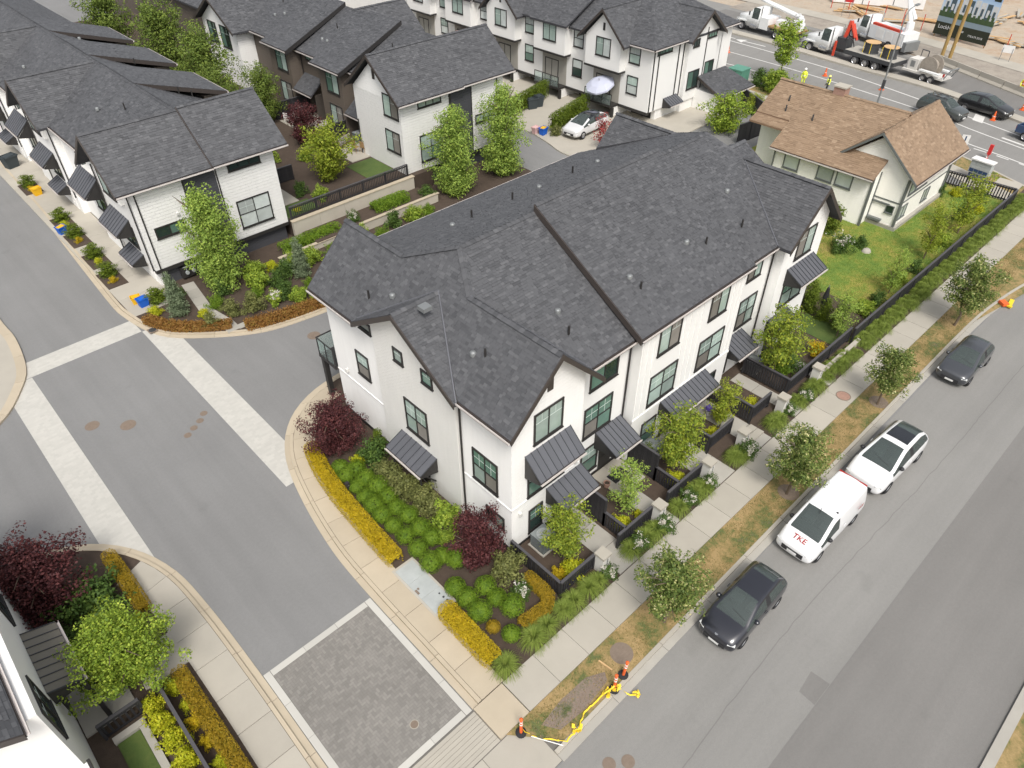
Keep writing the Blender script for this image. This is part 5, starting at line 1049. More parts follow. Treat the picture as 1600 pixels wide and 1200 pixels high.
S('lime','lime shrub behind the feathery planter fence',26.9,12.6,1.0,.2); S('maplelow','spreading dark shrub under the last maple',33.2,12.4,.8,.15)
for i,(x,y,s) in enumerate(((15.25,10.3,.75),(17.35,10.32,.85),(19.0,10.2,.85),(21.0,10.35,.85),(22.6,10.3,.8),(25.75,10.2,.95),(29.9,10.4,.75),(31.5,10.3,.8))): S('rose','white rose bush in the strip between sidewalk and fence',x,y,s*1.3,group='white roses along the sidewalk',name='rose_bush')
S('white','big white-flowering shrub at the corner of the end house lawn',47.6,16.7,1.25,.05); S('dark','dark shrub beside the boulder on the lawn',49.2,16.0,.8,.05); S('arbor','dark column shrub between the two houses',49.6,18.6,(2,2,1.5),.05)
for i,(x,y) in enumerate(((39.2,14.4),(39.0,13.4),(38.9,12.4),(40.2,14.9))): S('arbor','dark green arborvitae in the hedge row beside the turf square',x,y,(1.5,1.5,1.1),.05,'arborvitae row at the lawn')
for i,(x,y,s) in enumerate(((41.5,12.0,1.0),(43.2,11.9,.9),(46.5,12.1,1.0),(48.6,11.9,.9),(53.6,12.2,1.0),(58.5,12.6,1.1))): S('dark' if i%2 else 'green','low shrub along the inside of the lawn fence',x,y,s,.05,'shrubs inside the lawn fence')
for i,(x,y,s) in enumerate(((60.5,12.4,1.1),(62.6,13.0,1.0),(62.2,14.6,1.0),(61.5,15.6,.9))): S('dark' if i%2 else 'lime','shrub in the bed at the far corner of the lawn',x,y,s,.05,'shrubs at the far lawn corner')
# west garden
S('maplelow','wide dark green shrub between the purple bush and the orange hedge',-1.2,23.6,1.35); S('green','green shrub at the foot of the round tree',-1.2,22.3,1.2); S('maplelow','leafy shrub beside the white wall near the boulder',-2.3,22.6,.7); S('lime','small lime shrub beside the porch walk',-.2,21.9,.7)
for i,(x,y,s) in enumerate(((-1.25,18.0,.95),(-1.2,17.2,1.0),(-1.15,16.3,1.0),(-1.1,15.4,1.0),(-1.35,14.6,1.0))): S('lime','lime yellow shrub in the row between the small lawn and black fence',x,y,s,group='lime shrubs beside the small lawn')
for i,(x,y,s,k_) in enumerate(((-.28,18.2,.8,'lime'),(-.3,17.2,.6,'lime'),(-.32,16.4,.75,'gold'),(-.3,15.4,.7,'gold'),(-.3,14.5,.7,'lime'))): S(k_,('lime' if k_ == 'lime' else 'orange tinted')+' small shrub between the black fence and orange hedge',x,y,s,group='small shrubs outside the black fence')
fence('black low fence inside the long orange hedge of the west garden', (-.72,18.7), (-.72,12.5), .1, .85, .14, .1); fence('black porch railing beside the small lawn of the west house', (-2.9,18.1), (-1.5,18.1), .1, .95, .2, .08)
le = structure('small_lawn', MB().box(-2.7,-1.9,13,17.6,0,.15), 'turf')
for x0,x1,y0,y1 in ((-2.75,-1.62,17.62,17.88),(-1.88,-1.62,13,17.6)): MB().box(x0,x1,y0,y1,0,.28).build('lawn_edging', 'concrete_grey', le)
# courtyard garden on the curved kerb
S('conifer','grey-blue cone conifer beside the driveway bins',10.35,41.6,1.0,name='conifer',cat='conifer'); S('conifer','grey-blue cone conifer at the far end of the curved garden',18.3,40.2,.95,name='conifer',cat='conifer')
for k_,lab,x,y,s in (('box','bright green mound shrub below the upright tree',12.4,40.7,1.2),('olive','brownish olive shrub above the rusty border',12.7,39.2,1.0),('olive','wide brownish olive shrub next to the white hydrangea',14.0,38.7,1.15),('hydrangea','white hydrangea bush in the curved garden',15.4,38.5,1.2),('hydrangea','small hydrangea near the roof corner',17.6,37.4,1.0),('green','leafy green shrub behind the hydrangea',15.4,40.8,1.3),('dark','dark leafy shrub at the garden wall',16.5,40.0,1.2),('lime','yellow-green shrub at the charcoal wall',17.2,42.2,1.0),('green','green shrub at the retaining wall end',18.6,41.7,1.0),('lime','lime shrub beside the grey-blue conifer and bins',9.2,42.5,.9),('lime','lime shrub at the foot of the grey-blue conifer',11.3,40.2,.8),('rose','pale pink flowering shrub on the raised bed',24.6,43.3,1.2),('box','green shrub by the blocks of the raised bed',18.0,38.6,1.0),('dark','dark round shrub at the middle row corner',31.2,42.9,1.2)): S(k_,lab,x,y,s,.6 if 23 < x < 30 else .09)
for i,(x,y,s) in enumerate(((23.2,48,1.0),(24.0,46.4,1.0),(22.6,52.5,1.2),(24.5,55,1.2),(26,58,1.3),(26.8,53.2,1.0))): S('green' if i%2 else 'dark','leafy shrub in the raised courtyard bed',x,y,s,1.5,'shrubs in the raised courtyard')
S('lime','yellow shrub row in front of the courtyard trees',26.3,62.3,1.8,1.5); S('lime','bright lime shrub behind the white end unit roof',23.8,57.6,1.4,1.5); S('lime','lime shrub spilling past the end unit wall',21.6,45.9,.7,1.5)
for i,(x,y) in enumerate(((8.95,52.4),(8.8,49.2),(9.1,59.6),(9.15,67.6),(9.9,43.9),(9.0,56.3))):
    S('arbor',('clipped dark shrub in the driveway planter of the west row' if i != 4 else 'round dark shrub beside the blue bin at the curved kerb'),x,y,(1.9,1.9,.62),.1,'planter shrubs along the driveways')
    if i != 4: S('gold' if i%2 else 'lime','yellow flowering plant in the driveway planter of the west row',x-.1,y-1.1,.6,.1,'yellow planter flowers')
for i,(x,y,k_,s) in enumerate(((19.6,41.2,'green',1.2),(20.4,39.4,'dark',1.3),(21.4,41.2,'box',1.2),(22.6,40.2,'dark',1.3),(23.8,41.3,'green',1.2),(25.2,40.6,'box',1.3),(26.8,41.3,'dark',1.2),(28.4,40.9,'green',1.3),(30.0,41.2,'box',1.2),(19.4,38.0,'green',1.1),(21.8,38.2,'box',1.2),(24.0,38.6,'dark',1.2))): S(k_,'leafy shrub in the bed between the retaining wall and the corner row',x,y,s,.09,'shrubs below the retaining wall')
for i,(x,y,k_,s) in enumerate(((14.6,39.8,'box',1.1),(16.2,38.6,'dark',1.1),(13.3,41.7,'dark',1.0),(15.9,42.2,'green',1.2),(17.6,40.9,'dark',1.1),(16.6,37.6,'green',1.0),(11.2,38.9,'olive',.9),(11.0,43.4,'dark',.9))): S(k_,'low leafy shrub filling the curved garden under the upright tree',x,y,s,.09,'filler shrubs in the curved garden')
S('olive','low shrub at the bins on the east driveway',48.0,45.0,.9)
for i in range(4): S('dark','dark green shrub beside the main road sidewalk and utility box',73.5-.5*i,39.6-1.6*i,1.6,0,'shrubs by the main road')
# ornamental grass
def grassmesh(key, seed, n, R_, Hh, lm='leaf_grass'):
    rs = np.random.default_rng(seed); V = []; F = []
    for i in range(n):
        a = rs.uniform(0,6.283); L = R_*rs.uniform(.5,1.1); h = Hh*rs.uniform(.7,1.2)*(1.25-.5*L/R_); w_ = .011; c, s_ = math.cos(a), math.sin(a); r0 = rs.uniform(0,.12); k_ = len(V)
        for t in (0,.35,.7,1):
            r_ = r0+L*t; z_ = h*(1-(1-min(t/.55,1))**2) if t < .55 else h*(1-((t-.55)/.45)**2*.75); ww = w_*(1-t*.8)
            V += [(c*r_-s_*ww, s_*r_+c*ww, z_), (c*r_+s_*ww, s_*r_-c*ww, z_)]
        F += [(k_+2*j, k_+2*j+1, k_+2*j+3, k_+2*j+2) for j in range(3)]
    me = npmesh(name_of(key), V, F); me.materials.append(MATS[lm]); MESH[key] = me
for i in range(3): grassmesh('grass_clump:%d'%i, 140+i, 420, .62, .5)
for i,(x,y,s) in enumerate(((9.25,10.3,1.05),(10.85,10.35,1.1),(11.6,10.4,.95),(12.6,10.4,.95),(13.2,10.4,1.0),(14.1,10.4,1.0),(14.6,10.35,.9))): plant('grass_clump:%d'%(i%3),'grass_clump','fountain grass clump at the sidewalk between the corner and the first fence','grass',x,y,.09,s,'fountain grass at the corner')
for i,(x,y) in enumerate(((16.9,10.4),(17.9,10.4),(18.5,10.35),(20.3,10.4),(21.6,10.45),(22.1,10.35),(24.9,10.4),(25.3,10.4),(28.4,10.4),(28.9,10.4),(30.9,10.4),(32.3,10.4),(32.9,10.4))): plant('grass_clump:%d'%(i%3),'grass_clump','small fountain grass between the white roses and the black fence','grass',x,y,.09,1.0,'fountain grass among the roses')
k_ = 0; x = 34.0
while x < 66:
    for yy in (10.28, 10.72): plant('grass_clump:%d'%(k_%3),'grass_clump','fountain grass clump in the long strip outside the lawn fence','grass',x+random.uniform(-.15,.15),yy+random.uniform(-.08,.08),.09,random.uniform(.6,.95),'fountain grass along the lawn fence'); k_ += 1
    x += .85
# fine turf on lawn and verge: far too many blades to count
def blades(name, label, lm, x0, x1, y0, y1, z, n, hgt, mask=None, excl=()):
    rs = np.random.default_rng(7); x = rs.uniform(x0,x1,n); y = rs.uniform(y0,y1,n)
    keep = np.ones(n, bool)
    if mask is not None: keep &= mask(x, y, rs.random(n))
    for a,b_,c,d in excl: keep &= ~((x > a) & (x < b_) & (y > c) & (y < d))
    x, y = x[keep], y[keep]; n = len(x); a = rs.uniform(0,6.28,n); h = hgt*rs.uniform(.5,1.3,n); ln = rs.uniform(.3,1.0,n)*h; wd = .010
    V = np.stack([np.stack([x-np.sin(a)*wd, y+np.cos(a)*wd, np.full(n,z)],1), np.stack([x+np.sin(a)*wd, y-np.cos(a)*wd, np.full(n,z)],1), np.stack([x+np.cos(a)*ln+np.sin(a)*wd*.3, y+np.sin(a)*ln-np.cos(a)*wd*.3, z+h],1), np.stack([x+np.cos(a)*ln-np.sin(a)*wd*.3, y+np.sin(a)*ln+np.cos(a)*wd*.3, z+h],1)],1).reshape(-1,3)
    o = place(name, npmesh(name, V, np.arange(4*n).reshape(-1,4)), lm); tag(o, label, 'grass', kind='stuff')
wave = lambda x, y, r: r < .25+.75*((np.sin(x*1.7+np.sin(y*3)*1.5)*np.sin(y*2.3+x*.9)+1)/2)
blades('verge_grass', 'patchy dry and green grass growing on the street verge', 'leaf_verge', 8.3, 66, 6.95, 8.38, .09, 42000, .045, lambda x,y,r: wave(x,y,r) & (y > 8.45-1.2*(x-7.6)) & (np.hypot(x-12.95,y-7.6) > .5))
blades('lawn_grass', 'short green grass of the old house lawn', 'leaf_lawn', 39.0, 63.5, 11.2, 19, .06, 60000, .06, None, ((52.9,63.5,15.3,19),))
structure('lawn', MB().poly([(38.9,11.1,.055),(64.2,11.1,.055),(64.2,31,.055),(38.9,31,.055)]), 'lawn')
BO = thing('boulder', 'pale rounded boulder on the lawn beside the flowering shrub', 'rock', (48.9,15.4,.05)); b = MB(); b.lathe([(0,.26),(.18,.23),(.29,.14),(.33,0)], (48.9,15.4,.05), 10); b.build('stone', 'concrete', BO, True)
BO = thing('boulder', 'flat brown boulder among shrubs beside the round tree', 'rock', (-1.75,22.0,.1)); b = MB(); b.lathe([(0,.4),(.3,.36),(.5,.2),(.55,0)], (-1.75,22.0,.1), 10); b.build('stone', 'rust', BO, True)
# ------------------------------------------------------------------ main road with works beyond
NE = curve([(58,-14),(64,2),(68.3,11.5),(71.0,18.7),(73.0,30),(74.2,44),(75.5,60),(77,112)], 2)
FE = curve([(90,-14),(90.0,8),(91.5,18.9),(94.1,26.7),(95.2,31),(98,45),(99.5,60),(102,112)], 2)
ar = structure('main_road', MB().poly([(p[0],p[1],.006) for p in NE] + [(p[0],p[1],.006) for p in FE[::-1]]), 'asphalt_street')
def strip(name, mt, pts, wd, z, parent=None, dash=None, off=0):
    pl = curve(pts, 1.0); L = np.concatenate([[0], np.cumsum(np.linalg.norm(np.diff(pl, axis=0), axis=1))]); A, B = offset(pl, off-wd/2), offset(pl, off+wd/2)
    at = lambda Q, s: (np.interp(s, L, Q[:,0]), np.interp(s, L, Q[:,1]), z); segs = [(0, L[-1])] if not dash else [(s, min(s+dash[0], L[-1])) for s in np.arange(0, L[-1], sum(dash))]
    for s0, s1 in segs:
        ss = np.linspace(s0, s1, max(2, int((s1-s0)/1.5)+1)); b = MB()
        for p, q in zip(ss, ss[1:]): b.poly([at(A,p), at(B,p), at(B,q), at(A,q)])
        o = b.build(name, mt, parent)
        if not parent: tag(o, kind='structure')
strip('grass_verge', 'verge', NE, 2.2, .03, off=-1.1); strip('sidewalk', 'concrete', NE, 2.0, .035, off=-3.2); strip('kerb', 'concrete', NE, .25, .05, off=-.1)
E1 = [(76,60),(77.3,46.6),(77.1,37.1),(75.5,24.8),(73.9,18.8),(72.4,12),(68,0)]; E2 = [(86,62),(85.2,51.2),(84.8,45.4),(83.8,35.1),(80.9,22.5),(78.9,15.0),(75,2)]
strip('lane_line', 'paint_white', E1, .16, .012, ar); strip('lane_line', 'paint_white', [(81.5,60),(81.2,46),(80.6,37),(78.9,24.5),(77.2,18.5),(75.6,12)], .16, .012, ar); strip('lane_line', 'paint_white', E2, .18, .012, ar)
strip('lane_dash', 'paint_white', [(74.6,21),(73.6,18.3),(73.4,15.6),(72.8,12)], .16, .013, ar, (1.1,.9), .5)
strip('lane_dash', 'paint_white', [(77.4,16.4),(76.6,13.0),(75.8,10)], .3, .013, ar, (2.2,1.2))
MB().poly([(79.9,20.0,.014),(81.8,20.4,.014),(81.5,19.4,.014),(79.7,19.0,.014)]).build('stop_bar', 'paint_white', ar)
for x, y in ((86.2,48.6),(86.4,53.0)): MB().poly([(x-.1,y-2,.014),(x+.1,y-2,.014),(x+.1,y+1,.014),(x+.7,y+1,.014),(x,y+2.2,.014),(x-.7,y+1,.014),(x-.1,y+1,.014)]).build('arrow_marking', 'paint_white', ar)
MD = curve([(88.9,62),(88.3,53.7),(88.0,47.1),(86.6,35.5),(85.9,26.6),(83.6,18.7),(80,8)], 1.5)
md = structure('median', MB().box(88.0,88.2,47,47.3,0,.05), 'concrete'); ribbon(md, 'kerb_stone', 'concrete', MD, -.7, .6, 0, .2, 3.5, .02)
strip('work_lane', 'asphalt_dark', [(93.8,60),(93.2,47),(91.2,35.5),(90.0,26.6),(87.4,18.7),(85,10)], 7.2, .016)
strip('gravel_shoulder', 'gravel_strip', [(101.3,60),(100.6,47),(99.2,35),(96.4,24),(93.8,16)], 5.5, .02); strip('sidewalk', 'concrete', [(104.4,62),(103.6,47),(102.2,34),(99.6,22),(97,12)], 2.6, .05)
def at_(p, q, t): return (p[0]+(q[0]-p[0])*t, p[1]+(q[1]-p[1])*t)
for i in range(5):
    p0, p1 = at_((95.2,30.0),(88.6,15.4),i/5), at_((95.2,30.0),(88.6,15.4),(i+.97)/5); d = Vector((p1[0]-p0[0],p1[1]-p0[1],0)); n_ = Vector((-d.y,d.x,0)).normalized()
    t = thing('concrete_barrier', 'pale concrete road barrier in the line along the works', 'barrier', (p0[0],p0[1],0), group='concrete barriers along the works')
    a = Vector((p0[0],p0[1],0)); prof = [(-.3,0),(.3,0),(.3,.12),(.12,.35),(.08,.82),(-.08,.82),(-.12,.35),(-.3,.12)]
    MB().prism([a+n_*u+Vector((0,0,z)) for u, z in prof], d).build('block', 'concrete', t)

# ------------------------------------------------------------------ vehicles
def sub(me_v, me_f, idx, lv=2):
    me = bpy.data.meshes.new('tmp'); me.from_pydata(me_v, [], me_f); me.polygons.foreach_set('material_index', idx); me.update()
    o = bpy.data.objects.new('tmp', me); col.objects.link(o); md_ = o.modifiers.new('s', 'SUBSURF'); md_.levels = lv; md_.render_levels = lv
    dg = bpy.context.evaluated_depsgraph_get(); ev = bpy.data.meshes.new_from_object(o.evaluated_get(dg)); bpy.data.objects.remove(o); return ev
def islands(fs):
    par = {}
    def find(a):
        while par[a] != a: par[a] = par[par[a]]; a = par[a]
        return a
    for f in fs:
        for v in f: par.setdefault(v, v)
        for v in f[1:]: par[find(v)] = find(f[0])
    out = {}
    for f in fs: out.setdefault(find(f[0]), []).append(f)
    return list(out.values())
def split(ev, parts, t):
    """one object for every material index used"""
    V = [tuple(v.co) for v in ev.vertices]
    for i, (nm, mt) in parts.items():
        fs = [tuple(p.vertices) for p in ev.polygons if p.material_index == i]
        if not fs: continue
        for g in (islands(fs) if i else [fs]):
            used = sorted({v for f in g for v in f}); mp = {v: k for k, v in enumerate(used)}; me = bpy.data.meshes.new(nm); me.from_pydata([V[v] for v in used], [], [tuple(mp[v] for v in f) for f in g]); me.update(); place(nm, me, mt, t, True)
def wheel(t, x, y, r, wd=.21, side=1, rim='rim'):
    """wheel > tyre, rim; axle along y"""
    w_ = bpy.data.objects.new('wheel', None); col.objects.link(w_); w_.parent = t; w_.location = (x,y,r); w_.empty_display_size = .1
    def lat(prof, n=18): return MB().lathe(prof, (0,0,0), n)
    b = lat([(r*.62,-wd/2),(r*.94,-wd/2),(r,-wd*.35),(r,wd*.35),(r*.94,wd/2),(r*.62,wd/2)]); me = bpy.data.meshes.new('tyre'); me.from_pydata([(p[0],p[2],p[1]) for p in b.v], [], [f[::-1] for f in b.f]); me.update(); place('tyre', me, 'rubber', w_, True)
    b = MB(); z = wd*.38*side; b.lathe([(0,z),(r*.2,z),(r*.3,z*.8),(r*.55,z*.7),(r*.64,z*1.05),(r*.66,z*.5)], (0,0,0), 10); me = bpy.data.meshes.new('rim'); me.from_pydata([(p[0],p[2],p[1]) for p in b.v], [], b.f); me.update(); place('rim', me, rim, w_)
CAR = {
 'hatch': dict(L=4.2,W=1.76,H=1.46,wr=.31,ax=(.20,.80),st=[(0,.22,.44,.50,.60,.78),(.03,.17,.52,.58,.70,.92),(.12,.16,.58,.665,.78,.985),(.235,.16,.62,.70,.90,1.0),(.265,.16,.625,.745,.88,1.0),(.44,.16,.64,.955,.71,1.0),(.475,.16,.64,.98,.69,1.0),(.585,.16,.645,1.0,.67,1.0),(.615,.16,.645,1.0,.67,1.0),(.80,.16,.655,.975,.65,1.0),(.86,.16,.66,.945,.64,.995),(.955,.17,.66,.74,.70,.96),(.985,.2,.60,.665,.68,.90),(1,.26,.5,.56,.62,.82)],ws=(3,6),rw=(9,12),sg=((3,7),(8,11)),pil=(7,8)),
 'van':   dict(L=4.75,W=1.84,H=1.84,wr=.33,ax=(.175,.80),st=[(0,.16,.36,.42,.6,.80),(.03,.13,.42,.48,.70,.93),(.10,.12,.48,.555,.78,.985),(.165,.12,.52,.585,.90,1.0),(.19,.12,.525,.62,.90,1.0),(.345,.12,.53,.93,.79,1.0),(.38,.12,.53,.972,.78,1.0),(.44,.12,.53,.985,.78,1.0),(.60,.12,.53,1.0,.80,1.0),(.80,.12,.53,.995,.80,1.0),(.955,.12,.53,.985,.78,.99),(.985,.13,.52,.955,.74,.96),(1,.16,.5,.86,.74,.92)],ws=(3,6),rw=(99,99),sg=((3,7),),pil=(99,99)),
 'suvx':  dict(L=4.95,W=1.98,H=1.66,wr=.36,ax=(.19,.80),st=[(0,.2,.42,.48,.58,.78),(.03,.15,.50,.56,.70,.92),(.12,.14,.57,.64,.78,.985),(.22,.14,.62,.685,.90,1.0),(.25,.14,.625,.73,.88,1.0),(.44,.14,.64,.95,.71,1.0),(.475,.14,.64,.98,.69,1.0),(.56,.14,.645,1.0,.66,1.0),(.585,.14,.645,1.0,.66,1.0),(.78,.14,.66,.955,.62,1.0),(.83,.14,.67,.93,.61,.995),(.945,.16,.68,.77,.66,.95),(.985,.2,.6,.70,.64,.88),(1,.26,.5,.56,.6,.8)],ws=(3,6),rw=(9,12),sg=((3,7),(8,11)),pil=(7,8),glassroof=(7,9)),
 'suv':   dict(L=4.6,W=1.86,H=1.74,wr=.36,ax=(.19,.80),st=[(0,.22,.46,.52,.66,.82),(.03,.17,.54,.6,.74,.94),(.12,.16,.58,.66,.80,.99),(.25,.16,.61,.70,.82,1.0),(.27,.16,.615,.72,.82,1.0),(.40,.16,.625,.955,.70,1.0),(.43,.16,.625,.98,.70,1.0),(.565,.16,.63,1.0,.71,1.0),(.595,.16,.63,1.0,.71,1.0),(.82,.16,.635,.985,.70,1.0),(.90,.16,.64,.96,.68,.995),(.965,.17,.64,.72,.74,.97),(.985,.2,.58,.64,.72,.92),(1,.26,.5,.56,.66,.84)],ws=(3,6),rw=(9,12),sg=((3,7),(8,11)),pil=(7,8))}
CARMESH = {}
def car(kind, label, x, y, rz, body, roofmt=None, group=None, z=.005, name='parked_car', cat='car', plate=True):
    c = CAR[kind]; L, W, H = c['L'], c['W'], c['H']; t = thing(name, label, cat, (x,y,z), rz, group)
    if kind not in CARMESH:
        V = []; F = []; I = []; st = c['st']; m_ = len(st)
        for (sx, zl, zb, zt, wt, w_) in st:
            X_ = (sx-.5)*L; hw = W/2*w_; tw_ = W/2*wt; h = [(0,zl*H),(hw*.84,zl*H),(hw*.99,(zl+.09)*H),(hw,(zl+zb)/2*H),(hw*.965,zb*H),(tw_,zt*H-.02),(tw_*.86,zt*H+.01),(tw_*.45,zt*H+.028),(0,zt*H+.036)]
            ring = [(X_,-p[0],p[1]) for p in h] + [(X_,p[0],p[1]) for p in h[-2:0:-1]]; V += ring
        k = len(h)*2-2
        for i in range(m_-1):
            for j in range(k):
                F.append((i*k+j, i*k+(j+1)%k, (i+1)*k+(j+1)%k, (i+1)*k+j)); jj = j if j < len(h)-1 else k-1-j
                side = jj == 4; top = jj in (6,7); ii = 0
                if top and c['ws'][0] <= i < c['ws'][1]: ii = 1
                elif top and c['rw'][0] <= i < c['rw'][1]: ii = 3
                elif top and 'glassroof' in c and c['glassroof'][0] <= i < c['glassroof'][1]: ii = 4
                elif side and any(a <= i < b_ for a, b_ in c['sg']): ii = 2
                elif side and c['pil'][0] <= i < c['pil'][1]: ii = 5
                elif 5 <= jj <= 7 and not top is None and c['st'][i][3] > .93 and c['st'][i+1][3] > .93: ii = 6
                I.append(ii)
        F.append(tuple(range(k))[::-1]); I.append(0); F.append(tuple((m_-1)*k+j for j in range(k))); I.append(0)
        F = [f[::-1] for f in F]; CARMESH[kind] = sub(V, F, I)
    split(CARMESH[kind], {0: ('body', body), 1: ('windscreen', 'car_glass'), 2: ('side_window', 'car_glass'), 3: ('rear_window', 'car_glass'), 4: ('glass_roof', 'roof_glass'), 5: ('pillar', 'black_plastic'), 6: ('roof', roofmt or body)}, t)
    def P(name, b, mt, smooth=False): me = bpy.data.meshes.new(name); me.from_pydata(b.v, [], b.f); me.update(); return place(name, me, mt, t, smooth)
    for a in c['ax']:
        X_ = (a-.5)*L
        for s_ in (-1,1):
            b = MB().lathe([(0,0),(c['wr']*1.16,0),(c['wr']*1.16,.02)], (0,0,0), 18); me = bpy.data.meshes.new('wheel_arch'); me.from_pydata([(p[0]+X_, s_*(W/2*.97-.035+p[2]), p[1]+c['wr']*1.04) for p in b.v], [], b.f); me.update(); place('wheel_arch', me, 'black_plastic', t)
            wheel(t, X_, s_*(W/2-.10), c['wr'], .22, s_)
    hz = c['st'][1][2]*H
    for s_ in (-1,1):
        tl = Matrix.Rotation(R(-24), 3, 'Y')
        P('headlight', MB().obox((-L/2+.26, s_*W*.335, hz-.02),(.40,.30,.12), s_*R(-26), tl), 'lamp_clear'); P('tail_light', MB().obox((L/2-.17, s_*W*.37, H*.55),(.14,.14,.2)), 'lamp_red')
        cx = (c['st'][4][0]+.055-.5)*L; P('mirror', MB().lathe([(0,-.07),(.10,-.05),(.12,.02),(.07,.08),(0,.09)], (cx+.16, s_*(W/2-.005), c['st'][5][2]*H+.07), 8), body if body != 'car_white' else 'black_plastic', True)
        P('door_handle', MB().box(.1,.28,s_*W/2-.01 if s_ > 0 else -W/2-.015,s_*W/2+.015 if s_ > 0 else -W/2+.01,H*.56,H*.585), body)
    x0c, x1c = (c['st'][4][0]-.5)*L, (c['st'][-3][0]-.5)*L
    P('cabin_floor', MB().box(x0c-.1,x1c-.05,-W*.44,W*.44,H*.2,H*.3), 'dash'); P('dashboard', MB().obox((x0c+.32,0,H*.56),(.42,W*.8,.16),0,Matrix.Rotation(R(12),3,'Y')), 'dash')
    for s_ in (-1,1): P('seat', MB().obox((x0c+1.15,s_*W*.21,H*.38),(.5,.48,.18)).obox((x0c+1.45,s_*W*.21,H*.57),(.14,.46,.62),0,Matrix.Rotation(R(14),3,'Y')).obox((x0c+1.54,s_*W*.21,H*.80),(.1,.24,.16)), 'seat')
    if kind != 'van': P('rear_seat', MB().obox((x0c+2.1,0,H*.38),(.5,W*.7,.18)).obox((x0c+2.42,0,H*.56),(.14,W*.7,.56),0,Matrix.Rotation(R(14),3,'Y')), 'seat')
    P('steering_wheel', MB().tube((x0c+.62,W*.2,H*.6),(x0c+.66,W*.2,H*.615),.17,n=12), 'dash')
    P('grille', MB().box(-L/2-.015,-L/2+.10,-W*.27,W*.27,H*.24,H*.36), 'black_plastic')
    if plate: P('number_plate', MB().box(-L/2-.03,-L/2-.012,-.22,.22,H*.25,H*.32), 'plate')
    P('wiper', MB().tube((( c['st'][4][0]-.5)*L+.04,-.5,c['st'][4][3]*H+.03),((c['st'][4][0]-.5)*L+.14,.1,c['st'][4][3]*H+.09),.012), 'black_plastic')
    return t, P
t, P = car('hatch', 'dark navy hatchback parked closest to the traffic posts', 17.9, 5.42, R(1), 'car_navy'); P('emblem', MB().lathe([(0,.01),(.07,.01),(.07,0)], (-2.02,0,.83), 10), 'chrome')
t, P = car('van', 'white cargo van with red lettering on its bonnet', 24.05, 5.42, R(-1), 'car_white', name='cargo_van', cat='van')
cu = bpy.data.curves.new('lettering', 'FONT'); cu.body = 'TKE'; cu.size = .36; cu.align_x = 'CENTER'; cu.extrude = .004; cu.offset = .002
ob = bpy.data.objects.new('lettering', cu); col.objects.link(ob); dg = bpy.context.evaluated_depsgraph_get(); me = bpy.data.meshes.new_from_object(ob.evaluated_get(dg)); bpy.data.objects.remove(ob); me.materials.clear()
o = place('lettering', me, 'lamp_red', t); o.location = (-2.06,.0,1.03); o.rotation_euler = (R(13),0,R(-90))
P('roof_rail', MB().box(2.18,2.26,-.66,.66,1.79,1.815), 'lamp_red'); P('antenna', MB().tube((-.75,.0,1.8),(-.62,.0,2.02),.012), 'black_plastic'); P('roof_cap', MB().lathe([(0,.03),(.05,.02),(.05,0)], (-.2,-.55,1.835), 8), 'black_plastic')
me2 = me.copy(); o = place('lettering', me2, 'lamp_red', t); o.location = (1.55,-.925,1.05); o.rotation_euler = (R(90),0,0); o.scale = (.8,.8,.8)
t, P = car('suvx', 'white electric SUV with black glass roof parked behind the van', 30.0, 5.18, R(-2), 'car_white')
P('bumper_trim', MB().box(-2.5,-2.42,-.55,.55,.30,.40), 'steel_dark')
t, P = car('hatch', 'dark grey compact car parked alone at the far end of the verge', 40.55, 5.55, 0, 'car_graphite')
t, P = car('suvx', 'white SUV with dark roof on the east driveway beside the hedge', 50.6, 43.75, R(4), 'car_silver', 'roof_glass', z=.1)
t, P = car('suv', 'dark green-grey SUV with roof rails driving on the main road', 78.7, 22.6, R(80), 'car_green_grey', name='suv')
for y in (-.5,.5): P('roof_rail', MB().box(-.4,1.7,y-.03,y+.03,1.78,1.82), 'black_plastic')
for x in (.0,.75): P('roof_rail', MB().box(x-.03,x+.03,-.55,.55,1.83,1.86), 'black_plastic')
car('suvx', 'black car on the main road between the median and the grey SUV', 82.6, 20.0, R(81), 'car_black', name='driving_car')
# pickup
t = thing('pickup_truck', 'dark blue pickup truck with open bed at the traffic cones', 'pickup', (78.4,12.9,.01), R(78))
def LP(t): 
    def P(name, b, mt, smooth=False): me = bpy.data.meshes.new(name); me.from_pydata(b.v, [], b.f); me.update(); return place(name, me, mt, t, smooth)
    return P
P = LP(t)
P('body', MB().box(-2.7,-.9,-.92,.92,.5,1.15).box(-.9,.9,-.95,.95,.5,1.2), 'car_blue'); P('cab', MB().add([(-.9,-.9,1.2),(.9,-.9,1.2),(.9,.9,1.2),(-.9,.9,1.2),(-.35,-.7,1.85),(.75,-.7,1.85),(.75,.7,1.85),(-.35,.7,1.85)], [(0,1,5,4),(1,2,6,5),(2,3,7,6),(3,0,4,7),(4,5,6,7)]), 'car_glass'); P('roof', MB().box(-.3,.72,-.72,.72,1.84,1.9), 'car_blue')
P('bed', MB().box(.9,2.75,-.95,-.88,.6,1.25).box(.9,2.75,.88,.95,.6,1.25).box(2.68,2.75,-.88,.88,.6,1.25).box(.92,2.68,-.88,.88,.6,.75), 'car_blue'); P('bumper', MB().box(2.76,2.95,-.9,.9,.45,.65), 'chrome'); P('cargo', MB().obox((1.6,.1,.9),(.8,.9,.3),.3).obox((2.2,-.3,.88),(.5,.6,.25),.8), 'steel_dark')
for x in (-1.8,1.75):
    for s_ in (-1,1): wheel(t, x, s_*.86, .42, .26, s_)
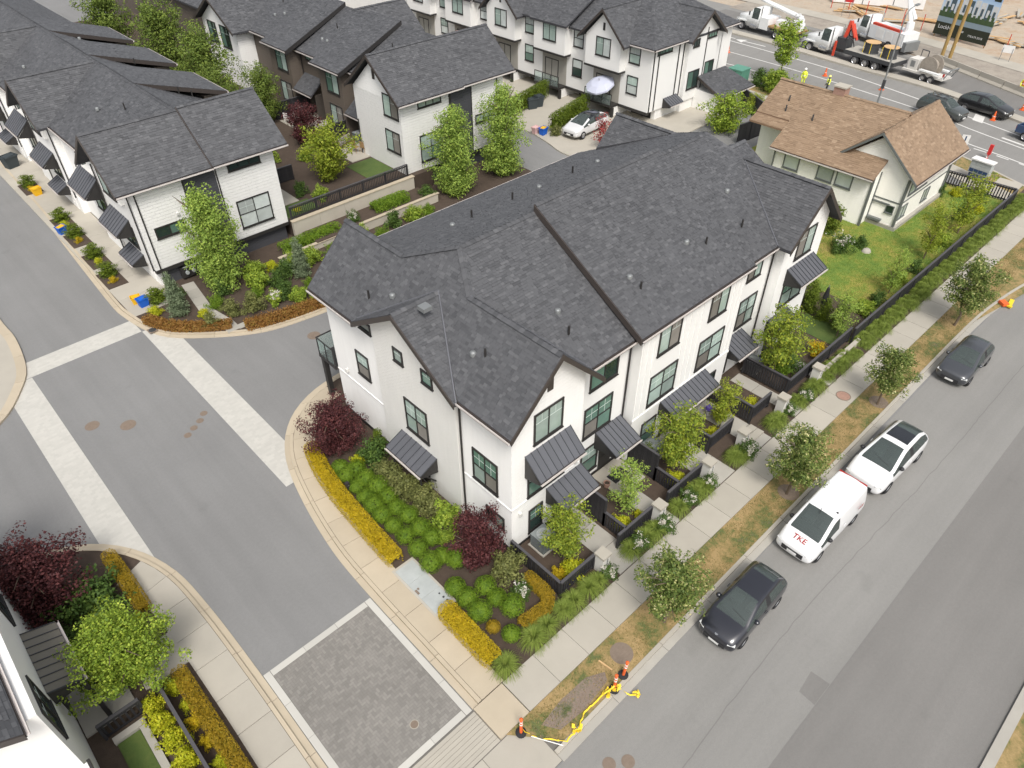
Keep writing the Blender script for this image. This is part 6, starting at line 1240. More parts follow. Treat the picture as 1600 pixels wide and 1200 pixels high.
for s_ in (-1,1): P('tail_light', MB().box(2.74,2.79,s_*.85-.08,s_*.85+.08,.85,1.15), 'lamp_red'); P('mirror', MB().obox((-.6,s_*1.08,1.35),(.12,.2,.2)), 'black_plastic')
# trucks: length along local x, front at -x
def truck(label, x, y, rz, L, ax, cab_x, bonnet=True):
    t = thing('utility_truck', label, 'truck', (x,y,.02), rz); P = LP(t)
    P('chassis', MB().box(-L/2+.6,L/2,-.45,.45,.65,.95), 'steel_dark')
    c0 = cab_x
    V = []; F = []; I = []; rings = [(c0-2.3,.75,1.35,.78,.0),(c0-2.2,.7,1.75,.92,.0),(c0-1.0,.65,1.95,1.02,.0),(c0-.55,.65,2.0,1.15,.0),(c0-.15,.65,2.75,1.12,0),(c0+.1,.65,2.85,1.12,0),(c0+.9,.65,2.85,1.14,0),(c0+1.05,.7,2.75,1.1,0)] if bonnet else [(c0-1.1,.65,1.6,1.05,0),(c0-1.0,.6,2.3,1.12,0),(c0-.6,.6,2.8,1.12,0),(c0+.8,.6,2.85,1.14,0),(c0+1.0,.65,2.75,1.1,0)]
    for X_, zl, zt, w_, _ in rings:
        zm = min(1.6, zt-.12); V += [(X_,-w_,zl),(X_,-w_,zm),(X_,-w_*.86,zt),(X_,w_*.86,zt),(X_,w_,zm),(X_,w_,zl)]
    ws = 3 if bonnet else 0
    for i in range(len(rings)-1):
        for j in range(6):
            F.append((i*6+j, (i+1)*6+j, (i+1)*6+(j+1)%6, i*6+(j+1)%6)); I.append(1 if (i == ws and j == 2) else 2 if (j in (1,3) and rings[i][2] > 2.6 and rings[i+1][2] > 2.8) else 0)
    F.append((0,1,2,3,4,5)); I.append(0); n_ = len(rings)-1; F.append(tuple(n_*6+j for j in (5,4,3,2,1,0))); I.append(0)
    me = bpy.data.meshes.new('tmp'); me.from_pydata(V, [], F); me.polygons.foreach_set('material_index', I); me.update()
    split(me, {0: ('cab', 'truck_white'), 1: ('windscreen', 'car_glass'), 2: ('side_window', 'car_glass')}, t)
    for k, X_ in enumerate(ax):
        for s_ in (-1,1): wheel(t, X_, s_*1.02, .52, .32 if k == 0 else .5, s_)
    for s_ in (-1,1):
        P('fender', MB().tube((ax[0],s_*1.22,.62),(ax[0],s_*.8,.62),.66,n=14), 'truck_white') if False else P('fender', MB().obox((ax[0],s_*1.02,1.18),(1.3,.44,.12)), 'truck_white')
        P('headlight', MB().obox((ax[0]-1.05,s_*.78,1.1),(.12,.28,.22)), 'lamp_clear'); P('fuel_tank', MB().tube((ax[0]+1.3,s_*.95,.72),(ax[0]+2.3,s_*.95,.72),.3,n=12), 'chrome'); P('mirror', MB().obox((c0-.35,s_*1.42,2.2),(.1,.16,.42)), 'steel_dark'); P('exhaust', MB().tube((c0+1.15,s_*.95,.9),(c0+1.15,s_*.95,3.1),.07), 'chrome')
    P('bumper', MB().box(ax[0]-1.25,ax[0]-1.1,-1.1,1.1,.5,.85), 'chrome'); P('grille', MB().box(ax[0]-1.14,ax[0]-1.06,-.45,.45,.9,1.6), 'chrome')
    return t, P
ra = R(-97)
def yaw_to(dx, dy): return math.atan2(-dy, -dx)          # front (-x) towards (dx, dy)
f_ = yaw_to(.13,1)
t, P = truck('white crane truck with wooden flatbed and lattice boom parked behind the median', 91.0, 49.0, f_, 9.5, (-3.7,1.7,3.2), -2.2)
P('flatbed', MB().box(.4,4.6,-1.2,1.2,1.1,1.3), 'wood'); P('tool_box', MB().box(-1.0,.3,-1.2,1.2,.7,2.0), 'truck_white'); P('cargo', MB().obox((1.4,.2,1.6),(1.2,1.3,.6),.2).obox((2.7,-.3,1.55),(.9,.9,.5),.6), 'white_plastic'); P('cargo', MB().obox((.9,.3,1.5),(.5,.7,.5),.4), 'orange')
P('turntable', MB().lathe([(.6,1.3),(.6,1.9),(.45,2.4),(0,2.4)], (4.0,0,0), 14), 'truck_white'); P('boom', MB().tube((4.0,.3,2.6),(-4.6,1.2,3.6),.28,.2,n=6), 'truck_white'); b = MB()
for i in range(14): b.obox((3.4+.22*(i%6),-.6+.25*(i%5),1.5+.24*(i//2)),(.3,.26,.26),i)
P('outrigger', b, 'truck_white')
f_ = yaw_to(.16,1)
t, P = truck('white flatbed truck with orange loader crane and two cable drums', 88.65, 37.4, f_, 11.8, (-4.6,1.7,3.0,4.3), -3.1)
P('flatbed', MB().box(.2,6.4,-1.25,1.25,1.15,1.35), 'concrete_grey'); P('bed_side', MB().box(.2,6.4,-1.28,-1.25,.95,1.36).box(.2,6.4,1.25,1.28,.95,1.36).box(6.4,6.5,-1.28,1.28,.95,1.36), 'steel_dark')
for x in (2.6,4.9):
    P('cable_drum', MB().lathe([(0,2.45),(.85,2.45),(.85,2.4),(.78,2.36),(.78,1.45),(.85,1.4),(.85,1.36)], (x,.1,0), 18), 'steel_dark'); P('drum_lid', MB().lathe([(0,2.48),(.84,2.48),(.84,2.44)], (x,.1,0), 18), 'lumber')
    P('drum_strap', MB().tube((x-.5,-.75,1.4),(x-.5,-.75,2.48),.03).tube((x+.4,-.8,1.4),(x+.4,-.8,2.48),.03), 'yellow_tape')
P('crane_base', MB().box(-1.5,-.2,-.6,.6,1.0,2.2), 'steel_dark'); P('crane_arm', MB().tube((-1.0,0,2.0),(-.8,.2,3.9),.22,n=6).tube((-.8,.2,3.9),(.1,.3,2.3),.2,n=6).tube((-.6,.5,3.6),(.2,.6,2.0),.14,n=6), 'truck_red'); P('hose', MB().path([(-.6,-.5,1.4),(-.3,-.6,2.5),(.4,-.4,2.2),(.6,-.2,1.5)],.06), 'black_plastic'); P('crane_jack', MB().box(-1.3,-1.1,-1.25,-1.05,.3,1.9).box(-1.3,-1.1,1.05,1.25,.3,1.9), 'truck_red')
f_ = yaw_to(.5,1)
t, P = truck('white bucket truck with long service body and red-topped bins behind the flatbed', 97.0, 37.6, yaw_to(.35,1), 9.0, (-3.4,2.4), -2.4)
P('service_body', MB().box(-.9,4.3,-1.2,1.2,.8,2.2), 'truck_white'); P('bin_row', MB().box(-.7,3.4,-1.15,-.75,2.2,2.45), 'truck_red'); P('turntable', MB().lathe([(.5,2.2),(.5,2.8),(.4,3.3),(0,3.3)], (3.6,0,0), 12), 'truck_white'); P('boom', MB().tube((3.6,0,3.2),(2.2,.1,5.6),.24,.2,n=6).tube((2.2,.1,5.6),(3.8,.3,3.6),.2,n=6), 'truck_white'); P('hatch', MB().box(.2,1.3,-1.22,-1.2,1.0,2.0).box(1.6,2.7,-1.22,-1.2,1.0,2.0).box(2.9,4.0,-1.22,-1.2,1.0,2.0), 'reflect'); P('outrigger', MB().box(4.3,4.8,-1.1,1.1,.4,1.4), 'steel'); 
t = thing('cable_trailer', 'dusty beige cable reel trailer with two axles behind the flatbed truck', 'trailer', (88.0,27.6,.02), yaw_to(.2,1)); P = LP(t)
P('frame', MB().box(-3.0,1.8,-.9,.9,.6,.8).box(-4.2,-3.0,-.1,.1,.6,.75), 'stone_white'); P('engine_box', MB().box(-2.6,-1.5,-.7,.7,.8,1.9), 'stone_white'); P('engine_vent', MB().box(-2.3,-1.8,-.72,-.7,1.1,1.7), 'steel'); P('guard', MB().path([(-2.2,.6,1.9),(-2.2,.6,2.6),(-1.4,.6,2.6),(-1.4,.6,1.9)],.05), 'steel_dark')
b = MB().lathe([(0,-.6),(1.0,-.6),(1.0,-.5),(.55,-.45),(.55,.45),(1.0,.5),(1.0,.6),(0,.6)], (0,0,0), 18); me = bpy.data.meshes.new('reel'); me.from_pydata([(p[0]-.3,p[2],p[1]+1.5) for p in b.v], [], b.f); me.update(); place('reel', me, 'gravel_strip', t); P('mudguard', MB().box(-.9,1.4,-1.15,-.75,1.05,1.2).box(-.9,1.4,.75,1.15,1.05,1.2), 'truck_white'); P('ladder', MB().path([(1.8,-.7,.8),(2.3,-.7,1.8),(2.3,.7,1.8),(1.8,.7,.8)],.06), 'steel'); P('tail_light', MB().box(1.7,1.82,-.9,-.7,1.0,1.3), 'lamp_red')
for x in (-.35,.6):
    for s_ in (-1,1): wheel(t, x, s_*.95, .4, .28, s_)
# ------------------------------------------------------------------ street things by the main road
def cone(label, x, y, z=.02, group='traffic cones on the main road', s=1.0):
    t = thing('traffic_cone', label, 'traffic cone', (x,y,z), group=group); P = LP(t)
    P('base', MB().box(-.22*s,.22*s,-.22*s,.22*s,0,.05), 'black_plastic' if s < 1 else 'orange'); P('cone', MB().lathe([(.17*s,.05),(.045*s,.85*s),(0,.86*s)], (0,0,0), 12), 'orange'); P('collar', MB().lathe([(.122*s,.36*s),(.085*s,.58*s)], (0,0,0), 12), 'reflect')
for x, y, lab in ((80.9,48.4,'orange traffic cone beside the street tree and turn arrows'),(81.4,36.2,'orange traffic cone on the lane line near the flatbed cab'),(81.6,29.9,'orange traffic cone behind the lamp post'),(81.2,18.6,'orange traffic cone by the stop bar'),(86.1,17.6,'orange traffic cone at the end of the median')): cone(lab, x, y)
def person(label, x, y, z, rz, vest, helmet, pants, pose=0):
    t = thing('person', label, 'person', (x,y,z), rz); V = [(0,0,.95),(0,0,1.2),(0,0,1.42),(0,0,1.52),(0,0,1.66),(0,0,1.74), (.0,.11,.92),(.04,.12,.5),(.0,.12,.08),(.14,.12,.03), (0,-.11,.92),(.07,-.12,.5),(.03,-.13,.08),(.17,-.13,.03), (0,.2,1.4),(.03,.27,1.12),(.16+pose*.1,.24,.92),(.24+pose*.1,.23,.88), (0,-.2,1.4),(.03,-.27,1.12),(.16,-.24,.92),(.24,-.23,.88)]
    E = [(0,1),(1,2),(2,3),(3,4),(4,5),(0,6),(6,7),(7,8),(8,9),(0,10),(10,11),(11,12),(12,13),(2,14),(14,15),(15,16),(16,17),(2,18),(18,19),(19,20),(20,21)]; rad = [.14,.15,.15,.06,.095,.09,.09,.07,.055,.05,.09,.07,.055,.05,.07,.055,.045,.045,.07,.055,.045,.045]
    me = bpy.data.meshes.new('body'); me.from_pydata(V, E, []); o = bpy.data.objects.new('tmp', me); col.objects.link(o); o.modifiers.new('k','SKIN'); o.modifiers.new('s','SUBSURF').levels = 1
    for i, sv in enumerate(me.skin_vertices[0].data): sv.radius = (rad[i]*1.05, rad[i]*1.05); sv.use_root = i == 0
    dg = bpy.context.evaluated_depsgraph_get(); ev = bpy.data.meshes.new_from_object(o.evaluated_get(dg)); bpy.data.objects.remove(o); ev.materials.clear()
    place('body', ev, pants, t, True); P = LP(t)
    P('head', MB().lathe([(0,-.13),(.07,-.1),(.095,0),(.085,.08),(0,.12)], (0,0,1.67), 10), 'skin', True); P('nose', MB().obox((.1,0,1.66),(.04,.03,.04)), 'skin')
    P('vest', MB().lathe([(.17,.92),(.19,1.05),(.2,1.3),(.17,1.46),(.09,1.5)], (0,0,0), 12), vest, True); P('stripe', MB().lathe([(.195,1.06),(.203,1.14)], (0,0,0), 12), 'reflect'); P('helmet', MB().lathe([(.15,-.02),(.125,.0),(.11,.07),(0,.13)], (0,0,1.74), 12), helmet, True)
    for s_ in (-1,1):
        h0 = V[17 if s_ > 0 else 21]
        for f in range(4): P('finger', MB().tube((h0[0],h0[1]+(f-1.5)*.022,h0[2]-.02),(h0[0]+.05,h0[1]+(f-1.5)*.022,h0[2]-.07-.006*f),.011,n=5), 'skin')
        P('thumb', MB().tube((h0[0],h0[1]-s_*.045,h0[2]),(h0[0]+.05,h0[1]-s_*.06,h0[2]-.03),.012,n=5), 'skin')
person('road worker in yellow jacket and white helmet above the ridge of the tan roof', 76.7, 36.3, .02, R(200), 'vest', 'helmet_white', 'vest')
person('road worker in yellow vest standing beside the brick chimney', 76.4, 33.4, .02, R(120), 'vest', 'helmet', 'steel_dark', 1)
person('flagger in orange vest and yellow trousers at the concrete barriers', 90.6, 19.4, .02, R(190), 'cloth_orange', 'helmet', 'vest', 1)
for x, y, lab in ((95.6,29.6,'wooden utility pole just left of its twin in front of the billboard'),(97.2,29.2,'wooden utility pole with scraped foot closest to the billboard')):
    t = thing('utility_pole', lab, 'pole', (x,y,0)); P = LP(t); P('pole', MB().tube((0,0,-.1),(0,0,14.5),.2,.13,n=10), 'pole_wood'); P('cross_arm', MB().box(-1.2,1.2,-.06,.06,13.3,13.45), 'pole_wood'); P('pole_tag', MB().box(-.05,.05,-.215,-.2,1.6,1.8), 'reflect')
t = thing('lamp_post', 'thin grey steel street lamp rising behind the cream house', 'lamp post', (76.0,27.8,0)); P = LP(t); P('pole', MB().tube((0,0,0),(0,0,8.6),.10,.06), 'steel'); P('lamp_arm', MB().path([(0,0,8.5),(.6,0,9.0),(1.8,0,9.15)],.045), 'steel'); P('lamp_head', MB().obox((2.0,0,9.12),(.7,.26,.12)), 'steel'); P('banner_box', MB().box(-.09,.09,-.13,.13,2.0,2.8), 'steel_dark')
# billboard: flat printed sheet on posts
BB = thing('billboard', 'large hoarding printed with houses and blue sky behind the utility poles', 'billboard', (104.8,31.3,0))
ang = math.atan2(34.6-28.0, 105.3-104.3); mt, n, b = newmat('print_sky'); P_ = nd(n,'ShaderNodeNewGeometry').outputs['Position']; s3 = nd(n,'ShaderNodeSeparateXYZ'); n.links.new(P_, s3.inputs[0])
n.links.new(ramp(n, mathn(n,'DIVIDE',s3.outputs[2],6.2), [(.5,(.55,.62,.68)),(.75,(.38,.52,.70)),(1,(.16,.30,.52))]), b.inputs['Base Color'])
def bbox(name, mt, u0, u1, z0, z1, d):
    ca, sa = math.cos(ang), math.sin(ang); b_ = MB(); p = lambda u, dd, z: (104.8+ca*u-sa*dd, 31.3+sa*u+ca*dd, z); b_.add([p(u,dd,z) for z in (z0,z1) for dd in (d-.012,d) for u in (u0,u1)], [(0,2,3,1),(4,5,7,6),(0,1,5,4),(2,6,7,3),(0,4,6,2),(1,3,7,5)]); return b_.build(name, mt, BB)
bbox('sheet', 'print_sky', -3.4, 3.4, .3, 6.1, 0.0); rr = random.Random(5)
mat('print_green', (.05,.085,.035), .7, .3, 3); mat('print_band', (.20,.26,.30), .7); mat('print_dark', (.02,.024,.014), .7); mat('print_white', (.55,.56,.56), .7, .2, 4); mat('print_slate', (.06,.09,.11), .7)
bbox('print_dark_band', 'print_dark', -3.4, 3.4, .31, 1.75, .012); bbox('print_grey_band', 'print_band', -3.4, 3.4, 1.75, 2.35, .012); bbox('print_lawn', 'print_green', -3.4, 3.4, 2.35, 2.95, .012)
for i in range(9): u = -3.0+i*.72; h = rr.uniform(1.1,1.9); bbox('print_house', ('print_white','print_slate','print_white')[i%3], u-.3, u+.3, 2.9, 2.9+h, .014); bbox('print_house_window', 'print_slate' if i%3 != 1 else 'print_white', u-.14, u+.14, 3.2, 3.2+h*.45, .028)
for i in range(12): u = -3.1+i*.55; bbox('print_tree', 'print_green', u-.16, u+.16, 2.5, 2.95+rr.random()*.6, .042)
bbox('print_logo', 'print_dark', -3.25, -2.45, 5.0, 5.8, .014)
def bbtext(s_, u, z, size, mt):
    cu = bpy.data.curves.new('print_lettering','FONT'); cu.body = s_; cu.size = size; cu.extrude = .004; ob = bpy.data.objects.new('x', cu); col.objects.link(ob); dg = bpy.context.evaluated_depsgraph_get(); me = bpy.data.meshes.new_from_object(ob.evaluated_get(dg)); bpy.data.objects.remove(ob); me.materials.clear()
    o = place('print_lettering', me, mt, BB); ca, sa = math.cos(ang), math.sin(ang); o.location = (ca*u-sa*.03, sa*u+ca*.03, z); o.rotation_euler = (R(90),0,ang+math.pi)
bbtext('LockH', 3.0, 1.05, .62, 'print_white'); bbtext('ow', .3, 1.05, .5, 'print_white'); bbtext('778.679.3018', -.9, .8, .34, 'print_white')
for u in (-3.2,0,3.2): bbox('post', 'wood', u-.08, u+.08, 0, 6.0, -.15)
# site fence posts and debris
for i in range(12):
    x, y = at_((108.5,50),(104.2,20.5),i/11); t = thing('fence_post', 'thin rusty red construction fence post beyond the far sidewalk', 'post', (x,y,0), group='red fence posts of the building site'); LP(t)('post', MB().tube((0,0,0),(0,0,1.9),.05,n=6), 'truck_red')
for i in range(26):
    x = rng.uniform(106,124); y = rng.uniform(24,52); t = thing('lumber_stack', 'small stack of raw lumber lying on the building site dirt', 'lumber', (x,y,0), rng.uniform(0,3.1), 'lumber on the building site'); P = LP(t)
    for k in range(4): P('plank', MB().obox((rng.uniform(-.3,.3),k*.32-.5,.12+.14*(k%2)),(rng.uniform(2,4.5),.28,.12),rng.uniform(-.12,.12)), 'lumber' if rng.random() < .7 else 'concrete')
t = thing('wrapped_pallet', 'long white wrapped bundle on the building site', 'bundle', (115,46.5,0), R(-66)); P = LP(t); P('wrap', MB().box(-6,6,-1.2,1.2,.1,1.3), 'white_plastic'); P('strap', MB().box(-2,-1.9,-1.22,1.22,.1,1.32).box(2,2.1,-1.22,1.22,.1,1.32), 'steel_dark'); P('pallet', MB().box(-5.8,5.8,-1.1,1.1,0,.1), 'lumber')
for lab, x, y, mt, z in (('small red sign on a post at the building site','105.6','46.4','red_paint',2.3),('small white notice board on posts by the far sidewalk','101.0','24.6','white_plastic',1.4)):
    t = thing('site_sign', lab, 'sign', (float(x),float(y),0), R(100)); P = LP(t); P('board', MB().box(-.6,.6,-.02,.02,z-.5,z+.3), mt); P('post', MB().tube((-.5,.05,0),(-.5,.05,z),.03).tube((.5,.05,0),(.5,.05,z),.03), 'steel')
t = thing('utility_box', 'green metal utility cabinet on a concrete pad by the main road', 'utility box', (73.2,42.0,0)); P = LP(t); P('cabinet', MB().box(-.8,.8,-.8,.8,.1,1.25), 'utility_green'); P('lid', MB().box(-.85,.85,-.85,.85,1.25,1.38), 'utility_green'); P('pad', MB().box(-1.3,1.3,-1.3,1.3,0,.1), 'concrete'); P('door_seam', MB().box(-.82,-.8,-.02,.02,.15,1.2), 'steel_dark')
t = thing('mailbox_cluster', 'grey community mailbox with dark blue base behind the lawn fence', 'mailbox', (66.6,14.6,.05), R(-96)); P = LP(t); P('cabinet', MB().box(-.8,.8,-.3,.3,.5,1.55), 'vault'); P('roof', MB().box(-.88,.88,-.4,.4,1.55,1.65), 'white_plastic'); P('base', MB().box(-.7,.7,-.22,.22,0,.5), 'car_blue')
for i in range(4):
    for j in range(3): P('mailbox_door', MB().box(-.74+.37*i,-.40+.37*i,-.315,-.3,.58+.31*j,.86+.31*j), 'vault' if j else 'car_blue')
t = thing('utility_pad', 'flat pale concrete utility lid beside the mailbox', 'utility lid', (67.4,12.4,.04)); LP(t)('lid', MB().box(-.7,.7,-.9,.9,0,.12), 'concrete')
t = thing('fire_hydrant', 'red fire hydrant with white cap near the mailbox', 'hydrant', (69.5,15.2,.04)); P = LP(t); P('barrel', MB().lathe([(.2,0),(.2,.05),(.13,.08),(.13,.6),(.17,.62),(.12,.75),(0,.82)], (0,0,0), 12), 'red_paint'); P('nozzle', MB().tube((-.26,0,.45),(.26,0,.45),.06).tube((0,-.24,.45),(0,.24,.45),.07), 'red_paint'); P('cap', MB().lathe([(.07,.8),(.07,.88),(0,.9)], (0,0,0), 8), 'white_plastic')
t = thing('marker_board', 'tall narrow red marker post on the main road verge', 'marker', (71.6,15.6,.03)); LP(t)('board', MB().box(-.1,.1,-.14,.14,.35,1.2).tube((0,0,0),(0,0,.6),.05), 'red_paint')
t = thing('street_sign', 'small grey street sign on a thin pole behind the lawn fence', 'sign', (68.3,17.0,.03), R(-70)); P = LP(t); P('pole', MB().tube((0,0,0),(0,0,2.5),.03), 'steel'); P('sign_plate', MB().box(-.3,.3,-.05,-.03,1.8,2.6), 'white_plastic'); P('symbol', MB().box(-.05,.05,-.056,-.05,1.9,2.5), 'car_blue')
# ------------------------------------------------------------------ small things near
def ac(label, x, y, z, s=.8):
    t = thing('air_conditioner', label, 'AC unit', (x,y,z)); P = LP(t); h = s*.95; P('cabinet', MB().box(-s/2,s/2,-s/2,s/2,.05,h), 'ac_grey'); P('top', MB().box(-s*.52,s*.52,-s*.52,s*.52,h,h+.05), 'ac_top'); P('fan_grille', MB().lathe([(s*.40,h+.05),(s*.40,h+.075),(s*.36,h+.08),(s*.36,h+.052),(.0,h+.052)], (0,0,0), 18), 'fan'); b = MB()
    for i in range(4): b.obox((0,0,h+.066),(s*.74,.02,.012),i*math.pi/4)
    P('grille_bar', b, 'fan'); P('pad', MB().box(-s*.6,s*.6,-s*.6,s*.6,0,.05), 'concrete_grey')
    b = MB()
    for i in range(7): b.box(-s/2-.006,s/2+.006,-s/2-.006,s/2+.006,.15+i*h*.11,.165+i*h*.11)
    P('louvre', b, 'ac_top')
ac('grey air conditioner in the corner yard beside the maple', 14.35, 13.3, .13); ac('pale air conditioner under the bright green maple', 22.2, 13.45, .13); ac('air conditioner beside the second raised planter awning', 31.6, 13.7, .13, .75); ac('grey air conditioner on the brown house patio with chairs', 32.2, 53.4, 1.54); ac('grey air conditioner on the far brown house patio', 31.6, 61.8, 1.54)
t = thing('utility_vault', 'grey rectangular steel utility lid in a concrete frame beside the hedge', 'utility lid', (9.2,15.3,.09)); P = LP(t)
P('frame', MB().box(-.56,.56,-1.5,1.5,0,.045), 'concrete')
for i in range(3): P('lid_plate', MB().box(-.46,.46,-1.38+i*.92,-.47+i*.92,.045,.058+.001*i), 'vault')
P('hatch', MB().box(-.44,-.34,-.2,.05,.058,.075).box(-.30,-.22,-.02,.08,.058,.07), 'rust'); P('bolt_cap', MB().lathe([(0,.075),(.04,.075),(.04,.05)], (.25,-.75,0), 8).lathe([(0,.075),(.05,.075),(.05,.05)], (.27,-1.0,0), 8).lathe([(0,.075),(.05,.075),(.05,.05)], (.29,-1.22,0), 8), 'steel_dark')
for lab, x, y in (('black bollard light beside the curved yellow hedge',9.78,21.75),('black bollard light at the west sidewalk walk',-.42,22.2)):
    t = thing('bollard_light', lab, 'bollard light', (x,y,.09)); P = LP(t); P('post', MB().box(-.07,.07,-.07,.07,0,.62), 'trim_dark'); P('lamp_head', MB().box(-.085,.085,-.085,.085,.66,.8), 'trim_dark'); P('lens', MB().box(-.06,.06,-.06,.06,.62,.66), 'white_plastic')
def delin(label, x, y, z, tilt=0):
    t = thing('delineator_post', label, 'traffic post', (x,y,z), group='orange traffic posts on the verge'); t.rotation_euler = (tilt, 0, 0); P = LP(t); P('base', MB().lathe([(.2,0),(.2,.05),(.09,.08),(0,.08)], (0,0,0), 14), 'rubber'); P('tube', MB().tube((0,0,.08),(0,0,1.05),.06,.055), 'orange'); P('reflective_band', MB().tube((0,0,.66),(0,0,.74),.063).tube((0,0,.84),(0,0,.92),.061), 'reflect'); P('handle', MB().lathe([(.055,1.05),(.07,1.08),(.03,1.13),(0,1.15)], (0,0,0), 10), 'orange')
delin('orange traffic post at the corner of the lane crossing', 7.98, 8.1, .1); delin('orange traffic post standing on the kerb end of the tape', 11.62, 6.85, .1); delin('orange traffic post beside the large manhole lid', 12.3, 6.98, .1, R(4))
b = MB(); rt_ = random.Random(3); base = [(7.98,8.1,.55),(8.12,7.95,.14),(8.3,7.5,.12),(8.95,6.75,.14),(9.55,6.78,.14),(10.2,7.02,.14),(11.05,7.0,.16),(11.3,6.9,.3),(11.62,6.82,.5),(11.8,6.4,.2),(12.1,6.1,.04),(12.2,6.25,.05),(11.95,6.35,.05)]
pl = []
for p, q in zip(base, base[1:]):
    k_ = max(2, int((Vector(q)-Vector(p)).length/.12))
    for i in range(k_): v = Vector(p).lerp(Vector(q), i/k_); pl.append(v+Vector((rt_.uniform(-.03,.03),rt_.uniform(-.03,.03),rt_.uniform(0,.03))))
for i in range(len(pl)-1):
    a = rt_.uniform(-.6,.6); w_ = Vector((math.sin(a)*.026, math.cos(a)*.026, .016)); b.poly([pl[i]-w_, pl[i+1]-w_, pl[i+1]+w_, pl[i]+w_])
for c in ((9.55,6.8,.14),(11.3,6.95,.16),(12.1,6.15,.05),(11.6,6.75,.35)):
    for i in range(12): q = Vector(c)+Vector((rt_.uniform(-.14,.14),rt_.uniform(-.12,.12),rt_.uniform(0,.1))); e = Vector((rt_.uniform(-.12,.12),rt_.uniform(-.12,.12),rt_.uniform(-.02,.06))); f2 = Vector((-e.y*.4,e.x*.4,.02)); b.poly([q-f2,q+e-f2,q+e+f2,q+f2])
tag(b.build('caution_tape', 'yellow_tape'), 'tangled yellow caution tape draped over the dirt and kerb', 'tape')
b = MB(); b.obox((12.1,7.7,.13),(.06,.62,.04),R(8)); tag(b.build('wooden_stake', 'lumber'), 'pale wooden stake lying beside the large manhole lid', 'stake')
b = MB(); b.tube((8.15,7.75,.14),(8.75,6.75,.14),.018); tag(b.build('metal_rod', 'reflect'), 'thin pale rod lying under the yellow tape', 'rod')
t = thing('traffic_cone', 'toppled orange and yellow barrier pieces on the kerb beyond the grey car', 'traffic cone', (49.0,6.1,.05), R(30)); P = LP(t); P('cone', MB().obox((0,.2,.15),(.5,.4,.18),.4), 'orange'); P('barrier_leg', MB().obox((.3,-.3,.08),(.8,.25,.08),-.4).obox((-.2,-.1,.1),(.3,.2,.1),.9), 'yellow_tape')
def bin_(label, x, y, z, mt, lid, s=1.0, group=None):
    t = thing('recycling_bin', label, 'bin', (x,y,z), random.uniform(-.4,.4), group); P = LP(t); P('tub', MB().add([(-.2*s,-.15*s,0),(.2*s,-.15*s,0),(.2*s,.15*s,0),(-.2*s,.15*s,0),(-.26*s,-.2*s,.45*s),(.26*s,-.2*s,.45*s),(.26*s,.2*s,.45*s),(-.26*s,.2*s,.45*s)], [(3,2,1,0),(0,1,5,4),(1,2,6,5),(2,3,7,6),(3,0,4,7)]), mt); P('rim', MB().box(-.28*s,.28*s,-.22*s,-.19*s,.42*s,.47*s).box(-.28*s,.28*s,.19*s,.22*s,.42*s,.47*s).box(-.28*s,-.25*s,-.19*s,.19*s,.42*s,.47*s).box(.25*s,.28*s,-.19*s,.19*s,.42*s,.47*s), mt); P('contents', MB().obox((0,0,.40*s),(.42*s,.3*s,.14*s),.2), lid)
for lab, x, y, z, m1, m2, s in (('blue recycling tub with yellow bag beside the second driveway planter',8.5,57.4,.11,'bin_blue','bin_yellow',1.25),('blue recycling tub next to the round dark shrub by the kerb',9.05,44.0,.11,'bin_blue','bin_blue',1.25),('yellow recycling bag behind the blue tub by the kerb',8.85,44.6,.11,'bin_yellow','bin_yellow',1.1),('yellow recycling tub on the third driveway',9.2,65.4,.11,'bin_yellow','bin_yellow',1.3),('dark wheeled bin at the far driveway',9.3,72.5,.11,'bin_dark','bin_dark',2.2),('dark garbage bin beside the arborvitae hedge',51.2,51.5,.1,'bin_dark','bin_dark',2.2),('second dark garbage bin touching the first at the hedge',52.0,51.5,.1,'bin_dark','bin_dark',2.2),('blue tub with yellow bag at the corner of the east driveway',47.3,46.0,.1,'bin_blue','bin_yellow',1.4),('pale pink tub beside the blue tub on the east driveway',47.0,46.7,.1,'pink','pink',1.3)): bin_(lab, x, y, z, m1, m2, s)
# driveways of the west row
dw = structure('driveway', MB().box(8.3,11.1,43.3,80,0,.095), 'grout'); slabs(dw, 'slab', 'concrete', 8.05, 11.15, 43.2, 80, .0, .112, 1, 15, .02)
for x, y in ((8.95,52.0),(8.8,48.8),(9.1,59.2),(9.15,67.2),(9.0,55.9)): MB().box(x-.7,x+.6,y-1.4,y+1.0,0,.14).build('planter', 'soil', dw)
pt = structure('garden_path', MB().box(12.3,12.9,37.5,38,0,.1), 'concrete_grey')
PLp = curve([(12.0,37.55),(12.0,39.0),(11.7,40.4),(11.9,42.2),(12.2,44.6)], .3); ribbon(pt, 'path_slab', 'concrete_grey', PLp, -.4, .4, 0, .12, .95, .02)
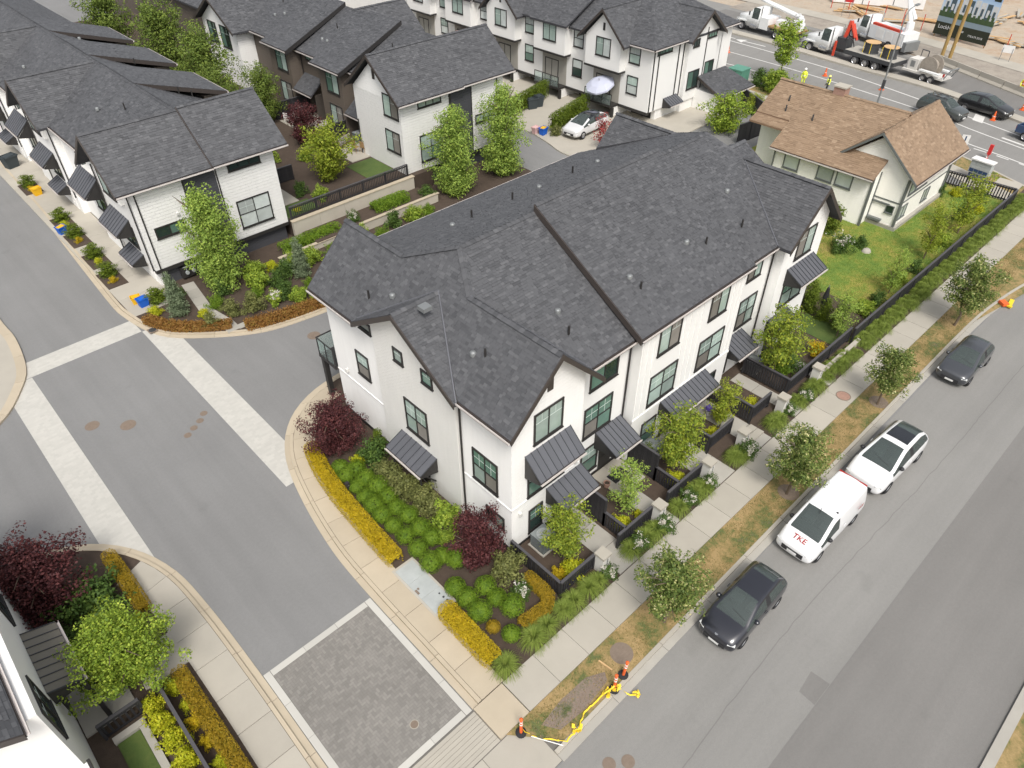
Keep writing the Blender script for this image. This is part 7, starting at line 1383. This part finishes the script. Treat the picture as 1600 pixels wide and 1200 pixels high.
# parasols
def parasol(label, x, y, z, r, mt, tilt):
    t = thing('patio_umbrella', label, 'umbrella', (x,y,z)); t.rotation_euler = (0, R(tilt), 0); P = LP(t); n_ = 16; V = [(0,0,.30)]; F = []
    for i in range(n_): a = 2*math.pi*i/n_; rr_ = r*(1 if i % 2 else .95); V.append((rr_*.6*math.cos(a),rr_*.6*math.sin(a),.17)); V.append((rr_*math.cos(a),rr_*math.sin(a),-.12)); V.append((rr_*1.01*math.cos(a),rr_*1.01*math.sin(a),-.27))
    for i in range(n_): a, c = 1+3*i, 1+3*((i+1)%n_); F += [(0,a,c),(a,a+1,c+1,c),(a+1,a+2,c+2,c+1)]
    P('canopy', MB().add(V, F), mt); P('pole', MB().tube((0,0,-1.9),(0,0,.5),.03), 'steel')
parasol('lavender scalloped patio umbrella tilted over a balcony', 54.9, 46.0, 3.0, 1.4, 'lavender', -22); parasol('pink patio umbrella on a balcony further along the row', 55.0, 67.3, 3.1, 1.2, 'pink', -25)
t = thing('patio_umbrella', 'closed black patio umbrella beside the arborvitae row', 'umbrella', (39.0,13.6,.05)); P = LP(t); P('canopy', MB().lathe([(0,2.4),(.08,2.3),(.2,1.5),(.16,1.2)], (0,0,0), 10), 'black_plastic'); P('pole', MB().tube((0,0,0),(0,0,2.5),.025), 'steel')
def chair(label, x, y, z, rz, mt, group):
    t = thing('patio_chair', label, 'chair', (x,y,z), rz, group); P = LP(t); P('seat', MB().box(-.22,.22,-.22,.22,.42,.46), mt); P('backrest', MB().obox((0,.24,.72),(.44,.04,.5)), mt)
    for sx in (-.2,.2):
        for sy in (-.2,.2): P('leg', MB().tube((sx,sy,0),(sx,sy,.42),.02,n=6), mt)
def table(label, x, y, z, mt, s=.5):
    t = thing('patio_table', label, 'table', (x,y,z)); P = LP(t); P('table_top', MB().box(-s,s,-s*.8,s*.8,.70,.74), mt)
    for sx in (-s*.85,s*.85):
        for sy in (-s*.65,s*.65): P('leg', MB().tube((sx,sy,0),(sx,sy,.7),.025,n=6), mt)
for x, y, rz in ((30.4,60.8,.4),(29.9,61.4,2.0),(31.0,60.2,-1)): chair('white plastic chair on the far brown house patio', x, y, 1.545, rz, 'white_plastic', 'white chairs on the far patio')
chair('white metal chair beside the white patio table', 32.3, 50.7, 1.545, .5, 'white_plastic', None); table('white metal patio table at the wall of the white end unit', 31.8, 50.9, 1.545, 'white_plastic', .4)
for x, y, rz in ((30.7,51.7,.2),(31.2,51.2,1.8)): chair('brown wooden stool-back chair on the near patio', x, y, 1.545, rz, 'wood', 'brown chairs on the near patio')
t = thing('patio_sofa', 'beige outdoor sofa on the near brown house patio', 'sofa', (30.6,53.7,1.545), R(200)); P = LP(t); P('seat', MB().box(-.75,.75,-.35,.35,.25,.45), 'concrete_grey'); P('backrest', MB().box(-.75,.75,.28,.4,.45,.85), 'concrete_grey'); P('armrest', MB().box(-.85,-.75,-.35,.4,.1,.65).box(.75,.85,-.35,.4,.1,.65), 'wicker'); P('base', MB().box(-.74,.74,-.33,.33,.05,.25), 'wicker')
t = thing('door_mat', 'dark door mat on the entry patio by the privacy fence', 'mat', (19.9,13.7,.175)); LP(t)('mat', MB().box(-.5,.5,-.3,.3,0,.015), 'black_plastic')
t = thing('flower_pot', 'small brown flower pot beside the entry patio', 'pot', (18.95,13.6,.175)); P = LP(t); P('pot', MB().lathe([(0,0),(.13,0),(.17,.28),(.14,.28),(.13,.22),(0,.22)], (0,0,0), 12), 'brick_red'); P('soil', MB().lathe([(0,.225),(.13,.225)], (0,0,0), 10), 'soil')
t = thing('flower_pot', 'potted purple flowers beside the centre awning of the row', 'pot', (26.7,13.2,.15)); P = LP(t); P('pot', MB().lathe([(0,0),(.14,0),(.18,.3),(.15,.3),(0,.26)], (0,0,0), 12), 'white_plastic'); mat('violet', (.18,.12,.5), .7); P('flower', MB().lathe([(.1,.3),(.24,.42),(.2,.56),(0,.6)], (0,0,0), 9), 'violet')
